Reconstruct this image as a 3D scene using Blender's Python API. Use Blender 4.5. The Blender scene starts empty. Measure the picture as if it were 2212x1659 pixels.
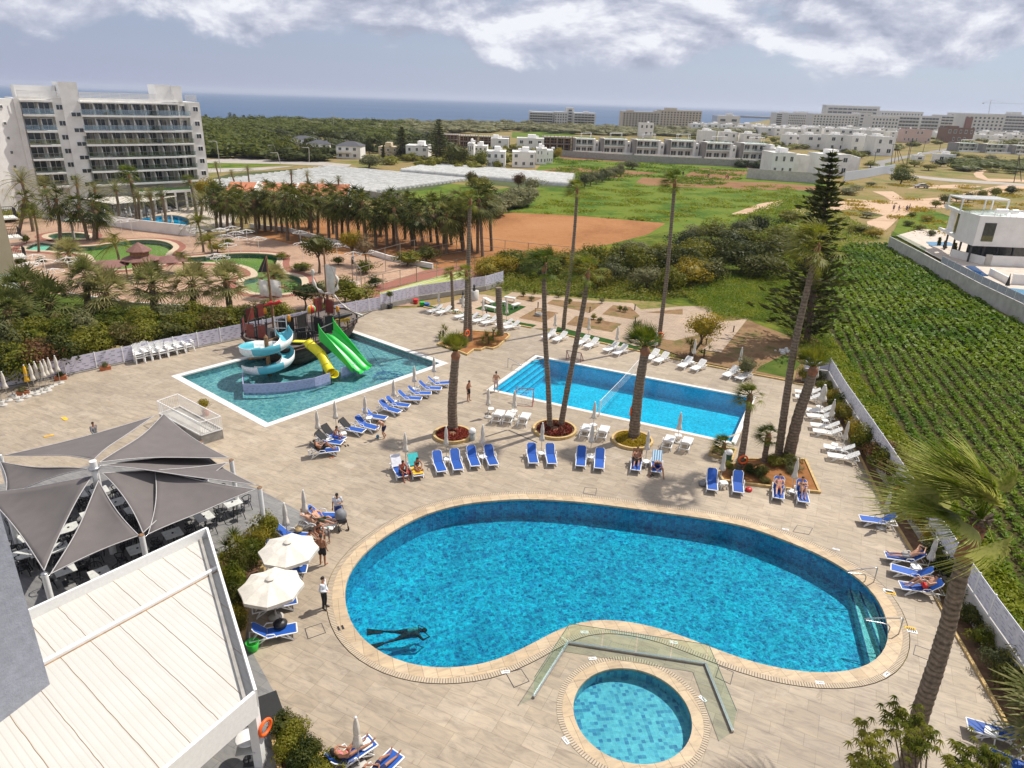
import bpy, math, random
from mathutils import Vector, Matrix, Euler
from mathutils.geometry import tessellate_polygon
PI=math.pi
S=bpy.context.scene
COL=S.collection
# ---------------------------------------------------------------- camera
W0,H0,F0,CH=2212.0,1659.0,1500.0,21.5
ROLL=math.atan(.0322); PITCH=math.atan((H0/2-218.7)*math.cos(ROLL)/F0)
FW=Vector((0,math.cos(PITCH),-math.sin(PITCH))); R_=Vector((1,0,0)); U_=R_.cross(FW)
XA=R_*math.cos(ROLL)+U_*math.sin(ROLL); YD=R_*math.sin(ROLL)-U_*math.cos(ROLL)
cd=bpy.data.cameras.new('camera'); cam=bpy.data.objects.new('camera',cd); COL.objects.link(cam)
cd.sensor_width=36; cd.lens=36*F0/W0; cd.clip_end=60000; cd.clip_start=.1
UP=-YD; BK=-FW
cam.matrix_world=Matrix(((XA.x,UP.x,BK.x,0),(XA.y,UP.y,BK.y,0),(XA.z,UP.z,BK.z,CH),(0,0,0,1)))
S.camera=cam
# ---------------------------------------------------------------- sun, sky, exposure
SUN_EL=math.radians(56); SUN_AZ=math.radians(33)     # azimuth from +X towards +Y
sd=Vector((math.cos(SUN_EL)*math.cos(SUN_AZ),math.cos(SUN_EL)*math.sin(SUN_AZ),math.sin(SUN_EL)))
sl=bpy.data.lights.new('sun','SUN'); sl.energy=5.0; sl.angle=math.radians(.55); sl.color=(1,.955,.88)
so=bpy.data.objects.new('sun',sl); COL.objects.link(so); so.rotation_euler=sd.to_track_quat('Z','Y').to_euler(); so.location=(60,60,120)
S.view_settings.view_transform='Standard'; S.view_settings.look='None'; S.view_settings.exposure=.02; S.view_settings.gamma=1
w=bpy.data.worlds.new('World'); S.world=w; w.use_nodes=True
def nn(nt,t,**k):
    n=nt.nodes.new(t)
    for a,b in k.items():
        if a=='inp':
            for i,v in b.items(): n.inputs[i].default_value=v
        else: setattr(n,a,b)
    return n
def world():
    nt=w.node_tree; nt.nodes.clear(); L=nt.links.new
    out=nn(nt,'ShaderNodeOutputWorld'); bg=nn(nt,'ShaderNodeBackground'); bg.inputs[1].default_value=.088
    sky=nn(nt,'ShaderNodeTexSky',sky_type='NISHITA',sun_disc=False,sun_elevation=SUN_EL,sun_rotation=PI/2-SUN_AZ,altitude=20,air_density=1.0,dust_density=.6,ozone_density=2.5)
    tc=nn(nt,'ShaderNodeTexCoord')
    def fbm(dz,sc,det,off=0):
        mp=nn(nt,'ShaderNodeMapping'); mp.inputs['Location'].default_value=(off,off*.7,dz*2.0); mp.inputs['Scale'].default_value=(1,1,2.0)
        L(tc.outputs['Generated'],mp.inputs[0])
        n=nn(nt,'ShaderNodeTexNoise',inp={'Scale':sc,'Detail':det,'Roughness':.6,'Distortion':.25}); L(mp.outputs[0],n.inputs['Vector']); return n.outputs['Fac']
    def m(op,a,b=None,c=None):
        x=nn(nt,'ShaderNodeMath',operation=op)
        for i,v in enumerate((a,b,c)):
            if v is None: continue
            if isinstance(v,(int,float)): x.inputs[i].default_value=v
            else: L(v,x.inputs[i])
        return x.outputs[0]
    sx=nn(nt,'ShaderNodeSeparateXYZ'); L(tc.outputs['Generated'],sx.inputs[0])
    n1=fbm(0,5.2,9); n2=fbm(.022,5.2,9)
    cov=nn(nt,'ShaderNodeMapRange',inp={1:.03,2:.085,3:-.18,4:.13}); L(sx.outputs['Z'],cov.inputs[0])
    # more cover to the right half, thinner at far left
    cx=nn(nt,'ShaderNodeMapRange',inp={1:-.6,2:.0,3:-.05,4:.02}); L(sx.outputs['X'],cx.inputs[0])
    d=m('ADD',m('ADD',n1,cov.outputs[0]),cx.outputs[0])
    mask=nn(nt,'ShaderNodeMapRange',interpolation_type='SMOOTHSTEP',inp={1:.44,2:.58,3:0,4:1}); L(d,mask.inputs[0])
    sh=m('MULTIPLY_ADD',m('SUBTRACT',n1,n2),5.0,.40)
    sh2=m('ADD',sh,m('MULTIPLY',m('SUBTRACT',fbm(0,15,7,3.1),.5),.9))
    cr=nn(nt,'ShaderNodeValToRGB'); L(sh2,cr.inputs[0]); e=cr.color_ramp
    e.elements[0].position=.0; e.elements[0].color=(4.5,4.9,6.3,1); e.elements[1].position=.95; e.elements[1].color=(10.2,10.4,11,1)
    e2=e.elements.new(.45); e2.color=(6.6,6.9,8.2,1)
    # base sky: nishita, cooled toward the lilac grey of a hazy sea horizon
    hz=nn(nt,'ShaderNodeMapRange',inp={1:.0,2:.22,3:.86,4:.25}); L(sx.outputs['Z'],hz.inputs[0])
    lr=nn(nt,'ShaderNodeMix',data_type='RGBA'); cxx=nn(nt,'ShaderNodeMapRange',inp={1:-.55,2:.5,3:0,4:1}); L(sx.outputs['X'],cxx.inputs[0]); L(cxx.outputs[0],lr.inputs[0])
    lr.inputs[6].default_value=(4.1,4.6,6.9,1); lr.inputs[7].default_value=(5.6,6.5,8.4,1)
    mx=nn(nt,'ShaderNodeMix',data_type='RGBA'); L(hz.outputs[0],mx.inputs[0]); L(sky.outputs[0],mx.inputs[6]); L(lr.outputs[2],mx.inputs[7])
    mc=nn(nt,'ShaderNodeMix',data_type='RGBA'); L(mask.outputs[0],mc.inputs[0]); L(mx.outputs[2],mc.inputs[6]); L(cr.outputs[0],mc.inputs[7])
    L(mc.outputs[2],bg.inputs[0]); L(bg.outputs[0],out.inputs[0])
world()
S.cycles.max_bounces=6; S.cycles.diffuse_bounces=3; S.cycles.glossy_bounces=3; S.cycles.transparent_max_bounces=12; S.cycles.transmission_bounces=4
S.cycles.caustics_reflective=False; S.cycles.caustics_refractive=False; S.cycles.sample_clamp_indirect=6
# ---------------------------------------------------------------- helpers
def ray(x,y): return (FW*F0+XA*(x-W0/2)+YD*(y-H0/2)).normalized()
def G(x,y,z=0.0):
    r=ray(x,y); t=(z-CH)/r.z; return Vector((0,0,CH))+r*t
def AT(x,y,Y):
    r=ray(x,y); return Vector((0,0,CH))+r*(Y/r.y)
def PR(P):
    d=Vector(P)-Vector((0,0,CH)); z=d.dot(FW); return (W0/2+F0*d.dot(XA)/z, H0/2+F0*d.dot(YD)/z)
def HG(P,y):                       # height above P at which the picture row y is reached
    lo,hi=-5.,120.
    for _ in range(40):
        mid=(lo+hi)/2
        if PR((P[0],P[1],mid))[1]>y: lo=mid
        else: hi=mid
    return lo
ORD=['','first','second','third','fourth','fifth','sixth','seventh','eighth','ninth','tenth','eleventh','twelfth','thirteenth','fourteenth','fifteenth','sixteenth','seventeenth','eighteenth','nineteenth']
TEN={2:'twent',3:'thirt',4:'fort',5:'fift',6:'sixt',7:'sevent',8:'eight',9:'ninet'}
def ordw(n):
    if n<20: return ORD[n]
    t,u=divmod(n,10); return TEN[t]+('ieth' if u==0 else 'y-'+ORD[u])
def tag(o,label=None,cat=None,group=None,kind=None):
    if label: o['label']=label
    if cat: o['category']=cat
    if group: o['group']=group
    if kind: o['kind']=kind
    return o
def thing(name,label,cat,loc=(0,0,0),rz=0,group=None):
    o=bpy.data.objects.new(name,None); COL.objects.link(o); o.empty_display_size=.2
    o.location=loc; o.rotation_euler=(0,0,rz); return tag(o,label,cat,group)
KIDS={}
def link(o,parent=None):
    COL.objects.link(o)
    if parent is not None: o.parent=parent; KIDS.setdefault(parent.name,[]).append(o)
    return o
def dup(root,loc=None,rz=None,label=None,group=None,sc=None,parent=None):
    r=root.copy(); link(r,parent)
    if loc is not None: r.location=loc
    if rz is not None: r.rotation_euler=(0,0,rz)
    if sc is not None: r.scale=sc if hasattr(sc,'__len__') else (sc,sc,sc)
    if label: r['label']=label
    if group: r['group']=group
    for ch in KIDS.get(root.name,[]): dup(ch,parent=r)
    return r
class Proto:                       # the first placement moves the original itself, the rest are copies
    def __init__(s,f): s.f=f; s.o=None
    def __call__(s,loc,rz=0,label=None,group=None,sc=None):
        if s.o is None:
            s.o=s.f(); o=s.o; s.t=True
            o.location=loc; o.rotation_euler=(0,0,rz)
            if sc is not None: o.scale=sc if hasattr(sc,'__len__') else (sc,sc,sc)
            if label: o['label']=label
            if group: o['group']=group
            return o
        return dup(s.o,loc,rz,label,group,sc if sc is not None else (1,1,1))
class MB:
    def __init__(s): s.v=[];s.f=[];s.m=[];s.sm=[]
    def add(s,vs,fs,mi=0,sm=False):
        b=len(s.v); s.v+=[tuple(v) for v in vs]
        for f in fs: s.f.append(tuple(b+i for i in f)); s.m.append(mi); s.sm.append(sm)
    def box(s,c,d,rz=0,mi=0,M=None):
        x,y,z=[k/2 for k in d]; c=Vector(c); vs=[]
        for sx,sy,sz in ((-1,-1,-1),(1,-1,-1),(1,1,-1),(-1,1,-1),(-1,-1,1),(1,-1,1),(1,1,1),(-1,1,1)):
            p=Vector((sx*x,sy*y,sz*z))
            if M: p=M@p
            elif rz: p=Matrix.Rotation(rz,3,'Z')@p
            vs.append(c+p)
        s.add(vs,[(0,3,2,1),(4,5,6,7),(0,1,5,4),(1,2,6,5),(2,3,7,6),(3,0,4,7)],mi); return s
    def bar(s,a,b,w=.04,h=None,mi=0,up=Vector((0,0,1))):
        a=Vector(a);b=Vector(b);d=b-a;l=d.length
        if l<1e-6: return s
        d/=l; h=h or w
        if abs(d.dot(up))>.98: up=Vector((1,0,0))
        x=d.cross(up).normalized(); z=x.cross(d)
        vs=[p+x*sx*w/2+z*sz*h/2 for p in (a,b) for sx,sz in ((-1,-1),(1,-1),(1,1),(-1,1))]
        s.add(vs,[(0,1,2,3),(7,6,5,4),(0,4,5,1),(1,5,6,2),(2,6,7,3),(3,7,4,0)],mi); return s
    def tube(s,pts,r,n=8,mi=0,cap=True,sm=True,closed=False,sq=1.0):
        P=[Vector(p) for p in pts]; k=len(P); R=r if hasattr(r,'__len__') else [r]*k; vs=[]
        px=None
        for i,p in enumerate(P):
            if closed: d=P[(i+1)%k]-P[i-1]
            else: d=P[min(i+1,k-1)]-P[max(i-1,0)]
            if d.length<1e-9: d=Vector((0,0,1))
            d.normalize()
            if px is None:
                u=Vector((0,0,1)) if abs(d.z)<.9 else Vector((1,0,0)); px=d.cross(u).normalized()
            else:
                px=px-d*px.dot(d); px=px.normalized() if px.length>1e-6 else d.orthogonal().normalized()
            py=d.cross(px)
            for j in range(n):
                a=2*PI*j/n; vs.append(p+px*math.cos(a)*R[i]+py*math.sin(a)*R[i]*sq)
        fs=[]
        for i in range(k if closed else k-1):
            for j in range(n):
                a=i*n+j;b=i*n+(j+1)%n; c=((i+1)%k)*n+(j+1)%n; d_=((i+1)%k)*n+j; fs.append((a,b,c,d_))
        s.add(vs,fs,mi,sm)
        if cap and not closed:
            s.add(vs[:n],[tuple(range(n))[::-1]],mi); s.add(vs[-n:],[tuple(range(n))],mi)
        return s
    def lathe(s,prof,n=16,c=(0,0,0),mi=0,sm=True,star=None):
        vs=[];c=Vector(c)
        for r,z in prof:
            for j in range(n):
                a=2*PI*j/n; q=r*(1 if not star else (1 if j%2 else star)); vs.append(c+Vector((q*math.cos(a),q*math.sin(a),z)))
        fs=[(i*n+j,i*n+(j+1)%n,(i+1)*n+(j+1)%n,(i+1)*n+j) for i in range(len(prof)-1) for j in range(n)]
        s.add(vs,fs,mi,sm)
        if prof[0][0]>1e-4: s.add(vs[:n],[tuple(range(n))[::-1]],mi)
        if prof[-1][0]>1e-4: s.add(vs[-n:],[tuple(range(n))],mi)
        return s
    def prism(s,poly,z0,z1,mi=0,top=True,bot=True):
        P=[Vector((p[0],p[1],0)) for p in poly]
        if area(P)<0: P=P[::-1]
        n=len(P); vs=[(p.x,p.y,z0) for p in P]+[(p.x,p.y,z1) for p in P]
        s.add(vs,[(i,(i+1)%n,n+(i+1)%n,n+i) for i in range(n)],mi)
        t=tessellate_polygon([P])
        for tri in t:
            a,b,c=tri
            if (P[b]-P[a]).cross(P[c]-P[a]).z<0: a,b,c=c,b,a
            if top: s.add([vs[n+a],vs[n+b],vs[n+c]],[(0,1,2)],mi)
            if bot: s.add([vs[a],vs[c],vs[b]],[(0,1,2)],mi)
        return s
    def quad(s,a,b,c,d,mi=0): s.add([a,b,c,d],[(0,1,2,3)],mi); return s
    def mesh(s,name,mats):
        me=bpy.data.meshes.new(name); me.from_pydata(s.v,[],s.f)
        for m in (mats if isinstance(mats,(list,tuple)) else [mats]): me.materials.append(m)
        if any(s.m): me.polygons.foreach_set('material_index',s.m)
        me.polygons.foreach_set('use_smooth',s.sm); me.update(); return me
    def build(s,name,mats,parent=None,label=None,cat=None,group=None,kind=None,bevel=0,loc=None,rz=0):
        o=bpy.data.objects.new(name,s.mesh(name,mats)); link(o,parent)
        if bevel:
            b=o.modifiers.new('bevel','BEVEL'); b.width=bevel; b.segments=2; b.limit_method='ANGLE'
        if loc is not None: o.location=loc; o.rotation_euler=(0,0,rz)
        return tag(o,label,cat,group,kind)
def area(P): return sum(P[i].x*P[(i+1)%len(P)].y-P[(i+1)%len(P)].x*P[i].y for i in range(len(P)))/2
def smooth_loop(P,k=4):            # closed Catmull-Rom
    n=len(P); out=[]
    for i in range(n):
        a,b,c,d=P[i-1],P[i],P[(i+1)%n],P[(i+2)%n]
        for j in range(k):
            t=j/k; out.append(.5*((2*b)+(c-a)*t+(2*a-5*b+4*c-d)*t*t+(3*b-a-3*c+d)*t**3))
    return out
def smooth_line(P,k=4):
    P=[Vector(p) for p in P]; n=len(P); out=[]
    for i in range(n-1):
        a,b,c,d=P[max(i-1,0)],P[i],P[i+1],P[min(i+2,n-1)]
        for j in range(k):
            t=j/k; out.append(.5*((2*b)+(c-a)*t+(2*a-5*b+4*c-d)*t*t+(3*b-a-3*c+d)*t**3))
    out.append(P[-1]); return out
def offs(P,d):                     # offset loop outward by d
    s=1 if area(P)>0 else -1; n=len(P); out=[]
    for i in range(n):
        e1=(P[i]-P[i-1]); e2=(P[(i+1)%n]-P[i]); e1.z=e2.z=0; e1.normalize(); e2.normalize()
        n1=Vector((e1.y,-e1.x,0))*s; n2=Vector((e2.y,-e2.x,0))*s; m=(n1+n2); m=m.normalized() if m.length>1e-6 else n1
        out.append(P[i]+m*(d/max(.5,m.dot(n1))))
    return out
def sheet(name,loops,z,mat,**k):
    b=MB(); V=[]; LL=[]
    for lp in loops: LL.append([Vector((p.x,p.y,0)) for p in lp]); V+=[(p.x,p.y,z) for p in lp]
    tr=tessellate_polygon(LL); fs=[]
    for a,c,d in tr:
        A,C_,D=[Vector(V[i]) for i in (a,c,d)]
        fs.append((a,c,d) if (C_-A).cross(D-A).z>0 else (a,d,c))
    b.add(V,fs); k.setdefault('kind','structure'); return b.build(name,mat,**k)
def ring(mb,inner,outer,z0,z1,mi=0):
    n=len(inner); V=[(p.x,p.y,z1) for p in inner]+[(p.x,p.y,z1) for p in outer]+[(p.x,p.y,z0) for p in inner]+[(p.x,p.y,z0) for p in outer]
    fs=[]
    for i in range(n):
        j=(i+1)%n; fs+=[(i,j,n+j,n+i),(2*n+i,i,j,2*n+j)[::-1],(n+i,3*n+i,3*n+j,n+j)[::-1]]
    mb.add(V,fs,mi); return mb
def dl(pts,z=0.0): return [G(x,y,z) for x,y in pts]
# ---------------------------------------------------------------- materials (procedural)
MATS={}
def base(name):
    m=bpy.data.materials.new(name); m.use_nodes=True; nt=m.node_tree; nt.nodes.clear()
    out=nn(nt,'ShaderNodeOutputMaterial'); b=nn(nt,'ShaderNodeBsdfPrincipled'); nt.links.new(b.outputs[0],out.inputs[0]); return m,nt,b,out
def C4(c): return (c[0],c[1],c[2],1)
def ramp(nt,fac,stops):
    r=nn(nt,'ShaderNodeValToRGB'); nt.links.new(fac,r.inputs[0]); e=r.color_ramp
    while len(e.elements)<len(stops): e.elements.new(.5)
    for i,(p,c) in enumerate(stops): e.elements[i].position=p; e.elements[i].color=C4(c)
    return r.outputs[0]
def noise(nt,sc,det=4,rough=.55,vec=None,dist=0,scale=None,rot=0):
    n=nn(nt,'ShaderNodeTexNoise',inp={'Scale':sc,'Detail':det,'Roughness':rough,'Distortion':dist})
    if vec is None: vec=nn(nt,'ShaderNodeTexCoord').outputs['Object']
    if scale or rot:
        mp=nn(nt,'ShaderNodeMapping'); mp.inputs['Scale'].default_value=scale or (1,1,1); mp.inputs['Rotation'].default_value=(0,0,rot); nt.links.new(vec,mp.inputs[0]); vec=mp.outputs[0]
    nt.links.new(vec,n.inputs['Vector']); return n.outputs['Fac']
def mixc(nt,f,a,b,mode='MIX'):
    x=nn(nt,'ShaderNodeMix',data_type='RGBA',blend_type=mode)
    for i,v in ((0,f),(6,a),(7,b)):
        if isinstance(v,(int,float)): x.inputs[i].default_value=v
        elif isinstance(v,(tuple,list)): x.inputs[i].default_value=C4(v)
        else: nt.links.new(v,x.inputs[i])
    return x.outputs[2]
def bump(nt,b,h,st=.3,dist=.02):
    n=nn(nt,'ShaderNodeBump',inp={'Strength':st,'Distance':dist}); nt.links.new(h,n.inputs['Height']); nt.links.new(n.outputs[0],b.inputs['Normal'])
def mat(name,c,rough=.6,sc=6,var=.14,bm=0,metal=0,spec=.5,dirt=None,coat=0,rand=0):
    if name in MATS: return MATS[name]
    m,nt,b,o=base(name); n=noise(nt,sc,5)
    lo=tuple(x*(1-var) for x in c); hi=tuple(min(1,x*(1+var)) for x in c)
    col=ramp(nt,n,[(.3,lo),(.7,hi)])
    if dirt: col=mixc(nt,ramp(nt,noise(nt,sc*.35,6,.7),[(.5,(0,0,0)),(.75,(.6,.6,.6))]),col,dirt)
    if rand:
        oi=nn(nt,'ShaderNodeObjectInfo'); mr=nn(nt,'ShaderNodeMapRange',inp={3:1-rand,4:1+rand}); nt.links.new(oi.outputs['Random'],mr.inputs[0])
        hs=nn(nt,'ShaderNodeHueSaturation'); nt.links.new(mr.outputs[0],hs.inputs['Value']); nt.links.new(col,hs.inputs['Color']); col=hs.outputs[0]
    nt.links.new(col,b.inputs['Base Color']); b.inputs['Roughness'].default_value=rough; b.inputs['Metallic'].default_value=metal
    b.inputs['Specular IOR Level'].default_value=spec
    if coat: b.inputs['Coat Weight'].default_value=coat
    if bm: bump(nt,b,noise(nt,sc*4,6),bm)
    MATS[name]=m; return m
def leafmat(name,cols,trans=.35,sc=1.2,rough=.5):
    m,nt,b,o=base(name); L=nt.links.new
    oi=nn(nt,'ShaderNodeObjectInfo'); geo=nn(nt,'ShaderNodeNewGeometry')
    n=noise(nt,sc,3,vec=geo.outputs['Position']); n2=noise(nt,9,2,vec=geo.outputs['Position'])
    a=nn(nt,'ShaderNodeMath',operation='MULTIPLY_ADD'); L(oi.outputs['Random'],a.inputs[0]); a.inputs[1].default_value=.35; L(n,a.inputs[2])
    a2=nn(nt,'ShaderNodeMath',operation='MULTIPLY_ADD'); L(n2,a2.inputs[0]); a2.inputs[1].default_value=.5; L(a.outputs[0],a2.inputs[2])
    k=len(cols); col=ramp(nt,a2.outputs[0],[(.55+.55*i/(k-1),c) for i,c in enumerate(cols)])
    L(col,b.inputs['Base Color']); b.inputs['Roughness'].default_value=rough; b.inputs['Specular IOR Level'].default_value=.12
    t=nn(nt,'ShaderNodeBsdfTranslucent'); hs=nn(nt,'ShaderNodeHueSaturation',inp={'Saturation':1.1,'Value':1.35}); L(col,hs.inputs['Color']); L(hs.outputs[0],t.inputs[0])
    mx=nn(nt,'ShaderNodeMixShader'); mx.inputs[0].default_value=trans; L(b.outputs[0],mx.inputs[1]); L(t.outputs[0],mx.inputs[2]); L(mx.outputs[0],o.inputs[0]); MATS[name]=m; return m
def tiles(name,c1,c2,cm,bw,bh,rot,mort=.012,vein=True,rough=.55,loc=(0,0,0),off=.5,stain=(.17,.125,.08),wash=.6,freq=2):
    m,nt,b,o=base(name); L=nt.links.new
    geo=nn(nt,'ShaderNodeNewGeometry'); mp=nn(nt,'ShaderNodeMapping'); mp.inputs['Rotation'].default_value=(0,0,-rot); mp.inputs['Location'].default_value=loc; L(geo.outputs['Position'],mp.inputs[0])
    br=nn(nt,'ShaderNodeTexBrick',offset=off,offset_frequency=freq); L(mp.outputs[0],br.inputs['Vector'])
    br.inputs['Scale'].default_value=1; br.inputs['Brick Width'].default_value=bw; br.inputs['Row Height'].default_value=bh; br.inputs['Mortar Size'].default_value=mort; br.inputs['Mortar Smooth'].default_value=.2; br.inputs['Bias'].default_value=0
    br.inputs['Color1'].default_value=C4(c1); br.inputs['Color2'].default_value=C4(c2); br.inputs['Mortar'].default_value=C4(cm)
    col=br.outputs['Color']
    if vein:
        v=noise(nt,1.6,7,.65,vec=mp.outputs[0],dist=1.2,scale=(.6,2.2,1)); col=mixc(nt,1,col,ramp(nt,v,[(.3,(.72,.71,.72)),(.5,(1,1,1)),(.7,(1.2,1.17,1.1))]),'MULTIPLY')
        big=noise(nt,.09,4,.6,vec=geo.outputs['Position']); col=mixc(nt,1,col,ramp(nt,big,[(.35,(.86,.86,.87)),(.65,(1.1,1.09,1.07))]),'MULTIPLY')
    if wash:
        wn=noise(nt,.35,6,.65,vec=geo.outputs['Position'],dist=.6); col=mixc(nt,ramp(nt,wn,[(.58,(0,0,0)),(.78,(wash,wash,wash))]),col,(.56,.48,.38))
    if stain:
        sn=noise(nt,.8,5,.7,vec=geo.outputs['Position'],dist=2.0); col=mixc(nt,ramp(nt,sn,[(.64,(0,0,0)),(.70,(.5,.5,.5))]),col,stain)
    L(col,b.inputs['Base Color']); b.inputs['Roughness'].default_value=rough; b.inputs['Specular IOR Level'].default_value=.3
    bump(nt,b,br.outputs['Fac'],-.12,.01); MATS[name]=m; return m
def ground(name,cols,sc=.08,det=8,stripes=None,bm=.5,sc2=1.2):
    m,nt,b,o=base(name); L=nt.links.new; geo=nn(nt,'ShaderNodeNewGeometry'); P=geo.outputs['Position']
    a=noise(nt,sc,det,.62,vec=P,dist=.4); c=noise(nt,sc2,6,.7,vec=P)
    s=nn(nt,'ShaderNodeMath',operation='MULTIPLY_ADD'); L(c,s.inputs[0]); s.inputs[1].default_value=.5; s2=nn(nt,'ShaderNodeMath',operation='SUBTRACT'); L(a,s2.inputs[0]); s2.inputs[1].default_value=.25; L(s2.outputs[0],s.inputs[2])
    k=len(cols); col=ramp(nt,s.outputs[0],[(.34+.32*i/(k-1),x) for i,x in enumerate(cols)])
    if stripes:
        rot,per,cs,amt=stripes; mp=nn(nt,'ShaderNodeMapping'); mp.inputs['Rotation'].default_value=(0,0,-rot); L(P,mp.inputs[0])
        wv=nn(nt,'ShaderNodeTexWave',bands_direction='Y',inp={'Scale':1/per*.314,'Distortion':1.6,'Detail':4,'Detail Scale':.4,'Detail Roughness':.7}); L(mp.outputs[0],wv.inputs[0])
        ms=noise(nt,.05,3,vec=P); f=nn(nt,'ShaderNodeMath',operation='MULTIPLY'); L(wv.outputs['Fac'],f.inputs[0]); L(ms,f.inputs[1]); f2=nn(nt,'ShaderNodeMath',operation='MULTIPLY'); L(f.outputs[0],f2.inputs[0]); f2.inputs[1].default_value=amt
        col=mixc(nt,f2.outputs[0],col,cs)
    L(col,b.inputs['Base Color']); b.inputs['Roughness'].default_value=.95; b.inputs['Specular IOR Level'].default_value=.1
    bump(nt,b,c,bm,.15); MATS[name]=m; return m
def pooltile(name,cols,size,rot,sizes=None):
    m,nt,b,o=base(name); L=nt.links.new; geo=nn(nt,'ShaderNodeNewGeometry'); mp=nn(nt,'ShaderNodeMapping'); mp.inputs['Rotation'].default_value=(.001,.0013,-rot); L(geo.outputs['Position'],mp.inputs[0])
    sc=nn(nt,'ShaderNodeVectorMath',operation='SCALE'); sc.inputs['Scale'].default_value=1/size; L(mp.outputs[0],sc.inputs[0])
    fl=nn(nt,'ShaderNodeVectorMath',operation='FLOOR'); L(sc.outputs[0],fl.inputs[0]); wn=nn(nt,'ShaderNodeTexWhiteNoise',noise_dimensions='3D'); L(fl.outputs[0],wn.inputs['Vector'])
    k=len(cols); col=ramp(nt,wn.outputs['Value'],[(i/(k-1),c) for i,c in enumerate(cols)])
    fr=nn(nt,'ShaderNodeVectorMath',operation='FRACTION'); L(sc.outputs[0],fr.inputs[0]); se=nn(nt,'ShaderNodeSeparateXYZ'); L(fr.outputs[0],se.inputs[0])
    mn=nn(nt,'ShaderNodeMath',operation='MINIMUM'); L(se.outputs[0],mn.inputs[0]); L(se.outputs[1],mn.inputs[1])
    lt=nn(nt,'ShaderNodeMath',operation='LESS_THAN'); L(mn.outputs[0],lt.inputs[0]); lt.inputs[1].default_value=.05
    ml=nn(nt,'ShaderNodeMath',operation='MULTIPLY'); L(lt.outputs[0],ml.inputs[0]); ml.inputs[1].default_value=.3
    col=mixc(nt,ml.outputs[0],col,(.45,.6,.66))
    col=mixc(nt,1,col,ramp(nt,noise(nt,5,4,vec=geo.outputs['Position']),[(.3,(.8,.85,.85)),(.7,(1.1,1.1,1.1))]),'MULTIPLY')
    L(col,b.inputs['Base Color']); b.inputs['Roughness'].default_value=.4; MATS[name]=m; return m
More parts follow.
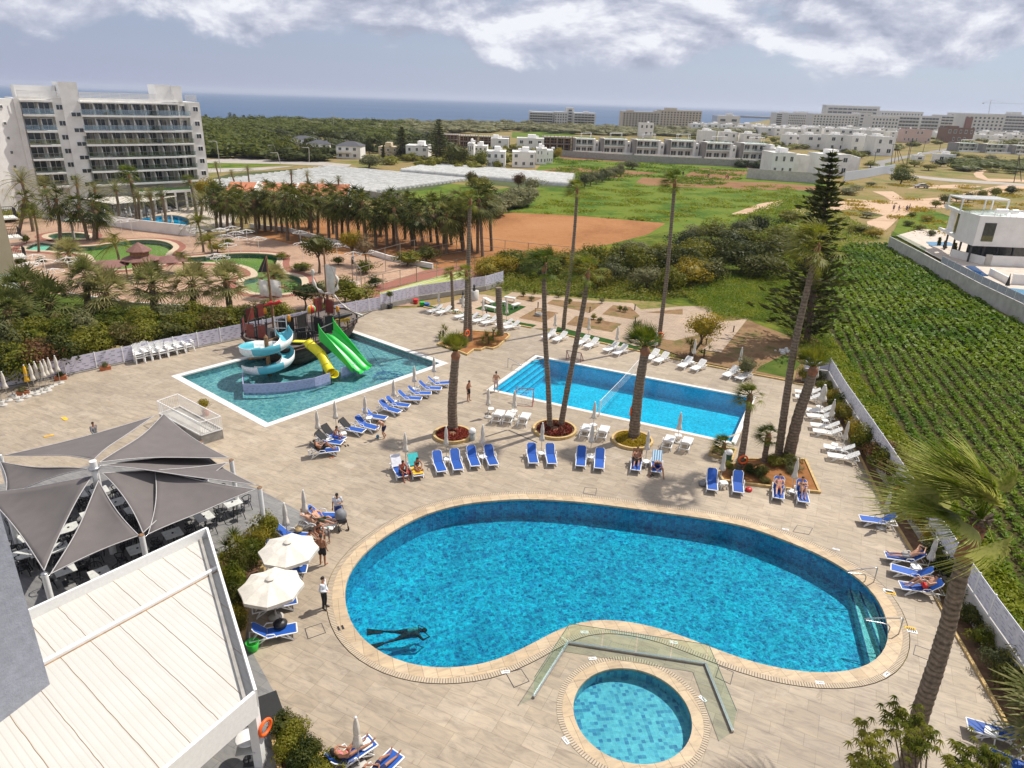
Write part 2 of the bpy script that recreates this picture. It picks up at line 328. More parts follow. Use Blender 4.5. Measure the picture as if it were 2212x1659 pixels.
def watermat(name,tint,csc=2.2,amt=.55,ripple=.25,rings=None):
    m=bpy.data.materials.new(name); m.use_nodes=True; nt=m.node_tree; nt.nodes.clear(); L=nt.links.new
    out=nn(nt,'ShaderNodeOutputMaterial'); geo=nn(nt,'ShaderNodeNewGeometry'); P=geo.outputs['Position']
    nz=nn(nt,'ShaderNodeTexNoise',inp={'Scale':1.3,'Detail':4,'Roughness':.6}); L(P,nz.inputs['Vector'])
    ad=nn(nt,'ShaderNodeVectorMath',operation='MULTIPLY_ADD'); L(nz.outputs['Color'],ad.inputs[0]); ad.inputs[1].default_value=(.9,.9,0); L(P,ad.inputs[2])
    def caus(s):  # net of caustic light, painted into the water's transparent colour
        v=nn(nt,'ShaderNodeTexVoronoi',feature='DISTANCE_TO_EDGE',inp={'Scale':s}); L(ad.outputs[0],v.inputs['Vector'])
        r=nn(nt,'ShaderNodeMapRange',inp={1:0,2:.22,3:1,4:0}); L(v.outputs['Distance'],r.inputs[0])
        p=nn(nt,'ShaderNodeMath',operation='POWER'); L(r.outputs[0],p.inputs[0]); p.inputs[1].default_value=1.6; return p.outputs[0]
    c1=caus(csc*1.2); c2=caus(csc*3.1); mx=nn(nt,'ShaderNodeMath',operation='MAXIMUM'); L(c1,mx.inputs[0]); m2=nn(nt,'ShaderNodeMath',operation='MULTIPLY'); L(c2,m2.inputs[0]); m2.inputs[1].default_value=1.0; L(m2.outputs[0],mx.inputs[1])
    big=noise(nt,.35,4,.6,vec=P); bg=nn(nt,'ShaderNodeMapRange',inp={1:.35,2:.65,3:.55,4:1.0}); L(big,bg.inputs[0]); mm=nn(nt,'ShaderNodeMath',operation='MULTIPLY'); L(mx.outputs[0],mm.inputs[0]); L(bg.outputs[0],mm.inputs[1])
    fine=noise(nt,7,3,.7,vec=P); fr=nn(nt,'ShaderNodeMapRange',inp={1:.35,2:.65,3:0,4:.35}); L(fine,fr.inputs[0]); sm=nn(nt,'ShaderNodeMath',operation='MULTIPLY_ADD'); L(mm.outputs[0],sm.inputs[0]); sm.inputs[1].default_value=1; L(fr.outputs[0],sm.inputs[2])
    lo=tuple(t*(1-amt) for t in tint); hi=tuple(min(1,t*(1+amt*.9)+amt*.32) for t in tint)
    col=mixc(nt,sm.outputs[0],lo,hi)  # painted caustics and sparkle: brighter tint along the net and flecks
    tr=nn(nt,'ShaderNodeBsdfTransparent'); L(col,tr.inputs[0])
    gl=nn(nt,'ShaderNodeBsdfGlossy',inp={'Roughness':.04}); bp=nn(nt,'ShaderNodeBump',inp={'Strength':ripple,'Distance':.06}); rn=noise(nt,3.2,5,.6,vec=P)
    if rings:
        rx,ry,rr=rings; sb=nn(nt,'ShaderNodeVectorMath',operation='SUBTRACT'); L(P,sb.inputs[0]); sb.inputs[1].default_value=(rx,ry,-.12); ln=nn(nt,'ShaderNodeVectorMath',operation='LENGTH'); L(sb.outputs[0],ln.inputs[0])
        si=nn(nt,'ShaderNodeMath',operation='SINE'); q=nn(nt,'ShaderNodeMath',operation='MULTIPLY_ADD'); L(ln.outputs['Value'],q.inputs[0]); q.inputs[1].default_value=26; nq=nn(nt,'ShaderNodeMath',operation='MULTIPLY'); L(nz.outputs['Fac'],nq.inputs[0]); nq.inputs[1].default_value=6; L(nq.outputs[0],q.inputs[2]); L(q.outputs[0],si.inputs[0])
        fo=nn(nt,'ShaderNodeMapRange',inp={1:.3,2:rr,3:.55,4:0}); L(ln.outputs['Value'],fo.inputs[0]); pr=nn(nt,'ShaderNodeMath',operation='MULTIPLY',use_clamp=True); L(si.outputs[0],pr.inputs[0]); L(fo.outputs[0],pr.inputs[1])
        col=mixc(nt,pr.outputs[0],col,hi); L(col,tr.inputs[0])
    L(rn,bp.inputs['Height']); L(bp.outputs[0],gl.inputs['Normal'])
    fz=nn(nt,'ShaderNodeFresnel',inp={'IOR':1.33}); L(bp.outputs[0],fz.inputs['Normal']); ms=nn(nt,'ShaderNodeMixShader'); fh=nn(nt,'ShaderNodeMath',operation='MULTIPLY'); L(fz.outputs[0],fh.inputs[0]); fh.inputs[1].default_value=.7; L(fh.outputs[0],ms.inputs[0]); L(tr.outputs[0],ms.inputs[1]); L(gl.outputs[0],ms.inputs[2]); L(ms.outputs[0],out.inputs[0]); MATS[name]=m; return m
def glassmat(name,tint=(.86,.94,.90),refl=.07):
    m=bpy.data.materials.new(name); m.use_nodes=True; nt=m.node_tree; nt.nodes.clear(); L=nt.links.new
    out=nn(nt,'ShaderNodeOutputMaterial'); tr=nn(nt,'ShaderNodeBsdfTransparent'); tr.inputs[0].default_value=C4(tint); gl=nn(nt,'ShaderNodeBsdfGlossy',inp={'Roughness':.03}); L(ramp(nt,noise(nt,2,3),[(.3,(.8,.85,.85)),(.7,(.95,1,1))]),gl.inputs[0])
    ms=nn(nt,'ShaderNodeMixShader'); ms.inputs[0].default_value=refl; L(tr.outputs[0],ms.inputs[1]); L(gl.outputs[0],ms.inputs[2]); L(ms.outputs[0],out.inputs[0]); MATS[name]=m; return m
white=mat('white_plastic',(.80,.79,.76),.45,8,.05)
cream=mat('cream_canvas',(.66,.61,.53),.85,3,.12,bm=.2)
yellow=mat('yellow_canvas',(.8,.45,.03),.8)
blue=mat('blue_fabric',(.005,.075,.36),.6,14,.16,bm=.15,rand=.12)
wallw=mat('white_render',(.80,.78,.74),.85,.6,.06,bm=.15,dirt=(.52,.48,.42))
wallg=mat('grey_render',(.28,.29,.33),.95,3,.14,bm=.9)
concrete=mat('concrete',(.33,.31,.28),.9,2,.2,bm=.4,dirt=(.18,.16,.14))
conw=mat('pale_concrete',(.50,.47,.42),.9,1.2,.15,bm=.3,dirt=(.28,.26,.22))
darkg=mat('dark_glass',(.035,.045,.05),.12,2,.5,spec=.8)
glass=glassmat('clear_glass'); bglass=glassmat('balcony_glass',(.80,.86,.85),.14)
steel=mat('steel',(.5,.5,.5),.3,9,.1,metal=.9)
black=mat('black_plastic',(.018,.018,.02),.45,8,.2)
darkmetal=mat('dark_metal',(.06,.06,.065),.5,8,.2,metal=.4)
wood=mat('wood',(.25,.13,.06),.8,5,.35,bm=.4)
terra=mat('terracotta',(.42,.13,.05),.8,4,.2)
sailm=mat('grey_shade_cloth',(.135,.118,.112),.9,1.5,.08,bm=.1)
soil=mat('soil',(.20,.11,.06),1,3,.35,bm=.8)
kerbm=mat('yellow_kerb_stone',(.52,.36,.15),.85,5,.25,bm=.4)
kerbw=mat('white_pool_edge',(.66,.64,.60),.6,4,.1)
rubber=mat('rubber',(.02,.02,.02),.8)
orange=mat('orange_plastic',(.85,.12,.01),.45)
red=mat('red_plastic',(.6,.03,.03),.45)
green=mat('green_plastic',(.03,.42,.04),.4)
slidey=mat('yellow_plastic',(.80,.68,.01),.35,4,.05)
slideg=mat('slide_green',(.02,.48,.06),.35,4,.06)
slidec=mat('aqua_plastic',(.10,.42,.50),.4,4,.08)
hullm=mat('dark_planks',(.085,.045,.032),.75,3,.5,bm=.5)
hullb=mat('black_boards',(.02,.017,.016),.7,3,.4)
panelr=mat('red_brown_panel',(.20,.035,.025),.5,3,.2)
barkm=mat('palm_bark',(.20,.15,.105),.95,7,.4,bm=1.0)
nt=barkm.node_tree; b_=[n for n in nt.nodes if n.type=='BSDF_PRINCIPLED'][0]; pc_=b_.inputs['Base Color'].links[0].from_socket
wv=nn(nt,'ShaderNodeTexWave',bands_direction='Z',inp={'Scale':1.5,'Distortion':3.5,'Detail':3,'Detail Scale':2.0}); nt.links.new(nn(nt,'ShaderNodeTexCoord').outputs['Object'],wv.inputs[0])
nt.links.new(mixc(nt,1,pc_,ramp(nt,wv.outputs['Fac'],[(.1,(.68,.66,.64)),(.6,(1.08,1.08,1.08))]),'MULTIPLY'),b_.inputs['Base Color'])
barkd=mat('red_palm_sheath',(.28,.12,.06),.9,5,.3,bm=.6)
barkt=mat('tree_bark',(.13,.09,.06),.95,7,.35,bm=.8)
lilac=mat('lilac_panel',(.60,.58,.68),.5,4,.05)
roofm=mat('terracotta_tiles',(.47,.17,.08),.85,5,.25,bm=.5)
slate=mat('dark_roof_tiles',(.07,.07,.08),.8,4,.2)
asphalt=ground('asphalt',[(.22,.21,.20),(.29,.27,.25)],.3)
lf_palm=leafmat('palm_leaf',[(.03,.055,.005),(.08,.115,.01),(.20,.20,.03)],.3)
lf_date=leafmat('date_palm_leaf',[(.05,.065,.012),(.13,.145,.04),(.32,.29,.12)],.3)
lf_dense=leafmat('dense_palm_leaf',[(.012,.022,.003),(.045,.06,.008),(.15,.15,.03)],.22)
lf_big=leafmat('bright_palm_leaf',[(.06,.09,.008),(.16,.20,.025),(.38,.38,.11)],.35)
lf_dry=leafmat('dry_palm_leaf',[(.14,.09,.045),(.24,.17,.09)],.2)
lf_dark=leafmat('dark_leaf',[(.012,.020,.004),(.035,.048,.008),(.085,.085,.015)],.25)
lf_mid=leafmat('green_leaf',[(.03,.048,.004),(.085,.10,.008),(.18,.17,.02)],.3)
lf_yel=leafmat('yellow_green_leaf',[(.07,.08,.01),(.17,.15,.02),(.34,.24,.02)],.3)
lf_olive=leafmat('olive_leaf',[(.05,.06,.02),(.11,.115,.045),(.19,.18,.08)],.25)
lf_brown=leafmat('reddish_leaf',[(.07,.03,.015),(.15,.07,.03),(.10,.09,.02)],.25)
lf_crop=leafmat('crop_leaf',[(.04,.09,.004),(.08,.155,.008),(.17,.23,.02)],.3,sc=.15)
lf_grass=leafmat('grass_blade',[(.05,.10,.005),(.12,.18,.01),(.22,.24,.02)],.35,sc=.4)
lf_flower=leafmat('red_flower_carpet',[(.05,.05,.015),(.16,.03,.02),(.25,.05,.03)],.2)
skinm=mat('skin',(.50,.27,.17),.55,10,.08); skint=mat('tanned_skin',(.33,.145,.075),.5,10,.08)
hairm=mat('dark_hair',(.025,.017,.012),.7)
# ---------------------------------------------------------------- the setting: ground, sea, fields, roads, pools
A1=math.radians(-25.5)
deckm=tiles('stone_paving',(.335,.272,.20),(.395,.325,.245),(.275,.22,.16),1.2,.6,A1,off=.37,freq=3)
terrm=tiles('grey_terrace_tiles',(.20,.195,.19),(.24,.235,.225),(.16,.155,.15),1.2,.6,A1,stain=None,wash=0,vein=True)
pinkm=tiles('pink_paving',(.40,.255,.17),(.46,.30,.205),(.27,.17,.12),.5,.5,.6,stain=(.3,.2,.15),wash=.2,off=0)
pavem=tiles('tan_garden_paving',(.40,.29,.20),(.44,.33,.235),(.30,.22,.155),.6,.25,A1,stain=(.25,.18,.12),wash=.15,mort=.02)
copm=tiles('sandstone_coping',(.46,.345,.22),(.54,.42,.28),(.30,.22,.14),.55,3.0,.3,stain=(.45,.34,.2),wash=.2)
grassm=ground('grass_ground',[(.04,.085,.008),(.075,.13,.012),(.14,.17,.02),(.09,.15,.02)],.09)
scrubm=ground('scrub_ground',[(.10,.12,.03),(.19,.17,.05),(.28,.19,.09),(.13,.15,.04)],.05)
orangem=ground('orange_soil',[(.26,.115,.045),(.36,.165,.065),(.42,.21,.09)],.06,stripes=(.12,.9,(.20,.085,.035),.9))
brownm=ground('brown_soil',[(.20,.10,.045),(.30,.16,.08),(.22,.15,.06)],.08,stripes=(-.5,1.2,(.13,.06,.03),.9))
dirtm=ground('dirt_track',[(.42,.28,.18),(.54,.38,.26),(.46,.32,.21)],.12,bm=.2)
gravelm=ground('gravel_road',[(.34,.30,.26),(.42,.38,.33)],.2,bm=.2)
dryg=ground('dry_ground',[(.17,.10,.05),(.26,.16,.085),(.12,.11,.035)],.4)
lawnm=ground('lawn',[(.05,.085,.01),(.09,.12,.02)],.5)
turf=ground('artificial_turf',[(.02,.06,.01),(.035,.085,.018)],1.0,bm=.6)
# pool outlines (water edge)
NEAR=[(742,1290),(743,1265),(754,1231),(764.7,1221),(783,1196),(818,1166),(868,1134),(918,1110),(968,1095),(1018,1085),(1071,1080.5),(1121,1077),(1196,1079),(1271,1085),(1346,1095),(1421,1105),(1496,1115),(1571,1127),(1624,1139),(1703,1169),(1771.6,1196.6),(1819,1224),(1867,1256),(1897.6,1292),(1914.6,1326),(1923,1360),(1919.7,1394),(1904,1421),(1873.7,1441.7),(1839.7,1451),(1788.6,1456),(1737.6,1453.6),(1669.5,1443),(1601,1424),(1548,1404),(1498,1384),(1448,1365.5),(1398,1350.5),(1348,1341.7),(1298,1338),(1261,1341.7),(1223,1353),(1186,1371.7),(1148,1393),(1098,1418),(1048,1436),(972,1446),(904,1441.7),(836,1421),(795,1394),(767.7,1366.8),(750.7,1336)]
def resample(P,n):
    L=[0]
    for i in range(len(P)): L.append(L[-1]+(P[(i+1)%len(P)]-P[i]).length)
    out=[]
    for k in range(n):
        t=L[-1]*k/n; i=max(j for j in range(len(P)) if L[j]<=t); f=(t-L[i])/(L[i+1]-L[i]) if L[i+1]>L[i] else 0
        out.append(P[i].lerp(P[(i+1)%len(P)],f))
    return out
def relax(P,it=3):
    for _ in range(it): P=[(P[i-1]+P[i]*2+P[(i+1)%len(P)])/4 for i in range(len(P))]
    return P
near=relax(resample(dl(NEAR),120),3)
circ=[Vector((4.99+2.27*math.cos(2*PI*i/64),19.91+2.27*math.sin(2*PI*i/64),0)) for i in range(64)]
u=(G(1581,954.8)-G(1061.7,841)); u.z=0; LEN=u.length; u.normalize(); v=Vector((-u.y,u.x,0)); M0=G(1061.7,841)
WID=((G(1160.7,769.3)-M0).dot(v)+(G(1620,859.7)-M0).dot(v))/2
mid=[M0,M0+u*LEN,M0+u*LEN+v*WID,M0+v*WID]
K0=G(573,923.4); ku=(G(969,784.7)-K0); ku.z=0; KL=ku.length; ku.normalize(); kv=Vector((-ku.y,ku.x,0)); KW=(G(355,816)-K0).dot(kv)
def KP(a,b,z=0): p=K0+ku*a+kv*b; return Vector((p.x,p.y,z))
kid_out=[KP(0,0),KP(KL,0),KP(KL,KW),KP(0,KW)]
kid=[KP(.5,.5),KP(KL-.5,.5),KP(KL-.5,KW-.5),KP(.5,KW-.5)]
g1=resample(smooth_loop(dl([(54,538),(84,524),(110,527),(175,532),(225,528),(275,519.5),(325,518),(360,523),(375,534),(361,546),(356,557),(345,571),(300,578),(250,582),(218,577),(207,566),(198,553),(178,546.5),(137,545),(112,542)]),4),90)
g2=[G(149+46*math.cos(a),510+7.5*math.sin(a)) for a in [2*PI*i/36 for i in range(36)]]
g3=resample(smooth_loop(dl([(365,557),(425,555),(495,548),(545,547),(590,550),(599,558),(597,572),(606,588),(640,596),(652,606),(646,626),(600,635),(545,631),(525,614),(530,603),(552,598),(556,590),(545,580),(515,571),(470,567),(420,566),(370,565)]),4),90)
g4=resample(smooth_loop(dl([(262,476),(331,467),(370,464.5),(398,469),(409,476),(405,489),(380,494),(348,491),(313,486),(276,482)]),4),50)
HOLES=[near,circ,mid,kid,g1,g2,g3,g4]
coast=dl([(-500,228),(0,248),(430,259),(700,262),(1106,267),(1300,272),(1546,275),(1640,262),(1720,246)])
gout=[Vector((-400,-30,0)),Vector((600,-30,0)),Vector((9000,3000,0)),Vector((12000,9000,0))]+[coast[i] for i in range(len(coast)-1,-1,-1)]
sheet('ground',[gout]+[offs(h,.12) for h in HOLES],-.06,scrubm)
seam,nt,b_,o_=base('sea_water'); geo=nn(nt,'ShaderNodeNewGeometry')
n_=noise(nt,.004,8,.65,vec=geo.outputs['Position'],scale=(.35,1,1)); nt.links.new(ramp(nt,n_,[(.35,(.018,.060,.135)),(.65,(.035,.095,.19))]),b_.inputs['Base Color']); b_.inputs['Roughness'].default_value=.35; b_.inputs['Specular IOR Level'].default_value=.12
bump(nt,b_,noise(nt,.08,8,.7,vec=geo.outputs['Position'],scale=(.4,1,1)),.5,1.5)
sheet('sea',[[Vector((-30000,200,0)),Vector((30000,200,0)),Vector((40000,45000,0)),Vector((-40000,45000,0))]],-1.2,seam)
# shallows close to the beach
# main deck
DECK=[(-700,900),(-150,876),(0,842),(210,798),(525,731),(823,668.5),(921.7,663.5),(1148,708.5),(1199,720),(1475,780),(1700,822),(1715,829),(1762,836),(1858.7,990.7),(1909,1091),(1969,1190),(2040.5,1329),(2160,1540),(2330,1850),(2500,2300),(-500,2300)]
deckp=dl(DECK)
near_o=offs(near,.85); circ_o=offs(circ,.62)
sheet('pool_deck',[deckp,near_o,offs(mid,.5),circ_o,kid_out],0,deckm)
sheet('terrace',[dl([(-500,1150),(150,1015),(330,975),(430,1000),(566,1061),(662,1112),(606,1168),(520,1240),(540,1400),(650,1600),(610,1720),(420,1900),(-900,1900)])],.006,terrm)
# coping, grating and pool shells
GAP=mat('grate_slot_dark',(.20,.16,.12),.9)
m_,nt,b_,o_=base('drain_grate'); geo=nn(nt,'ShaderNodeNewGeometry'); nt.links.new(ramp(nt,noise(nt,3,4,vec=geo.outputs['Position']),[(.3,(.42,.33,.23)),(.7,(.52,.42,.30))]),b_.inputs['Base Color']); b_.inputs['Roughness'].default_value=.7; GR=m_
def pool(nm,loop,depth,tm,wm,cop=.55,grate=.25,copmat=None,gz=.012,wl=-.12):
    copmat=copmat or copm
    mb=MB(); ring(mb,offs(loop,-.03),offs(loop,cop),-.10,.012); mb.build('pool_coping',copmat,kind='structure')
    if grate:
        mb=MB(); inn=resample(offs(loop,cop),len(loop)*4); P=inn
        ring(mb,offs(loop,cop),offs(loop,cop+grate),-.06,.004,1)
        n=len(P); T=sum((P[(i+1)%n]-P[i]).length for i in range(n)); k=int(T/.105); Q=resample(P,k)
        for i in range(k):
            a=Q[i]; d=(Q[(i+1)%k]-Q[i-1]).normalized(); nrm=Vector((d.y,-d.x,0))*(1 if area(P)>0 else -1)
            mb.box(a+nrm*grate*.5+Vector((0,0,.009)),(.072,grate*.96,.012),math.atan2(d.y,d.x))
        mb.build('drain_grating',[GR,GAP],kind='structure')
    mb=MB(); n=len(loop); vs=[(p.x,p.y,-.09) for p in loop]+[(p.x,p.y,-depth) for p in loop]
    fs=[(i,n+i,n+(i+1)%n,(i+1)%n) for i in range(n)]
    if area(loop)<0: fs=[f[::-1] for f in fs]
    mb.add(vs,fs)
    for t in tessellate_polygon([[Vector((p.x,p.y,0)) for p in loop]]):
        a,c,d=t
        if (loop[c]-loop[a]).cross(loop[d]-loop[a]).z<0: c,d=d,c
        mb.add([(loop[i].x,loop[i].y,-depth) for i in (a,c,d)],[(0,1,2)])
    mb.build('pool_basin',tm,kind='structure')
    return sheet('water',[offs(loop,.01)],wl,wm)
pt1=pooltile('blue_pool_tiles',[(.001,.24,.48),(.003,.38,.60),(.006,.54,.74),(.002,.34,.58)],.22,.35)
pt2=pooltile('light_pool_tiles',[(.02,.17,.32),(.05,.30,.42),(.12,.44,.52),(.09,.40,.49),(.13,.46,.53)],.16,.12)
pt3=pooltile('middle_pool_tiles',[(.003,.52,.80),(.006,.62,.88),(.005,.58,.85)],.3,A1)
pt4=pooltile('play_pool_tiles',[(.09,.32,.38),(.15,.42,.44),(.22,.52,.50),(.10,.34,.40)],.25,math.atan2(ku.y,ku.x))
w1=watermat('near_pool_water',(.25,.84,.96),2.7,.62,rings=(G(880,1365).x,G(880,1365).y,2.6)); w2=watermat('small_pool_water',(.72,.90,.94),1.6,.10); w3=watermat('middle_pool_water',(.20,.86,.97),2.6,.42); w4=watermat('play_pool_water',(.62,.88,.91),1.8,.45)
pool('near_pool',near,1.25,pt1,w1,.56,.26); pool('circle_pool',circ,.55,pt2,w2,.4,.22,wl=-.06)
pool('middle_pool',mid,1.5,pt3,w3,.3,.2,copmat=kerbw); pool('play_pool',kid,.55,pt4,w4,.5,0,copmat=kerbw)
# steps: shallow benches under the water
stepm=mat('step_tiles',(.50,.62,.60),.5,6,.1); dkline=mat('step_edge_tiles',(.005,.05,.16),.5)
for k in range(4):
    mb=MB(); a=.38*k; z=-.28-.26*k
    p=[M0+u*a,M0+u*(a+.38),M0+u*(a+.38)+v*WID,M0+u*a+v*WID]
    mb.prism(p,-1.5,z); mb.prism([M0+u*(a+.30),M0+u*(a+.38),M0+u*(a+.38)+v*WID,M0+u*(a+.30)+v*WID],z,z+.004,1,bot=False)
    mb.build('pool_step',[pt3,dkline],kind='structure')
# big pool steps: slices of the rounded right end
sa=G(1819,1224,-.3); sb=G(1885,1436,-.3)
sdv=(sb-sa); sdv.z=0; sdl=sdv.length; sdv.normalize(); sn=Vector((-sdv.y,sdv.x,0))
if sn.x<0: sn=-sn
for k in range(3):
    off=.48*k
    pts=[p for p in near if (p-sa).dot(sn)>off-.001]
    # order along the boundary
    idx=[i for i,p in enumerate(near) if (p-sa).dot(sn)>off]
    P=[near[i] for i in idx]
    mb=MB(); z=-.86+.26*k
    if len(P)>4:
        P=[p-(p-P[len(P)//2]).normalized()*.02 for p in P]
        mb.prism(P,-1.25,z); a=P[0];b=P[-1]; mb.prism([a,b,b+sn*.09,a+sn*.09],z+.002,z+.008,1)
        mb.build('pool_step',[stepm,dkline],kind='structure')
# fields and tracks
def patch(n,pts,z,m): return sheet(n,[dl(pts)],z,m)
patch('grass_field',[(1010,470),(900,440),(1000,420),(1130,400),(1190,330),(1440,345),(1660,365),(1790,398),(1780,450),(1700,520),(1500,520),(1430,560),(1300,560),(1086,466)],-.035,grassm)
patch('ploughed_field',[(530,520),(560,490),(700,470),(1080,463),(1106,459),(1250,466),(1438,482),(1400,506),(1330,524),(1240,545),(1170,570),(1060,600),(860,560),(700,545)],-.02,orangem)
patch('ploughed_field',[(1204,330),(1310,336),(1452,343),(1490,349),(1655,358),(1645,366),(1500,353),(1450,351),(1330,349),(1212,343)],-.02,brownm)
patch('ploughed_field',[(1140,373),(1213,361),(1306,364),(1423,374),(1330,384),(1256,376),(1180,376)],-.02,brownm)
patch('ploughed_field',[(1373,394),(1388,383),(1500,388),(1659,394),(1800,405),(1790,412),(1659,410),(1480,404),(1400,400)],-.02,brownm)
patch('ploughed_field',[(1470,383),(1510,364),(1626,369),(1585,388),(1500,387)],-.015,brownm)
patch('ploughed_field',[(900,291),(1000,290),(1016,294),(900,294)],-.02,orangem)
patch('grass_field',[(1106,286),(1200,283),(1250,290),(1200,303),(1106,297)],-.02,grassm)
patch('grass_field',[(860,420),(960,396),(1050,402),(1030,430),(930,438),(780,428)],-.02,grassm)
patch('lawn_strip',[(430,343),(560,347),(640,352),(540,362),(430,372)],-.02,grassm)
patch('grass_field',[(2147,315),(2250,318),(2250,330),(2060,333),(1930,320),(1970,308)],-.02,scrubm)
DT=(1659,138.2)
def z4(pts): return [(1659+x/4,138.2+y/4) for x,y in pts]
patch('dirt_track',z4([(200,1260),(500,1180),(700,1165),(1000,1185),(1300,1165),(1560,1150),(1800,1090),(2000,1050),(2250,1035),(2250,1072),(2050,1105),(1800,1160),(1620,1190),(1530,1245),(1300,1262),(1130,1330),(1060,1400),(1010,1440),(860,1440),(855,1360),(1000,1310),(960,1295),(700,1255),(300,1300)]),-.01,dirtm)
patch('dirt_track',z4([(900,1100),(1080,1100),(1190,1170),(1060,1180),(1000,1140)]),-.008,dirtm)
patch('dirt_track',z4([(1300,1050),(1700,1040),(1850,1060),(1700,1075),(1200,1075)]),-.008,dirtm)
patch('dirt_track',z4([(1775,950),(1830,905),(1900,905),(1850,950),(1900,990),(2250,1000),(2250,1025),(1900,1010),(1800,980)]),-.008,dirtm)
patch('dirt_track',[(1580,462),(1640,440),(1700,430),(1680,446),(1600,466)],-.01,dirtm)
patch('gravel_track',z4([(1240,958),(1500,985),(1900,1012),(2260,1038),(2260,1056),(1900,1036),(1500,1010),(1240,978)]),-.004,gravelm)
patch('road',z4([(850,880),(880,850),(1200,790),(1480,740),(1620,720),(1650,728),(1500,760),(1250,800),(1010,860),(1010,910),(1100,945),(1080,960),(940,920)]),-.004,asphalt)
patch('road',[(430,345),(560,340),(640,345),(760,355),(752,360),(600,354),(480,352),(430,352)],-.01,gravelm)
patch('road',[(430,364),(553,362),(640,358),(560,368),(430,374)],-.01,gravelm)
# garden paving on the far side of the pools
def z16(pts): return [(921.7+x/4,604.8+y/4) for x,y in pts]
def z24(pts): return [(1382.4+x/4,576+y/4) for x,y in pts]
patch('garden_path',z16([(-60,240),(200,190),(440,125),(500,125),(640,160),(740,105),(1100,140),(1450,180),(1780,200),(1850,255),(2250,225),(2450,225),(2500,330),(2470,430),(2200,560),(1770,570),(1100,420),(1000,420),(905,420)]),.004,pavem)
patch('garden_path',z24([(-20,380),(200,360),(330,350),(400,420),(600,470),(800,470),(935,445),(700,742),(500,712),(470,680),(-20,640)]),.008,pavem)
def bed(pts,m,n='planting_bed'): return patch(n,pts,.014,m)
bed(z16([(750,160),(800,133),(1000,155),(920,190)]),dryg); bed(z16([(795,330),(940,250),(1140,285),(1010,368)]),dryg); bed(z16([(1035,205),(1090,170),(1515,205),(1410,284)]),dryg)
bed(z16([(1205,385),(1290,310),(1685,380),(1600,450)]),dryg); bed(z16([(1515,297),(1610,217),(1760,235),(1842,312),(1790,343)]),dryg); bed(z16([(1890,280),(2212,250),(2212,300)]),dryg)
bed(z16([(415,248),(600,185),(862,230),(700,312)]),turf,'artificial_turf'); bed(z16([(0,215),(420,300),(950,390),(905,415),(0,233)]),turf,'artificial_turf'); bed(z16([(1110,458),(1130,405),(1770,560),(1860,600),(1850,620)]),turf,'artificial_turf')
bed(z24([(150,700),(0,660),(0,600),(300,640),(500,590),(640,630),(560,700),(480,760),(440,800)]),dryg)
patch('dry_ground',z24([(300,770),(700,742),(930,460),(1080,520),(1300,600),(1500,600),(1600,700),(1430,820),(1340,890),(1280,975),(900,900),(500,820)]),.0,dryg)
patch('grass_patch',z24([(1040,860),(1250,760),(1400,830),(1330,900),(1270,960),(1000,900)]),.006,lawnm)
# planting strip along the right wall
WB0=G(1784,828); WB1=G(2190,1480); wd=(WB1-WB0).normalized(); WB2=WB0+wd*75
kl=[G(*p) for p in [(1715,829),(1762,836),(1858.7,990.7),(1909,1091),(1969,1190),(2040.5,1329),(2160,1540),(2330,1850)]]
sheet('planting_strip',[[G(1717,822),G(1722,800),WB0]+[WB0+wd*k for k in (20,40,52)]+kl[::-1]],.003,soil)
mb=MB()
for a,b in zip(kl,kl[1:]): mb.bar(a+Vector((0,0,.04)),b+Vector((0,0,.04)),.13,.12)
mb.build('kerb',kerbm,kind='structure')
KU=[(915,664),(1148,709)],[(1199,720),(1475,780),(1560,797),(1700,823)]
for q in KU:
    mb=MB(); P=dl(q)
    for a,b in zip(P,P[1:]): mb.bar(a+Vector((0,0,.05)),b+Vector((0,0,.05)),.16,.14)
    mb.build('kerb',kerbm,kind='structure')
# crop field to the right
CROP=[(1757,591),(1830,528),(1915,527),(2000,580),(2212,706),(2500,880),(2700,1500),(2400,1450),(2212,1295),(2130,1175),(2001,1004),(1884,854),(1795,731)]
cropm=ground('crop_soil',[(.035,.045,.012),(.07,.055,.02),(.04,.06,.012)],.3)
patch('crop_field_soil',CROP,-.03,cropm)
patch('grass_verge',[(1770,700),(1795,731),(1884,854),(2001,1004),(2130,1175),(2212,1295),(2400,1450),(2330,1640),(2215,1490),(1790,815),(1740,790),(1700,740),(1720,640)],-.045,grassm)
patch('wild_growth_ground',[(1040,560),(1240,545),(1440,500),(1560,500),(1700,480),(1830,528),(1757,591),(1795,731),(1740,760),(1620,690),(1420,650),(1250,640),(1060,620)],-.03,ground('wild_growth',[(.04,.06,.006),(.09,.12,.012),(.15,.16,.02)],.3))
# neighbouring resort
patch_p=dl([(-250,700),(-250,455),(92,472),(230,486),(410,509),(520,500),(700,545),(880,563),(900,575),(930,590),(800,622),(900,660),(553,672),(282,657),(150,637),(-60,620)])
sheet('resort_paving',[patch_p,offs(g1,.0),g2,g3],.0,pinkm)
sheet('resort_terrace',[dl([(-100,452),(90,440),(300,430),(420,440),(520,455),(500,490),(410,503),(300,490),(90,465)]),g4],-.01,mat('pale_terrace',(.52,.44,.36),.8,1,.15))
redm=mat('red_border_paving',(.27,.10,.065),.85,4,.2); palec=mat('pale_coping',(.50,.39,.27),.8,3,.15)
gwall=mat('green_pool_paint',(.02,.17,.19),.6,2,.2); gfl=ground('green_pool_bottom',[(.13,.20,.06),(.20,.27,.09),(.26,.30,.13)],.1)
gw=watermat('murky_green_water',(.78,.92,.70),1.2,.08,.1); gwb=watermat('hotel_pool_water',(.45,.80,.84),1.5,.12,.1)
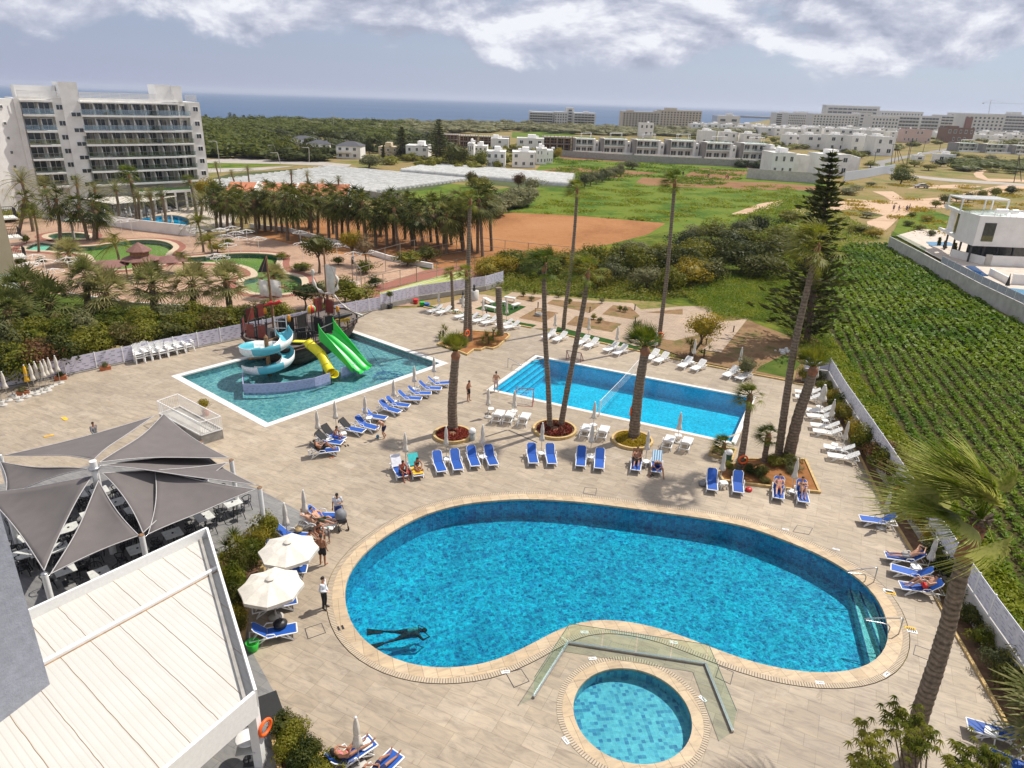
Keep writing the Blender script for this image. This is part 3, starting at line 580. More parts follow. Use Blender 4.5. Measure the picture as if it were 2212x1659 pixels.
for lp,rd in ((g1,1),(g2,1),(g3,1),(g4,0)):
    mb=MB(); ring(mb,offs(lp,-.03),offs(lp,.8),-.1,.03); mb.build('pool_coping',palec,kind='structure')
    if rd: mb=MB(); ring(mb,offs(lp,.8),offs(lp,1.7),-.05,.015); mb.build('paving_border',redm,kind='structure')
    d=.7; mb=MB(); n=len(lp); fs=[(i,n+i,n+(i+1)%n,(i+1)%n) for i in range(n)]
    if area(lp)<0: fs=[f[::-1] for f in fs]
    mb.add([(p.x,p.y,-.09) for p in lp]+[(p.x,p.y,-d) for p in lp],fs); mb.build('pool_basin',gwall if rd else pt1,kind='structure')
    sheet('pool_floor',[lp],-d,gfl if rd else pt1); sheet('water',[offs(lp,.01)],-.12,gw if rd else gwb)
sheet('pool_floor',[dl([(60,537),(84,526),(108,529),(93,542)])],-.15,mat('shallow_pool_paint',(.25,.62,.72),.5)) 
for k,(a,b) in enumerate([((150,637),(282,657)),((282,657),(553,672))]):
    mb=MB(); mb.bar(G(*a)+Vector((0,0,.1)),G(*b)+Vector((0,0,.1)),.15,.3); mb.build('kerb',kerbw,kind='structure')
patch('lawn',[(-60,620),(150,638),(282,658),(553,673),(650,690),(560,720),(282,740),(-100,800)],-.0,lawnm)
sheet('tennis_court_surround',[dl([(780,628),(915,585),(985,573),(1015,572),(1030,602),(960,615),(880,634),(820,650)])],.012,redm)
tgr=mat('tennis_court_green',(.33,.36,.09),.8,1,.1)
tc=dl([(818,633),(940,599),(1003,583),(1012,600),(960,612),(850,640)]); sheet('tennis_court',[tc],.018,tgr)
mb=MB()
for a,b in (((835,632),(1000,592)),((900,613),(925,620)),((850,636),(1008,599)),((828,634),(990,588))): mb.bar(G(*a)+Vector((0,0,.024)),G(*b)+Vector((0,0,.024)),.1,.004)
mb.build('court_lines',kerbw,kind='structure')
# low planters round the palms
def ringkerb(cx,cy,r,label):
    c=G(cx,cy); t=thing('round_planter',label,'planter',c,0,'round planters on the deck')
    inn=[Vector((r*math.cos(a),r*math.sin(a),0)) for a in [2*PI*i/40 for i in range(40)]]; mb=MB(); ring(mb,inn,offs(inn,.16),0,.2); mb.build('kerb',kerbm,t)
    mb=MB(); mb.lathe([(r,.10),(r*.5,.16),(.01,.2)],28); mb.build('soil',soil,t); return c
RP=[ringkerb(978,941,1.2,'round planter of red flowers under the thick palm left of the middle pool'),ringkerb(1198,930,1.4,'round planter at the foot of the two slender leaning palms'),ringkerb(1365.5,953,1.27,'round planter with mixed flowers round the thick palm beside the middle pool')]
def polyplanter(pts,label,m=soil,h=.16):
    P=dl(pts); c=sum(P,Vector())/len(P); Q=[p-c for p in P]
    if area(Q)<0: Q=Q[::-1]
    t=thing('planter',label,'planter',c); mb=MB(); ring(mb,offs(Q,-.14),Q,0,h); mb.build('kerb',kerbm,t); mb=MB(); mb.prism(offs(Q,-.13),0,h*.55); mb.build('soil',m,t); return c
redsoil=ground('red_planter_soil',[(.22,.09,.03),(.32,.15,.06)],1.0)
polyplanter(z16([(85,562),(250,615),(350,655),(410,610),(470,612),(510,592),(575,602),(625,580),(720,490),(705,470),(390,445),(325,455)]),'zigzag edged red soil planter between the play pool and the white loungers',redsoil)
polyplanter([(1548,1022),(1592,1000),(1604,993),(1741,994.5),(1773,1067),(1720,1062),(1560,1041)],'large angular planter of red soil under the group of palms near the right wall',redsoil)
polyplanter([(1530,984),(1538,966),(1592,973),(1583,998)],'small square planter with a fan palm beside the middle pool corner',soil)
for k,(pts) in enumerate(([(606,1170),(590,1150),(548,1168),(470,1215),(478,1300),(505,1378),(530,1384),(541,1299),(566,1244)],[(594,1560),(640,1572),(705,1650),(760,1760),(620,1760),(588,1612)])):
    polyplanter(pts,['long kerbed bed of shrubs between the canopy roof and the open parasols','kerbed shrub bed at the bottom edge beside the white canopy pillar'][k],soil,.3)
# expansion strips, hatches, safety panels on the deck
mb=MB()
for a,b in (((1048,944),(1096,929)),((1098,929),(1160,956))): mb.bar(G(*a)+Vector((0,0,.01)),G(*b)+Vector((0,0,.01)),.09,.008)
mb.build('drain_channel',darkmetal,kind='structure')
def hatch(pts,label):
    P=dl(pts); c=sum(P,Vector())/4; t=thing('access_hatch',label,'hatch',c); Q=[p-c for p in P]
    if area(Q)<0: Q=Q[::-1]
    mb=MB(); ring(mb,offs(Q,-.025),Q,0,.012); mb.build('frame',darkmetal,t); mb=MB(); mb.prism(offs(Q,-.03),0,.008,bot=False); mb.build('cover',deckm,t)
hatch([(658,1358),(695,1346),(704,1367),(665,1381)],'square paving hatch left of the large pool near the diver')
hatch([(1263,1053),(1289,1055),(1287,1070),(1259,1066)],'small hatch in the paving above the large pool')
hatch([(1092,1454),(1126,1445),(1144,1472),(1110,1486)],'paving hatch left of the glass screen'); hatch([(1553,1438),(1585,1452),(1578,1479),(1545,1463)],'paving hatch right of the glass screen')
hatch([(1977,1393),(2020,1408),(2016,1430),(1972,1414)],'paving hatch right of the large pool steps'); hatch([(1722,1134),(1756,1141),(1748,1155),(1712,1149)],'paving hatch above the right end of the large pool')
# ---------------------------------------------------------------- buildings
def frame_dir(P0,P1):
    d=P1-P0; d.z=0; return math.atan2(d.y,d.x), d.length
class Bld:
    def __init__(s,name,P0,P1,label,cat,group=None):
        s.rz,s.W=frame_dir(P0,P1); s.t=thing(name,label,cat,(P0.x,P0.y,0),s.rz,group); s.M=s.t
    def box(s,nm,x0,x1,y0,y1,z0,z1,m,parent=None,bevel=0):
        mb=MB(); mb.box(((x0+x1)/2,(y0+y1)/2,(z0+z1)/2),(x1-x0,y1-y0,z1-z0)); return mb.build(nm,m,parent or s.t,bevel=bevel)
    def loc(s,px,py,off=0):         # picture point -> (x along facade, z) on the plane y=off
        r=ray(px,py); u=Vector((math.cos(s.rz),math.sin(s.rz),0)); n=Vector((-u.y,u.x,0)); P0=Vector(s.t.location)+n*off; O=Vector((0,0,CH)); P=O+r*((P0-O).dot(n)/r.dot(n)); return (P-P0).dot(u),P.z
def unitwin():
    mb=MB(); t=.07
    for c,d in (((.5,-.03,t/2),(1,.12,t)),((.5,-.03,1-t/2),(1,.12,t)),((t/2,-.03,.5),(t,.12,1-2*t)),((1-t/2,-.03,.5),(t,.12,1-2*t)),((.5,-.02,.5),(t*.6,.08,1-2*t))): mb.box(c,d)
    mb.box((.5,-.005,.5),(1-2*t,.03,1-2*t),mi=1); return mb.mesh('window',[white,darkg])
WINM=unitwin()
def unitdark():
    mb=MB(); mb.box((.5,-.03,.5),(1,.1,1)); return mb.mesh('window',[darkg])
WIND=unitdark()
def win(b,x,z,w,h,y=0,rz=0,mesh=None,parent=None,nm='window'):
    o=bpy.data.objects.new(nm,mesh or WINM); link(o,parent or b.t); o.location=(x,y,z); o.scale=(w,1,h); o.rotation_euler=(0,0,rz); return o
# ---- large white hotel on the left
HPR=G(456,445); PL=AT(175,300,130); PL.z=0
hb=Bld('hotel_building',PL,HPR,'large white hotel with rows of glass balconies beside the sea, at the left','hotel')
FL=[17.0,14.4,12.1,9.8,7.5,5.2]; FH=2.3; RT=19.5
hb.box('wall',-8.8,21.1,1.6,13,0,RT,wallw); 
hb.box('wall',-8.8,-8.0,0,1.597,0,RT,wallw); hb.box('wall',-3.3,.55,-.003,1.6,0,RT,wallw); hb.box('wall',17.2,17.4,.4,1.6,2.5,RT,wallw); hb.box('wall',19.0,21.1,0,1.6,0,RT,wallw)
hb.box('stair_tower',-1.9,.9,-.25,6,RT-6,22.3,wallw); hb.box('stair_tower',-1.9,.3,-.25,1,0,RT-6.003,wallw)
hb.box('roof_house',14,16.8,2,7,RT,22.4,wallw); hb.box('roof_house',16.8,18.4,1,6,RT,22.3,wallw); hb.box('roof_house',-8,-2,3,8,RT,21.6,wallw)
mb=MB(); mb.box((4.5,.2,RT+.1),(26,.3,.35)); mb.build('parapet',wallw,hb.t)
for x0,x1 in ((-8.2,-2.0),(.95,16.7),(18.5,20.6)):
    mb=MB()
    for k in range(5): mb.box(((x0+x1)/2,-.3,RT+.3+.22*k),(x1-x0,.04,.13))
    for k in range(int((x1-x0)/1.6)+1): mb.box((x0+.1+k*1.58,-.25,RT+.7),(.06,.05,1.1))
    mb.build('slatted_screen',white,hb.t)
curtain=mat('curtain',(.42,.38,.32),.9,3,.2)
BW=16.6/8
def balc(x0,x1,z,div,front=-1.0,last=False):
    mb=MB(); mb.box(((x0+x1)/2,(front+1.6)/2-.3,z-.13),(x1-x0,1.6-front-.6+.6,.3)); sl=mb.build('balcony_slab',wallw,hb.t)
    mb=MB(); mb.box(((x0+x1)/2,front+.04,z+.48),(x1-x0,.02,.86)); r=mb.build('balustrade',bglass,hb.t)
    mb=MB(); mb.box(((x0+x1)/2,front+.04,z+.93),(x1-x0,.05,.04)); mb.build('rail',steel,r)
def divider(x,z,front=-1):
    mb=MB(); p=[(x-.06,1.6,z),(x-.06,front+.2,z),(x-.06,front+.2,z+1.0),(x-.06,front+.75,z+1.75),(x-.06,1.6,z+1.9)]; q=[(x+.06,a,b) for _,a,b in p]; n=5
    mb.add(p+q,[tuple(range(5)),tuple(range(9,4,-1))]+[(i,n+i,n+(i+1)%n,(i+1)%n) for i in range(n)]); mb.build('divider',wallw,hb.t)
for fi,z in enumerate(FL):
    balc(.6,17.3,z,8); 
    for k in range(8):
        x=.6+k*BW
        if k: divider(x+.25,z)
        o=win(hb,x+.45,z,BW-.55,2.0,1.58,nm='glazed_door'); 
        if (k*7+fi*3)%3==0:
            mb=MB(); mb.box((x+.45+(.35 if k%2 else 1.1),1.53,z+1.0),(.45,.03,1.9)); mb.build('curtain',curtain,hb.t)
    if fi<2:
        for k in range(9): hb.box('post',.6+k*BW-.04,.6+k*BW+.04,-.95,-.86,z+.02,z+2.25,white)
    balc(-7.9,-3.4,z,2)
    divider(-5.5,z); win(hb,-7.8,z,2.1,2.0,1.58,nm='glazed_door'); win(hb,-5.3,z,1.8,2.0,1.58,nm='glazed_door')
    mb=MB(); mb.box((18.2,.3,z-.13),(1.7,1.7,.28)); mb.build('balcony_slab',wallw,hb.t); win(hb,17.5,z,1.3,1.9,1.58,nm='glazed_door'); mb=MB(); mb.box((18.2,-.5,z+.48),(1.7,.02,.86)); mb.build('balustrade',bglass,hb.t)
    win(hb,19.7,z+.8,1.0,.9); win(hb,-2.9,z+.75,1.1,.9,-.01); win(hb,-.9,z-.3,1.7,.75,-.26)
    mb=MB(); mb.box((8.95,.2,z+2.12),(16.6,2.7,.2)); 
    if fi==0: mb.build('balcony_roof',wallw,hb.t)
hb.box('balcony_roof',-8,-3.3,-1,1.58,19.0,19.3,wallw)
# end wing turned toward the viewer
a=math.radians(200); mb=MB(); L=11; d=Vector((math.cos(a),math.sin(a),0)); n=Vector((-d.y,d.x,0)); p0=Vector((-8.8,.3,0)); mb.prism([p0,p0+d*L,p0+d*L-n*8,p0-n*8],0,RT-.1); mb.build('end_wing',wallw,hb.t)
for fi,z in enumerate(FL): 
    q=p0+d*2.3; win(hb,q.x,z+.9,.45,.5,q.y-.03,math.radians(20))
# ground floor: green roof strip, columns, pergola terrace
mb=MB(); mb.box((12,-2.6,3.75),(10,3.5,.5)); mb.build('canopy_roof',wallw,hb.t); mb=MB(); mb.box((12,-2.6,4.02),(9.6,3.2,.04)); mb.build('planted_roof',turf,hb.t)
for k in range(6): hb.box('column',7.4+k*1.9,7.75+k*1.9,-4.2,-3.9,0,3.5,wallw)
hb.box('shopfront',7.2,17,-.6,-.5,.1,3.3,darkg)
# ---- white pergola canopies in front of that hotel
def pergola(pts,z,label,nslat=9):
    P=[G(x,y,z) for x,y in pts]; c=sum(P,Vector())/4; t=thing('pergola',label,'pergola',(c.x,c.y,0)); Q=[p-Vector((c.x,c.y,0)) for p in P]
    mb=MB()
    for k in range(nslat):
        a0=Q[0].lerp(Q[1],k/nslat+.01); a1=Q[0].lerp(Q[1],(k+1)/nslat-.01); b0=Q[3].lerp(Q[2],k/nslat+.01); b1=Q[3].lerp(Q[2],(k+1)/nslat-.01); mb.add([a0,a1,b1,b0,a0-Vector((0,0,.08)),a1-Vector((0,0,.08)),b1-Vector((0,0,.08)),b0-Vector((0,0,.08))],[(0,1,2,3),(7,6,5,4),(0,4,5,1),(1,5,6,2),(2,6,7,3),(3,7,4,0)])
    mb.build('awning',cream,t); mb=MB()
    for k in range(5): mb.bar(Q[0].lerp(Q[1],k/4)-Vector((0,0,.15)),Q[3].lerp(Q[2],k/4)-Vector((0,0,.15)),.12,.14)
    mb.build('beams',darkmetal,t)
    for q in Q: mb=MB(); mb.bar((q.x,q.y,0),(q.x,q.y,z-.2),.14); mb.build('post',darkmetal,t)
pergola([(145,422),(228,410),(312,434),(242,441)],2.9,'slatted white pergola over a dark terrace in front of the left hotel')
pergola([(300,425),(372,416),(382,423),(312,436)],2.9,'narrow white canopy at the hotel entrance beside the red leaved tree',5)
# ---- beige hotel block at the left edge with railed balconies
P0=G(49,640); RZB=math.atan2(P0.y,P0.x)-PI/2+math.radians(7)
bb=thing('hotel_block','beige hotel block with black railed balconies cut off by the left edge','building',(P0.x,P0.y,0),RZB)
mb=MB(); mb.box((-.0-6,6,7.0),(12,12,8.6)); mb.build('upper_wall',mat('beige_render',(.50,.42,.28),.9,.7,.06,bm=.15),bb); mb=MB(); mb.box((-6,6.05,1.35),(11.9,11.9,2.7)); mb.build('lower_wall',wallw,bb)
for k,zz in enumerate((1.9,4.0,6.1,8.2)):
    mb=MB(); mb.box((.7,2.2,zz),(1.4,2.2,.15)); s_=mb.build('balcony',wallw,bb); mb=MB()
    for a,b in (((1.35,1.15),(1.35,3.25)),((0,1.15),(1.35,1.15)),((0,3.25),(1.35,3.25))):
        mb.bar((a[0],a[1],zz+1),(b[0],b[1],zz+1),.05); n=int((Vector(b)-Vector(a)).length/.14)
        for i in range(n+1): p=Vector(a).lerp(Vector(b),i/n); mb.bar((p.x,p.y,zz+.07),(p.x,p.y,zz+1),.02)
    mb.build('railing',black,s_)
for y0 in (-.03,): 
    for x0 in (-3.4,-7): mb=MB(); mb.box((x0,-.0,1.2),(2.2,.1,2.2)); mb.build('window',darkg,bb)
# ---- grey stucco wall of the viewer's own building and the white canopy roof
zr=3.3; c0=G(108,1478,zr); c1=G(-60,1607,zr)
rz,l=frame_dir(c1,c0); gw_=thing('stucco_tower','rough grey stucco wall of the near building at the lower left edge','building',(c1.x,c1.y,0),rz)
mb=MB(); mb.box((l/2-4,4.0,zr+6.5),(l+8,8,13)); mb.build('wall',wallg,gw_); mb=MB(); mb.box((l/2-4,4,zr/2),(l+7.6,7.6,zr)); mb.build('lower_wall',wallw,gw_)
ra=G(61,1317,zr+.45); rb=G(447,1139,zr+.45); rc=G(552,1491,zr+.45); rd=G(330,1680,zr+.45)
u1=(rb-ra); u1.z=0; u1.normalize(); 
cr_=thing('canopy_building','long white canopy roof with ribbed panels and raised gutter edges at the lower left','canopy',(rb.x,rb.y,0)); o=Vector((rb.x,rb.y,0))
A_=ra-o; B_=rb-o; C_=rc-o; D_=rd-o
for p in (A_,B_,C_,D_): p.z=0
A_=A_-u1*3.5; dd=(D_-C_).normalized(); D_=C_+dd*14; A2=A_
m_,nt,b_,o_=base('ribbed_roof_sheet'); geo=nn(nt,'ShaderNodeNewGeometry'); wv=nn(nt,'ShaderNodeTexWave',bands_direction='X',inp={'Scale':1.45,'Distortion':0}); mp=nn(nt,'ShaderNodeMapping'); mp.inputs['Rotation'].default_value=(0,0,-math.atan2(u1.y,u1.x)); nt.links.new(geo.outputs['Position'],mp.inputs[0]); nt.links.new(mp.outputs[0],wv.inputs[0])
cc=ramp(nt,noise(nt,.5,5,vec=geo.outputs['Position']),[(.3,(.55,.53,.48)),(.7,(.60,.58,.53))]); lw=nn(nt,'ShaderNodeMath',operation='LESS_THAN'); nt.links.new(wv.outputs['Fac'],lw.inputs[0]); lw.inputs[1].default_value=.06
cc=mixc(nt,lw.outputs[0],cc,(.52,.49,.43)); nt.links.new(cc,b_.inputs['Base Color']); b_.inputs['Roughness'].default_value=.35; bump(nt,b_,wv.outputs['Fac'],.12,.02); ribm=m_
ribm.node_tree; mb=MB(); mb.prism([A_,B_,C_,D_],zr-.05,zr); mb.build('roof_panel',ribm,cr_)
rust=mat('rust_stain',(.38,.22,.10),.8,3,.3)
# panel seams with rust, running from the far gutter toward the near edge
pv=(C_-B_).normalized(); mb=MB(); mb2=MB()
L1=(B_-A_).length
perp=Vector((u1.y,-u1.x,0))
midA=B_.lerp(C_,.62)
for k in range(14):
    s=A_+u1*(.4+k*1.0)
    e=s+perp*12
    # clip against edges B-C and C-D
    def clip(s,e,p,q):
        d1=e-s; d2=q-p; den=d1.x*d2.y-d1.y*d2.x
        if abs(den)<1e-6: return None
        t=((p.x-s.x)*d2.y-(p.y-s.y)*d2.x)/den; w_=((p.x-s.x)*d1.y-(p.y-s.y)*d1.x)/den
        return t if 0<t<1 and -.05<w_<1.05 else None
    ts=[t for t in (clip(s,e,B_,C_),clip(s,e,C_,D_)) if t]; t=min(ts) if ts else 1
    if (s-A_).dot(u1)>L1-.2: continue
    e=s.lerp(e,t)-perp*.12; pts=[s.lerp(e,i/30)+u1*random.Random(k*99+i).uniform(-.012,.012)+Vector((0,0,zr+.006)) for i in range(31)]
    mb=MB(); mb.tube(pts,.008,4,sm=False); mb.build('rusty_seam',rust,cr_)
    

def wall_on(p,q,z0,z1,th,nm,m): mb=MB(); mb.bar(p+Vector((0,0,(z0+z1)/2)),q+Vector((0,0,(z0+z1)/2)),th,z1-z0); return mb.build(nm,m,cr_)
wall_on(A_,B_,zr-.25,zr+.45,.10,'fascia',white); wall_on(B_+(C_-B_).normalized()*.06,C_,zr-.26,zr+.46,.09,'fascia',white); wall_on(C_+(D_-C_).normalized()*.06,D_,zr-.55,zr+.447,.12,'fascia',white)
wall_on(B_-u1*.35,C_-u1*.35,zr+.0,zr+.10,.14,'gutter',concrete)
gm=[B_.lerp(C_,.655)-u1*.06]; gq=gm[0]-(C_-D_).normalized()*0
g1_=G(474,1228,zr)-o; g2_=G(0,1487,zr)-o; g1_.z=g2_.z=0
mb=MB(); mb.bar(g1_+Vector((0,0,zr+.08)),g2_+Vector((0,0,zr+.08)),.16,.12); mb.bar(g1_+perp*.10+Vector((0,0,zr+.01)),g2_+perp*.10+Vector((0,0,zr+.01)),.03,.03,1); mb.build('ridge_beam',[white,rust],cr_)
for bx,by in ((563,1650),): 
    q=G(bx,by)-o; mb=MB(); mb.bar(Vector((q.x,q.y,0)),Vector((q.x,q.y,zr-.2)),.34,.30); mb.build('pillar',white,cr_)
# ---- low and far houses, written from picture measurements
def house(xl,xr,yb,yt,label,style='cube',group=None,depth=8,wm=None,cat='house',seed=0,par=.25,nf=2,cols=3):
    P0=G(xl,yb); P1=G(xr,yb+.0322*(xr-xl)); b=Bld('house',P0,P1,label,cat,group); W=b.W; H=HG(P0,yt); R=random.Random(seed*7+3); wm=wm or wallw
    b.H=H
    if style=='cube':
        b.box('wall',0,W,0,depth,0,H,wm); mb=MB(); ring(mb,[Vector(p+(0,)) for p in ((.25,.25),(W-.25,.25),(W-.25,depth-.25),(.25,depth-.25))],[Vector(p+(0,)) for p in ((-.05,-.05),(W+.05,-.05),(W+.05,depth+.05),(-.05,depth+.05))],H,H+par); mb.build('parapet',wm,b.t)
        fh=H/nf
        for f in range(nf):
            for c in range(cols):
                if R.random()<.75: w_=W/cols*R.uniform(.28,.5); win(b,W*(c+.5)/cols-w_/2,f*fh+fh*.3,w_,fh*.48,-.02)
        if R.random()<.7: bx=R.uniform(.1,.5)*W; b.box('roof_hut',bx,bx+W*.3,depth*.3,depth*.8,H,H+1.6,wm)
        mb=MB(); tx=R.uniform(.2,.8)*W; mb.tube([(tx,depth*.4,H+.9),(tx+1.2,depth*.4,H+.9)],.35,8); mb.bar((tx,depth*.4,H),(tx,depth*.4,H+.7),.1); mb.bar((tx+1.2,depth*.4,H),(tx+1.2,depth*.4,H+.7),.1); mb.build('water_tank',white,b.t)
    elif style=='hip':
        hw=H*.74; b.box('wall',0,W,0,depth,0,hw,wm); mb=MB(); e=.35; V=[(-e,-e,hw),(W+e,-e,hw),(W+e,depth+e,hw),(-e,depth+e,hw),(W*.35,depth/2,H),(W*.65,depth/2,H)]
        mb.add(V,[(0,1,5,4),(1,2,5),(2,3,4,5),(3,0,4),(3,2,1,0)]); mb.build('roof',slate,b.t)
        for f in range(2):
            for c in range(3): win(b,W*(.1+.3*c),f*hw/2+.6,W*.13,hw*.25,-.02)
        b.box('balcony',W*.05,W*.6,-1.3,0,hw*.48,hw*.53,wm); b.box('balustrade',W*.05,W*.6,-1.3,-1.2,hw*.53,hw*.68,wm)
    elif style=='villa':
        # grey side fin, white frame around glazed floors, roof pergola
        hw=H*.74; grey=mat('warm_grey_render',(.27,.25,.235),.9,1,.1)
        b.box('wall',W*.10,W*.80,1.5,depth,0,hw,wm); b.box('side_fin',0,W*.10-.01,.3,depth,0,hw*1.02,grey); b.box('side_fin',W*.80+.01,W*.88,-.6,depth*.7,0,hw*1.0,wm); b.box('annex',W*.88+.01,W,.5,depth*.6,0,hw*.85,wm)
        b.box('balcony_floor',W*.1,W*.8,-.2,1.49,hw*.50,hw*.56,wm); b.box('roof_slab',W*.1,W*.8,-.2,1.49,hw*.93,hw,wm)
        for k in range(4): b.box('column',W*(.1+.2275*k),W*(.1+.2275*k)+.18,-.18,.02,hw*.56,hw*.93,wm); b.box('column',W*(.1+.2275*k),W*(.1+.2275*k)+.18,-.18,.02,0,hw*.5,wm)
        for f in (0,1):
            for k in range(3): win(b,W*(.12+.225*k),hw*(.03+.54*f),W*.19,hw*.36,1.47)
        b.box('balustrade',W*.1,W*.8,-.19,-.17,hw*.56,hw*.70,bglass); b.box('terrace_rail',W*.1,W*.8,-.19,-.17,hw,hw*1.14,bglass)
        win(b,W*.9,hw*.5,W*.06,hw*.2,.48)
        mb=MB()
        for k in range(7): y=1.6+k*.6; mb.bar((W*.3,y,H),(W*.72,y,H+.25),.14,.1)
        mb.bar((W*.32,1.6,H-.08),(W*.32,5.3,H-.08),.14); mb.bar((W*.7,1.6,H+.1),(W*.7,5.3,H+.1),.14); mb.build('roof_pergola',white,b.t)
        for x in (.32,.7):
            for y in (1.8,5): mb=MB(); mb.bar((W*x,y,hw),(W*x,y,H),.14); mb.build('pergola_post',white,b.t)
        b.box('garden_wall',0,W*1.1,-4.2,-4,0,1.1,wm)
    elif style=='gable':
        hw=H*.6; b.box('wall',0,W,0,depth,0,hw,wm); mb=MB(); e=.3; V=[(-e,-e,hw-.1),(W+e*.2,-e,hw-.1),(W+e*.2,depth+e,hw-.1),(-e,depth+e,hw-.1),(-e,depth/2,H),(W+e*.2,depth/2,H)]
        mb.add(V,[(0,1,5,4),(2,3,4,5),(3,0,4)]); mb.build('roof',roofm,b.t)
        mb=MB(); V=[(W+.02,-e,hw-.5),(W+.02,depth+e,hw-.5),(W+.02,depth+e,hw),(W+.02,depth/2,H+.25),(W+.02,-e,hw)]; V2=[(x+.35,y,z) for x,y,z in V]; mb.add(V+V2,[(4,3,2,1,0),(5,6,7,8,9)]+[(i,(i+1)%5,5+(i+1)%5,5+i) for i in range(5)]); mb.build('gable_end',wallw,b.t)
    return b
gH='white houses in the middle distance'
hs=[(585,610,317,296,'hip','pale house with dark hipped roof half hidden by trees, leftmost of four'),(628,673,319,293,'hip','white house with dark hipped roof behind tall garden trees, second of four'),(663,713,331,302,'hip','white two storey house with dark hipped roof, third of four by the road'),(727,779,342,305,'hip','white two storey house with dark hipped roof and balcony, rightmost of four'),
(818,860,341,318,'cube','low beige house with arched garage and water tank behind the hedge'),(877,925,346,315,'cube','white cube house with small upper windows just right of the two conifers'),(1010,1023,347,311,'cube','narrow white house behind the dark bushy conifer group'),(1024,1052,340,316,'cube','cream house with low roof right of the dark conifer group'),
(1050,1091,364,328,'cube','white cube house standing at the edge of the plastic tunnels'),(1106,1156,361,329,'cube','white house with flat roofs at the corner of the brown field'),(1158,1180,355,322,'cube','tall white house with round end beside the field corner'),(1180,1194,352,326,'cube','small white house with tree before it at the field corner'),
(1116,1174,330,299,'cube','white flat roofed house group behind the field corner houses'),(1060,1098,326,300,'cube','white flat roofed house between scaffolds and field corner houses')]
for i,(a,b,c,d,st,lb) in enumerate(hs): house(a,b,c,d,lb,st,gH,depth=9 if st=='hip' else 10,seed=i,wm=mat('beige_render',(.5,.42,.28)) if i==4 else None)
vl=[(1237,1292,329,288),(1297,1361,332,288),(1367,1433,336,290),(1440,1508,339,290),(1516,1588,343,295),(1596,1668,346,297)]
for i,(a,b,c,d) in enumerate(vl): house(a,b,c,d,f'modern white villa with glass front, {ordw(i+1)} from the left along the brown field','villa','modern villas in a row along the field',depth=11,seed=i)
cubes=[(1512,1545,312,283),(1558,1590,315,286),(1604,1640,318,290),(1697,1728,318,292),(1738,1775,322,292),(1786,1825,326,292),(1835,1877,330,294),(1884,1928,336,296),(1662,1690,352,322)]
for i,(a,b,c,d) in enumerate(cubes): house(a,b,c,d,f'white cube house, {ordw(i+1)} from the left in the row behind the modern villas','cube','cube houses in the second row',depth=12,seed=40+i,cols=2)
cub2=[(1640,1668,292,276),(1672,1700,294,277),(1702,1732,297,279),(1737,1772,298,276),(1777,1806,299,278),(1810,1842,302,279),(1846,1875,304,281),(1880,1908,307,283)]
for i,(a,b,c,d) in enumerate(cub2): house(a,b,c,d,f'distant flat roofed house, {ordw(i+1)} from the left in the third row before the hotels','cube','far flat roofed houses',depth=12,seed=60+i,cols=2)
for r_,(yb,hh) in enumerate([(283,13),(277,11)]):
    xs=[1492+33*k+9*r_ for k in range(22)]; RR=random.Random(r_+5)
    for k,x in enumerate(xs): house(x,x+RR.uniform(17,27),yb+.0322*(x-1492)+RR.uniform(-1.5,1.5),yb+.0322*(x-1492)-hh*RR.uniform(.8,1.25),f'tiny distant white house, {ordw(k+1)} from the left in the '+('lower' if r_==0 else 'upper')+' row below the hotels','cube','tiny distant white houses',depth=14,seed=200+k+50*r_,cols=2)
h1=house(1663,1712,380,331,'tall pale cube house with fins behind the pine, left of the road','cube',depth=12,seed=5,cols=3)
for k in range(3): h1.box('fin_block',h1.W+.01+k*2.2,h1.W+2.0+k*2.2,1.5+k*1.2,9,0,h1.H*(.97-.02*k),wallw)
h2=house(1766,1830,378,334,'pale cube house with stepped blocks right behind the tall pine','cube',depth=12,seed=8,cols=3)
for k in range(3): h2.box('fin_block',h2.W+.01+k*1.8,h2.W+1.6+k*1.8,1+k*1.2,9,0,h2.H*(1-.05*k),wallw)
for i,(a,b,c,d) in enumerate([(2063,2118,327,302),(2122,2180,330,304),(2186,2245,333,307)]): house(a,b,c,d,f'modern glazed villa, {ordw(i+1)} from the left behind the hedge at the far right','villa','modern villas at the far right',depth=10,seed=20+i)
house(2022,2062,350,334,'small white hut with flat red roof on the open ground','cube',depth=5,seed=2,cols=2,nf=1); house(1976,1996,347,337,'low white shed beside the far road','cube',depth=4,seed=3,cols=1,nf=1)
pinkw=mat('pink_render',(.58,.42,.37),.9); house(1948,2008,308,279,'long pinkish house with small arched windows below the far hotels','cube',depth=9,seed=77,wm=pinkw,cols=7)
house(2040,2098,308,276,'unfinished brown brick building below the far hotels','cube',depth=14,seed=78,wm=mat('brick_wall',(.20,.12,.08),.9,3,.3),cols=5)
house(1380,1410,296,266,'flat roofed white pavilion before the twin tan hotels','cube',depth=8,seed=70); house(700,760,274,266,'long low white building among the coastal scrub','cube',depth=12,seed=71,nf=1); house(437,468,276,267,'small white pavilion on the coast right of the big hotel','hip',depth=8,seed=72)
for i,(a,b,c,d) in enumerate([(492,548,420,396),(644,752,435,399)][::1]): house(a,b,c+12,d,['orange tiled roof bungalow nearest the big hotel','orange tiled roof bungalow with white gable before the plastic tunnels'][i],'gable','tiled bungalows behind the palms',depth=7)
house(560,636,428,398,'middle bungalow with orange tiles and grey gable between the two others','gable','tiled bungalows behind the palms',depth=7)
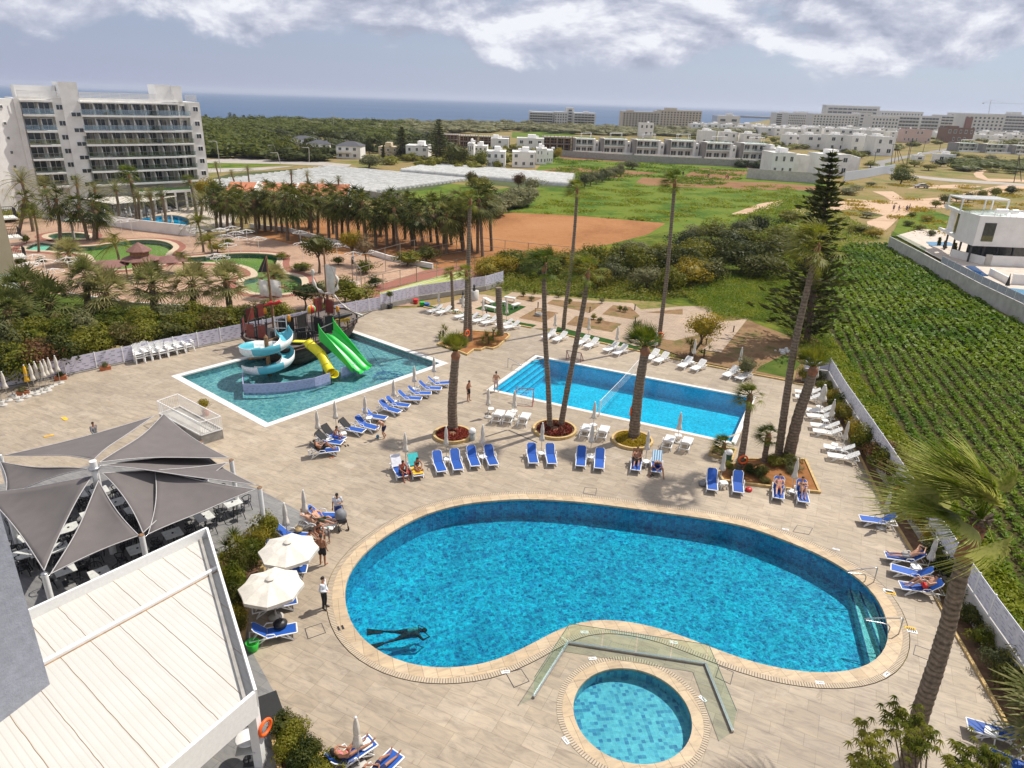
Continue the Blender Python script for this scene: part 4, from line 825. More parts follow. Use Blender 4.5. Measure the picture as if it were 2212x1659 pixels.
# far hotels
tanw=mat('tan_render',(.50,.44,.36),.9,.2,.05); whiter=mat('far_white_render',(.62,.60,.57),.9,.2,.05)
def hotel(xl,xr,yb,yt,label,rows,cols,style='win',wm=None,depth=25,extra=()):
    P0=G(xl,yb); P1=G(xr,yb+.0322*(xr-xl)); b=Bld('hotel_building',P0,P1,label,'hotel','far hotels along the coast'); W=b.W; H=HG(P0,yt); wm=wm or whiter
    b.box('wall',0,W,0,depth,0,H,wm)
    fh=H/(rows+.6)
    for r in range(rows):
        z=fh*(r+.35)
        if style=='win':
            for c in range(cols): win(b,W*(c+.5)/cols-W/cols*.22,z,W/cols*.44,fh*.5,-.2,mesh=WIND)
        else:
            for c in range(cols): win(b,W*(.04+.92*c/cols),z,W*.92/cols*.88,fh*.66,-.1,mesh=WIND)
            b.box('balcony',W*.03,W*.97,-1.6,0,z-fh*.1,z+fh*.16,wm)
    for x0,x1,h in extra: b.box('roof_block',W*x0,W*x1,3,depth*.7,H,H*(1+h),wm)
    return b
hotel(1142,1195,271,240.5,'low white hotel wing with five balcony rows before the sea',5,9,'balc',extra=((0,.1,.03),))
hotel(1197,1224,273,241,'middle part of the far white hotel with small balconies',5,5,'win'); hotel(1222,1238,273,232,'slim white stair tower of the far hotel before the sea',6,1,'win'); hotel(1238,1285,274,243,'right wing of the far white hotel with balcony rows',5,6,'balc',extra=((.5,.7,.1),))
hotel(1343,1422,278,240,'left half of the tan hotel with many small square windows',7,12,'win',tanw,extra=((.15,.3,.08),(.9,1,.08))); hotel(1424,1512,276,237,'right half of the tan hotel with raised middle block',7,13,'win',tanw,extra=((.15,.4,.12),))
hotel(1547,1596,275,249,'small white hotel with zigzag stair left of the distant town',2,2,'win',extra=((.5,.7,.2),))
hotel(1674,1700,272,243,'white hotel block with side balconies, leftmost of the town hotels',6,2,'balc',extra=((.5,1,.08),)); hotel(1700,1752,274,244,'white town hotel with closely set narrow windows',5,14,'win',extra=((.35,.8,.12),))
hotel(1753,1848,277,245,'long cream town hotel with small square windows',5,14,'win'); hotel(1780,1894,262,228,'tall glassy town hotel with projecting flat roof',4,10,'balc',extra=((-.03,1.02,.05),)); hotel(1850,1878,280,243,'white slab like town hotel with windowless end wall',5,2,'win'); hotel(1879,1935,284,250,'stepped white apartment block in the town',4,8,'win')
hotel(1900,1990,262,239,'wide flat town hotel behind the others',3,14,'win'); hotel(1936,1982,283,249,'white town hotel with four dark balcony rows',4,6,'balc'); hotel(1984,2024,284,250,'second white town hotel with four dark balcony rows',4,5,'balc'); hotel(2026,2072,284,248,'third white town hotel with four dark balcony rows',5,5,'balc')
b_=hotel(2076,2160,288,246,'town hotel with tall brown panel and balcony rows',5,9,'win'); b_.box('brown_panel',b_.W*.02,b_.W*.19,-2.0,-.3,2,b_.H if hasattr(b_,'H') else 20,mat('brown_panel',(.22,.09,.05),.7))
hotel(2162,2235,284,247,'white town hotel at the right edge',5,9,'balc',extra=((.2,.5,.15),)); hotel(2050,2200,262,243,'long distant hotel block behind the crane',3,16,'win')
# scaffolded concrete shells
for i,(a,b,c,d) in enumerate([(955,990,312,290),(990,1032,318,292),(1034,1075,318,294),(1076,1100,316,295),(1172,1235,326,294)]):
    P0=G(a,c); P1=G(b,c+.03*(b-a)); q=Bld('unfinished_building',P0,P1,f'concrete shell under construction with wooden scaffolding, {ordw(i+1)} from the left','building site','unfinished shells'); H=HG(P0,d); W=q.W
    for k in range(3): q.box('floor_slab',0,W,0,10,H*k/2.2,H*k/2.2+.4,concrete)
    for k in range(5): q.box('column',W*k/4.3,W*k/4.3+.5,.3,.9,.4,H*.9,concrete)
    mb=MB()
    for k in range(9): mb.bar((W*k/8,-1,0),(W*k/8,-1,H*1.08),.22)
    for k in range(5): mb.bar((0,-1,H*k/4.2),(W,-1,H*k/4.2),.2)
    mb.build('scaffold',wood,q.t); q.box('inner_wall',.5,W-.5,5,5.3,.4,H*.85,hullb)
# ---- white angular villa on the right
ZT=7.2; A=G(2063,447,ZT); B=G(2118,470,ZT); C=G(2215,473.7,ZT); ZB=HG(B,531)
vt=thing('villa','white angular modern villa on dark columns with roof pergola, at the right edge','house',(B.x,B.y,0)); o=Vector((B.x,B.y,0)); back=Vector((.35,1,0)).normalized()
a,b,c=[Vector((p.x-B.x,p.y-B.y,0)) for p in (A,B,C)]
bk=Vector((-(c-b).y,(c-b).x,0)).normalized(); 
c2=c+(c-b).normalized()*5
mb=MB(); mb.prism([b,c2,c2+bk*9,b+bk*5.5],ZB,ZT); mb.build('upper_floor',wallw,vt)
ab=(b-a); n_ab=Vector((ab.y,-ab.x,0)).normalized()
if n_ab.dot(Vector((0,1,0)))>0: n_ab=-n_ab
# open loggia frame along A-B: a slab above and below, a fin at A, glazing set back
mb=MB(); q=[a,b-ab*.004,b+bk*3.4,a+bk*3.4]; mb.prism(q,ZB,ZB+.45); mb.prism(q,ZT-.45,ZT-.003); mb.build('loggia_frame',wallw,vt)
mb=MB(); mb.prism([a-n_ab*.01,a+ab*.16,a+ab*.16+bk*.9,a+bk*.9-n_ab*.01],ZB+.45,ZT-.45); mb.build('loggia_pier',wallw,vt)
mb=MB(); s0=a+ab*.38+bk*1.4; s1=b-ab*.02+bk*1.0; mb.bar(s0+Vector((0,0,(ZB+ZT)/2)),s1+Vector((0,0,(ZB+ZT)/2)),.06,ZT-ZB-.95); gl_=mb.build('glazing',darkg,vt)
mb=MB()
for k in range(5): p=s0.lerp(s1,k/4); mb.bar(p+Vector((0,0,ZB+.46))+n_ab*.05,p+Vector((0,0,ZT-.46))+n_ab*.05,.12,.12)
mb.build('mullions',wallw,gl_)
mb=MB(); mb.bar(a+ab*.18+n_ab*.02+Vector((0,0,ZB+.9)),b-ab*.03+n_ab*.02+Vector((0,0,ZB+.9)),.02,.85); mb.build('balustrade',bglass,vt)
bc=(c-b); bl=bc.length; bu=bc.normalized(); nb=-bk
mb=MB(); p=b+bu*.95+nb*.02; mb.bar(p+Vector((0,0,(ZB+ZT)/2)),p+bu*1.75+Vector((0,0,(ZB+ZT)/2)),.06,ZT-ZB-1.5); w_=mb.build('window',darkg,vt); mb=MB(); mb.bar(p+nb*.06+Vector((0,0,ZB+1.2)),p+bu*1.75+nb*.06+Vector((0,0,ZB+1.2)),.02,.8); mb.build('balustrade',bglass,w_)
mb=MB(); ring(mb,[x+Vector((0,0,0)) for x in offs([b,c2,c2+bk*9,b+bk*5.5],-.2)],[b,c2,c2+bk*9,b+bk*5.5],ZT+.003,ZT+.25); mb.build('parapet',wallw,vt)
mb=MB()
for p0,p1 in ((a+bk*3,b+bk*3),(b+bk*3,b+bk*3+bu*6)): mb.bar(p0+Vector((0,0,ZT+.5)),p1+Vector((0,0,ZT+.5)),.02,.9)
mb.build('roof_balustrade',bglass,vt)
pz=ZT+2.3; pp=[b+bk*4+bu*.2-bu*1.2,b+bk*4+bu*6,b+bk*8+bu*6,b+bk*8-bu*1]; mb=MB()
for i in range(4): mb.bar(pp[i]+Vector((0,0,pz)),pp[(i+1)%4]+Vector((0,0,pz)),.2)
for k in range(22): mb.bar(pp[0].lerp(pp[1],k/21)+Vector((0,0,pz+.06)),pp[3].lerp(pp[2],k/21)+Vector((0,0,pz+.06)),.12,.05)
mb.build('roof_pergola',white,vt)
for p in pp+[pp[0].lerp(pp[1],.5)]: mb=MB(); mb.bar(p+Vector((0,0,ZT)),p+Vector((0,0,pz)),.18); mb.build('pergola_post',white,vt)
mb=MB()
for k,(x,y) in enumerate(((3.2,2),(4.2,2.2),(5.6,2))):
    p=b+bu*x+bk*y; mb.tube([p+Vector((0,0,ZT+.8)),p+bu*.9+Vector((0,0,ZT+.8))],.38,10); mb.bar(p+Vector((0,0,ZT)),p+Vector((0,0,ZT+.6)),.08); mb.bar(p+bu*.9+Vector((0,0,ZT)),p+bu*.9+Vector((0,0,ZT+.6)),.08)
mb.build('water_tank',white,vt)
for x,y in ((.25,.6),(2.2,.6),(.1,3.4),(4.5,1.0),(7,1.2)): 
    p=b+bu*x+bk*y; mb=MB(); mb.bar(p,p+Vector((0,0,ZB)),.22); mb.build('column',darkmetal,vt)
for x,y in ((.9,2.6),(1.8,3)):
    p=a+ab*x*.4+bk*y; mb=MB(); mb.bar(p,p+Vector((0,0,ZB)),.22); mb.build('column',darkmetal,vt)
mb=MB(); mb.bar(b+bu*1+bk*3+Vector((0,0,ZB/2)),b+bu*12+bk*3+Vector((0,0,ZB/2)),.1,ZB); mb.build('ground_glazing',darkg,vt)
VS=1.6
# villa garden level, pool, garden walls
vg=[(1935,512),(1990,497),(2060,505),(2250,520),(2500,600),(2500,860),(2212,664)]
patch('villa_terrace',vg,.3,mat('pale_terrace',(.52,.44,.36)))
patch('villa_garden',[(1945,470),(2010,455),(2055,470),(2055,520),(1985,520),(1925,512)],.2,grassm)
pc=dl([(2000,522),(2050,523),(2066,530),(2010,531)],.33); sheet('villa_pool_water',[pc],.34,mat('far_pool_water',(.03,.22,.38),.1)); sheet('villa_pool_water',[dl([(2085,575),(2105,574),(2136,596),(2120,596)],.34)],.345,mat('far_pool_water2',(.01,.07,.2),.1)); sheet('villa_pool_water',[dl([(2180,622),(2240,628),(2260,650),(2205,640)],.34)],.345,mat('far_pool_water',(.03,.22,.38),.1))
def gwall_(pts,h0,h,label,m=wallw,name='garden_wall'):
    P=dl(pts); c=P[0]; t=thing(name,label,'wall',c); mb=MB()
    for p,q in zip(P,P[1:]): mb.bar(p-c+Vector((0,0,h0+h/2)),q-c+Vector((0,0,h0+h/2)),.25,h)
    mb.build('wall',m,t); return t
gwall_([(2052,558),(2124,576)],.3,1.2,'low white garden wall left of the concrete gate panel at the villa'); gwall_([(2124,576),(2137,577)],.3,1.6,'grey concrete panel between white garden walls of the villa',conw); gwall_([(2137,577),(2260,582)],.3,1.5,'white garden wall with metal bench below the villa'); gwall_([(2136,597),(2176,618)],.3,.9,'low white wall beside the dark narrow pool'); gwall_([(2182,618),(2260,622)],.3,1.4,'white wall segment behind the folded black parasol')
gwall_([(92,471),(200,481),(300,497),(410,510),(425,509)],0,1.7,'long plastered garden wall between the pink pool area and the hotel pool',wallw)
gwall_([(540,492),(620,500),(760,537),(840,562),(935,580)],0,.7,'low white wall along the row of dense palms'); gwall_([(1210,338),(1300,345),(1400,351),(1550,358),(1670,364)],0,2.6,'long beige wall in front of the modern villas',concrete); gwall_([(1612,385),(1690,391),(1767,396)],0,3.2,'beige wall with pale top before the cube houses',conw)
gwall_([(1822,392),(1870,384),(1930,372)],0,3,'pale blue striped wall rising along the road',mat('pale_blue_wall',(.50,.53,.58),.8)); gwall_([(788,425),(830,432),(880,436)],0,1.5,'dark fence at the corner of the small green field',concrete)
def railfence(pts,h0,hw,hf,label,pm,slot=True,wallmat=None,seg=2.0,fm=None,two=False):
    P=dl(pts); c=P[0]; t=thing('boundary_fence',label,'fence',c); rnd=random.Random(len(label))
    if hw: mb=MB(); [mb.bar(p-c+Vector((0,0,hw/2)),q-c+Vector((0,0,hw/2)),.25,hw) for p,q in zip(P,P[1:])]; mb.build('wall',wallmat or conw,t)
    if not hf: return t
    for p,q in zip(P,P[1:]):
        L=(q-p).length; n=max(1,round(L/seg)); d=(q-p)/n; du=d.normalized(); nr=Vector((-du.y,du.x,0)); pb=MB(); sb=MB(); po=MB()
        for k in range(n):
            a=p-c+d*k; b=a+d; z0=hw+.06; mz=z0+hf/2
            pb.bar(a+du*.04+Vector((0,0,mz)),b-du*.04+Vector((0,0,mz)),.03,hf); po=MB(); po.bar(a+Vector((0,0,hw)),a+Vector((0,0,hw+hf+.12)),.07); po.build('post',white,t)
            if slot:
                for r in range(6):
                    x=rnd.uniform(0,.5)
                    while x<d.length-.35:
                        w_=rnd.uniform(.15,.38); zz=z0+hf*(r+.6)/6.4
                        pb.bar(a+du*x+Vector((0,0,zz)),a+du*(x+w_)+Vector((0,0,zz)),.05,.028,1); x+=w_+rnd.uniform(.25,.6)
        pb.build('panel',[pm,fm or darkg],t)
    return t
# fences of the pool area
railfence([(-150,878),(0,842),(210,797),(525,731),(770,678.5),(823,668.5)],0,.12,1.25,'long pale perforated fence behind the play pool and stacked white chairs',lilac,wallmat=concrete,fm=mat('grey_slots',(.17,.16,.2),.7))
railfence([(823,668.5),(905,649),(1048,627),(1087,615)],0,.55,1.15,'pale perforated fence on a low wall beside the tennis court',lilac,wallmat=concrete,fm=mat('grey_slots',(.17,.16,.2)))
FW_=[(1784,828),(1815,885),(1870,972),(1935,1078),(1990,1165),(2060,1280),(2120,1375),(2190,1480),(2330,1690)]
railfence(FW_,0,1.15,1.05,'white slatted fence on a concrete wall along the crop field',mat('white_lilac_panel',(.66,.65,.70),.6),fm=mat('fence_slot_shade',(.40,.39,.46),.7))
railfence([(1784,828),(1731,822)],0,1.15,.95,'short return of white slatted fence at the far corner of the deck',lilac,fm=mat('fence_slot_shade',(.40,.39,.46)))
railfence([(1918,535),(1990,575),(2025,596)],0,1.9,0,'left stretch of the concrete retaining wall with glass on top beside the crops',lilac,slot=False,wallmat=conw)
railfence([(2025,596),(2110,645),(2199,691),(2400,810)],0,1.9,.9,'long concrete retaining wall with patterned grey fence above the crop field',mat('grey_lilac_panel',(.40,.41,.47),.6),wallmat=conw,fm=mat('fence_dots',(.62,.62,.66),.7))
P=dl([(1918,535),(1990,575)]); t=thing('glass_balustrade','clear glass balustrade on top of the retaining wall by the villa garden','balustrade',P[0]); mb=MB(); mb.bar(Vector((0,0,2.4)),P[1]-P[0]+Vector((0,0,2.4)),.03,.95); mb.build('glass',bglass,t)
# tennis court net fence
def netfence(pts,h,label):
    P=dl(pts); c=P[0]; t=thing('court_fence',label,'fence',c)
    for p,q in zip(P,P[1:]):
        n=max(1,round((q-p).length/3.2)); 
        for k in range(n+1): a=p.lerp(q,k/n)-c; mb=MB(); mb.tube([a,a+Vector((0,0,h))],.045,6); mb.build('post',steel,t)
        mb=MB(); 
        for zz in (.1,h/2,h-.03): mb.bar(p-c+Vector((0,0,zz)),q-c+Vector((0,0,zz)),.05)
        mb.build('rail',steel,t)
netfence([(782,640),(762,610),(925,558),(1042,535)],3.2,'tall wire fence posts round the far side of the tennis court'); netfence([(790,635),(900,610),(1025,585)],2.0,'low fence rail along the near side of the tennis court'); netfence([(1042,548),(1140,560),(1240,570)],2.4,'thin wire fence crossing in front of the orange field')
# ---------------------------------------------------------------- plants
WIND=Vector((-.85,.25,0))
def blade(vs,fs,p0,d,s,w,L,droop,wind,seg=3):
    b=len(vs); pts=[]
    for i in range(seg+1):
        t=i/seg; q=p0+d*(L*t)+Vector((0,0,-1))*droop*L*t*t+wind*L*t*t
        ww=w*(1-t*.9)*(1 if i else .5); pts.append((q-s*ww/2,q+s*ww/2))
    for a,c in pts: vs+= [tuple(a),tuple(c)]
    for i in range(seg): k=b+2*i; fs.append((k,k+1,k+3,k+2))
def fan_crown(seed,n=34,R=1.1,pet=1.0,blades=15,droop=.35,wind=.35,bw=.085,seg=2,lo=-35,hi=85,dry=0,spread=80):
    R_n=random.Random(seed); vs=[];fs=[];st=MB()
    for k in range(n):
        el=math.radians(hi+(lo-hi)*((k+.5)/n)**.85+R_n.uniform(-6,6)); az=k*2.399+R_n.uniform(-.3,.3)
        d=Vector((math.cos(az)*math.cos(el),math.sin(az)*math.cos(el),math.sin(el))); d=(d+WIND*wind*(.5+R_n.random())).normalized()
        pl=pet*R_n.uniform(.8,1.15); p0=Vector((0,0,0)); p1=d*pl+Vector((0,0,-.12*pl*pl)); st.tube([p0,p1*.5+Vector((0,0,.05)),p1],[.035,.022,.015],3,cap=False)
        s=d.cross(Vector((0,0,1))); s=s.normalized() if s.length>.1 else Vector((1,0,0)); up=s.cross(d)
        if R_n.random()<.5: roll=R_n.uniform(-.7,.7); s,up=(s*math.cos(roll)+up*math.sin(roll)),(up*math.cos(roll)-s*math.sin(roll))
        for j in range(blades):
            a=math.radians(-spread+2*spread*j/(blades-1)); bd=(d*math.cos(a)+s*math.sin(a)+up*.12).normalized(); L=R*(1-.25*abs(a)/1.5)*R_n.uniform(.85,1.1)
            bs=bd.cross(up).normalized() if bd.cross(up).length>.01 else s
            blade(vs,fs,p1,bd,bs,bw,L,droop*R_n.uniform(.6,1.4),WIND*wind*.7,seg)
    return vs,fs,st
def feather_crown(seed,n=32,L=2.6,leaf=.45,droop=.55,wind=.2,npair=20,lo=-25,hi=85,lw=.045):
    R_n=random.Random(seed); vs=[];fs=[];st=MB()
    for k in range(n):
        el=math.radians(hi+(lo-hi)*((k+.5)/n)+R_n.uniform(-5,5)); az=k*2.399+R_n.uniform(-.2,.2); d=Vector((math.cos(az)*math.cos(el),math.sin(az)*math.cos(el),math.sin(el)))
        LL=L*R_n.uniform(.8,1.1); P=[]
        for i in range(7): t=i/6; P.append(d*LL*t+Vector((0,0,-1))*droop*LL*t*t*.8+WIND*wind*LL*t*t)
        st.tube(P,[.035-.028*i/6 for i in range(7)],3,cap=False)
        for i in range(npair):
            t=.15+.85*i/npair; x=t*6; j=min(int(x),5); p=P[j].lerp(P[j+1],x-j); dd=(P[j+1]-P[j]).normalized(); s=dd.cross(Vector((0,0,1))); s=s.normalized() if s.length>.1 else Vector((1,0,0)); up=s.cross(dd)
            ll=leaf*(math.sin(PI*min(1,t*.9+.12))+.25)
            for sg in (1,-1):
                bd=(s*sg*.8+dd*.65+up*R_n.uniform(.0,.35)).normalized(); blade(vs,fs,p,bd,dd,lw,ll,.35,WIND*.15,1)
    return vs,fs,st
def mesh_of(name,vs,fs,m): 
    mb=MB(); mb.add(vs,fs); return mb.mesh(name,m)
def strunk(name,r0,r1,bend=0,n=10,rings=14,m=None,nz=.06,seed=0,h=1.0):
    R_n=random.Random(seed); mb=MB(); P=[];R=[]
    for i in range(rings+1):
        t=i/rings; P.append(Vector((bend*math.sin(t*PI),0,t*h))); r=(r0*(1-t)+r1*t)*(1+R_n.uniform(-nz,nz)); 
        if t<.06: r*=1.35
        R.append(r)
    mb.tube(P,R,n); return mb.mesh(name,m or barkm)
FANS=[fan_crown(s,n=36,wind=.5) for s in (1,2,3)]
FANM=[(mesh_of('fronds',a,b,lf_palm),c.mesh('stalks',lf_palm)) for a,b,c in FANS]
YF=[fan_crown(s,n=26,R=.95,pet=.75,wind=.16,lo=28,hi=88,droop=.08,spread=60) for s in (11,12)]
YFM=[(mesh_of('fronds',a,b,lf_palm),c.mesh('stalks',lf_palm)) for a,b,c in YF]
SF=[fan_crown(s,n=46,R=1.05,pet=.95,blades=11,wind=.08,lo=-40,hi=85,droop=.22,bw=.13) for s in (21,22)]
SFM=[(mesh_of('fronds',a,b,lf_date),c.mesh('stalks',lf_date)) for a,b,c in SF]
DM=[fan_crown(s,n=26,R=1.0,pet=.9,blades=11,wind=.3,lo=-75,hi=80,droop=.5,bw=.12) for s in (31,32)]
DMM=[(mesh_of('fronds',a,b,lf_dense),c.mesh('stalks',lf_dense)) for a,b,c in DM]
dr=fan_crown(41,n=12,R=.7,pet=.5,blades=9,lo=-85,hi=-45,wind=.1,droop=.5,bw=.1); DRY=mesh_of('dry_skirt',dr[0],dr[1],lf_dry)
FE=[feather_crown(s,wind=w) for s,w in ((51,.15),(52,.3))]
FEM=[(mesh_of('fronds',a,b,lf_date),c.mesh('stalks',lf_date)) for a,b,c in FE]
QE=[feather_crown(s,n=15,L=2.1,leaf=.55,droop=.95,wind=.1,npair=18,lo=-5,lw=.06) for s in (61,62)]
QEM=[(mesh_of('fronds',a,b,lf_mid),c.mesh('stalks',lf_mid)) for a,b,c in QE]
def child(nm,me,p,loc=(0,0,0),sc=(1,1,1),rz=0):
    o=bpy.data.objects.new(nm,me); link(o,p); o.location=loc; o.scale=sc if hasattr(sc,'__len__') else (sc,)*3; o.rotation_euler=(0,0,rz); return o
def palm(base,pts,r0,r1,kind,csc,label,group=None,seed=0,dry=True,sheath=.5,name='palm_tree',cutrz=None,rings=26):
    """base: ground point; pts: centre line in world space from base to the crown"""
    t=thing(name,label,'palm tree',base,0,group); R_n=random.Random(seed); L=smooth_line([p-base for p in pts],6); n=len(L); mb=MB(); P=[];R=[]
    tot=sum((L[i+1]-L[i]).length for i in range(n-1)); steps=max(8,int(tot/.22)); acc=0; 
    for k in range(steps+1):
        s=k/steps*(n-1); i=min(int(s),n-2); q=L[i].lerp(L[i+1],s-i); tt=k/steps; r=(r0*(1-tt)+r1*tt)*(1+R_n.uniform(-.045,.045))
        if k==0: r*=1.3
        P.append(q); R.append(r*(1.04 if k%2 else .97))
    mb.tube(P,R,12); mb.build('trunk',barkm,t)
    top=L[-1]; d=(L[-1]-L[-2]).normalized()
    if sheath: mb=MB(); mb.tube([top-d*sheath,top-d*sheath*.4,top+d*.15],[r1*1.05,r1*1.35,r1*.6],10); mb.build('sheath',barkd,t)
    M={'fan':FANM,'young':YFM,'silver':SFM,'dense':DMM,'feather':FEM,'queen':QEM}[kind][seed%2]
    cr=child('crown',M[0],t,top,csc,0 if kind in('fan','young') else R_n.uniform(0,6)); child('stalks',M[1],cr)
    if dry and kind in ('fan','dense','silver'): child('dry_skirt',DRY,t,top-d*.2,csc*.8,R_n.uniform(0,6))
    return t
def P2(b,pts,**k):               # centre line from picture points at the depth of the base (b) plus drift
    B=G(*b); out=[B]
    for i,q in enumerate(pts): out.append(AT(q[0],q[1],B.y+k.get('dy',0)*(i+1)/len(pts)))
    return B,out
MAIN=[((979,931),[(977,880),(980,820),(985,762)],.36,.25,'young',1.0,'thick rough palm with small upright crown in the round flower planter'),
((1188,926),[(1184,830),(1178,730),(1175,600),(1178,572)],.20,.13,'fan',.85,'slender palm, left of the two growing from one round planter'),
((1211,924),[(1222,860),(1245,740),(1262,650),(1270,585)],.22,.14,'fan',.85,'slender palm leaning right, right of the two in one round planter'),
((1369,947),[(1373,900),(1383,820),(1395,752)],.42,.27,'young',1.15,'thick palm with upright crown beside the long side of the middle pool'),
((1217,713),[(1222,660),(1232,590),(1241,500),(1247,408)],.22,.13,'fan',.72,'very tall thin palm behind the garden beds, left of the two tallest'),
((1422,747),[(1430,680),(1440,600),(1449,500),(1458,392)],.22,.14,'fan',.78,'very tall thin palm with orange lifebuoy at its foot, right of the two tallest'),
((1681,987),[(1693,900),(1714,760),(1738,650),(1767,530)],.27,.16,'fan',1.1,'tall slender palm with windswept crown near the right wall'),
((1702,993),[(1724,900),(1743,845),(1758,795)],.40,.25,'young',1.05,'thick leaning palm with bright tuft at the right of the big planter'),
((1596,1012),[(1606,960),(1615,895),(1621,855)],.23,.15,'fan',.62,'palm with orange lifebuoy on its trunk at the corner of the middle pool'),
((1650,1000),[(1655,970),(1661,940)],.2,.16,'fan',.52,'short fan palm between the tall trunks in the big planter'),
((1561,985),[(1563,970),(1565,960)],.14,.12,'fan',.5,'small fan palm in the square planter beside the middle pool'),
((1016,738),[(1014,650),(1012,540),(1016,432)],.24,.15,'fan',.72,'tallest grey palm of the group behind the zigzag planter'),
((1004,752),[(1006,700),(1008,640),(1008,588)],.22,.15,'fan',.55,'shorter grey palm of the group in the zigzag planter'),
((978,668),[(977,630),(975,590)],.2,.14,'fan',.55,'slender palm behind the white loungers left of the zigzag group'),
((1962,1653),[(1986,1551),(2005,1490),(2023,1435),(2036,1390),(2047,1353),(2068,1265),(2092,1183),(2121,1120)],.30,.23,None,1,'huge leaning ringed palm with wind blown fronds in the right foreground')]
def AT3(x,y,Y): return AT(x,y,Y)
for i,(b,pts,r0,r1,kd,cs,lb) in enumerate(MAIN):
    B,L=P2(b,pts,dy=(1.0 if i==14 else 0))
    if kd: palm(B,L,r0,r1,kd,cs,lb,None,seed=i,dry=kd=='fan' and cs>.86)
    else:
        t=thing('palm_tree',lb,'palm tree',B); ll=smooth_line([p-B for p in L],6); mb=MB(); P=[];R=[]; n=len(ll); R_n=random.Random(5)
        for k in range(121):
            s=k/120*(n-1); i0=min(int(s),n-2); P.append(ll[i0].lerp(ll[i0+1],s-i0)); R.append((r0*(1-k/120)+r1*k/120)*(1.05 if k%4==0 else (.97 if k%4==2 else 1))*(1+R_n.uniform(-.02,.02)))
        mb.tube(P,R,16); mb.build('trunk',barkm,t); top=ll[-1]; d=(ll[-1]-ll[-3]).normalized()
        mb=MB(); mb.tube([top-d*1.5,top-d*.8,top-d*.2],[r1*1.05,r1*1.2,r1*1.1],12); mb.build('sheath',barkd,t)
        mb=MB()
        for k in range(26): a=k*2.4; q=top-d*(.1+.02*k); e=q+Vector((math.cos(a)*.33,math.sin(a)*.33,.28)); mb.bar(q,e,.12,.04)
        mb.build('leaf_bases',barkt,t)
        # long folded fronds streaming left
        for k in range(20):
            R_n=random.Random(k+70); a=k*2.4; el=math.radians(80-95*(k/20)); d0=Vector((math.cos(a)*math.cos(el),math.sin(a)*math.cos(el),math.sin(el)))
            lift=.48 if k<12 else .0; d1=(d0*.75+Vector((-.62,.12,lift))).normalized(); pl=R_n.uniform(.9,1.4); p1=top+d1*pl; vs=[];fs=[]
            s=d1.cross(Vector((0,0,1))); s=s.normalized(); up=s.cross(d1); rl=R_n.uniform(-1.1,1.1); s,up=(s*math.cos(rl)+up*math.sin(rl)),(up*math.cos(rl)-s*math.sin(rl))
            for j in range(34):
                aa=math.radians(-78+156*j/33); bd=(d1*math.cos(aa)+s*math.sin(aa)).normalized(); blade(vs,fs,p1,bd,bd.cross(up).normalized(),.10,R_n.uniform(1.15,1.45)*(1.25-.25*abs(aa)),R_n.uniform(.05,.2),Vector((-.62,.15,.10)),4)
            fr=child('frond',mesh_of('frond',vs,fs,lf_big),t); mb=MB(); mb.tube([top,top.lerp(p1,.5)+Vector((0,0,.06)),p1],[.035,.025,.02],5); mb.build('stalk',lf_grass,fr)
# crownless palm stump
B,L=P2((1082,726),[(1079,680),(1077,621)]); t=thing('bare_palm','tall bare palm trunk without a crown in the zigzag planter','palm tree',B); mb=MB(); mb.tube([p-B for p in smooth_line(L,5)],[.30+.02*(k%2) for k in range(11)],12); mb.build('trunk',barkm,t)
# frond tips entering at the right edge
B=G(2290,1640); palm(B,[B,B+Vector((.05,0,1.2)),B+Vector((-.1,0,2.1))],.25,.2,'silver',1.35,'fan palm whose long fronds enter from the right edge beside blue loungers',seed=1,dry=False)
# neighbouring resort palms: (base, crown, radius, kind, scale)
RES=[((72,500),(47,392),'feather',1.15),((112,478),(95,400),'feather',1.0),((130,520),(121,430),'dense',1.35),((84,545),(74,465),'queen',1.15),((258,478),(250,412),'feather',.95),((298,486),(279,378),'fan',.95),((302,485),(298,425),'feather',.95),((334,490),(324,425),'feather',.9),((360,493),(349,425),'feather',.95),
((190,520),(168,445),'dense',1.25),((203,520),(200,440),'dense',1.25),((208,516),(207,458),'dense',1.2),((440,545),(427,480),'queen',1.3),((459,560),(452,520),'queen',1.0),((258,580),(249,530),'queen',1.4),((148,572),(148,545),'silver',.95),((398,590),(394,562),'queen',1.0),
((20,470),(12,400),'feather',1.1),((40,505),(52,430),'dense',1.0),((172,470),(166,398),'feather',.9),((210,466),(204,410),'feather',.9),((430,480),(436,440),'feather',1.25),((425,470),(410,390),'fan',.6)]
KN={'feather':'feathery date palm','dense':'dense green fan palm','queen':'drooping queen palm','fan':'tall fan palm','silver':'low shaggy fan palm'}
srt=sorted(RES,key=lambda r:r[1][0]); cnt={}
for i,(b,c,k,s) in enumerate(srt):
    cnt[k]=cnt.get(k,0)+1; B=G(*b); T=AT(c[0],c[1],B.y); mid_=B.lerp(T,.5)+Vector((.15,0,0)); palm(B,[B,mid_,T],.26 if k!='queen' else .17,.2 if k!='queen' else .12,k,s*1.35,f'{KN[k]}, {ordw(cnt[k])} of its kind from the left in the resort garden','palms in the resort garden',seed=i,dry=k!='queen')
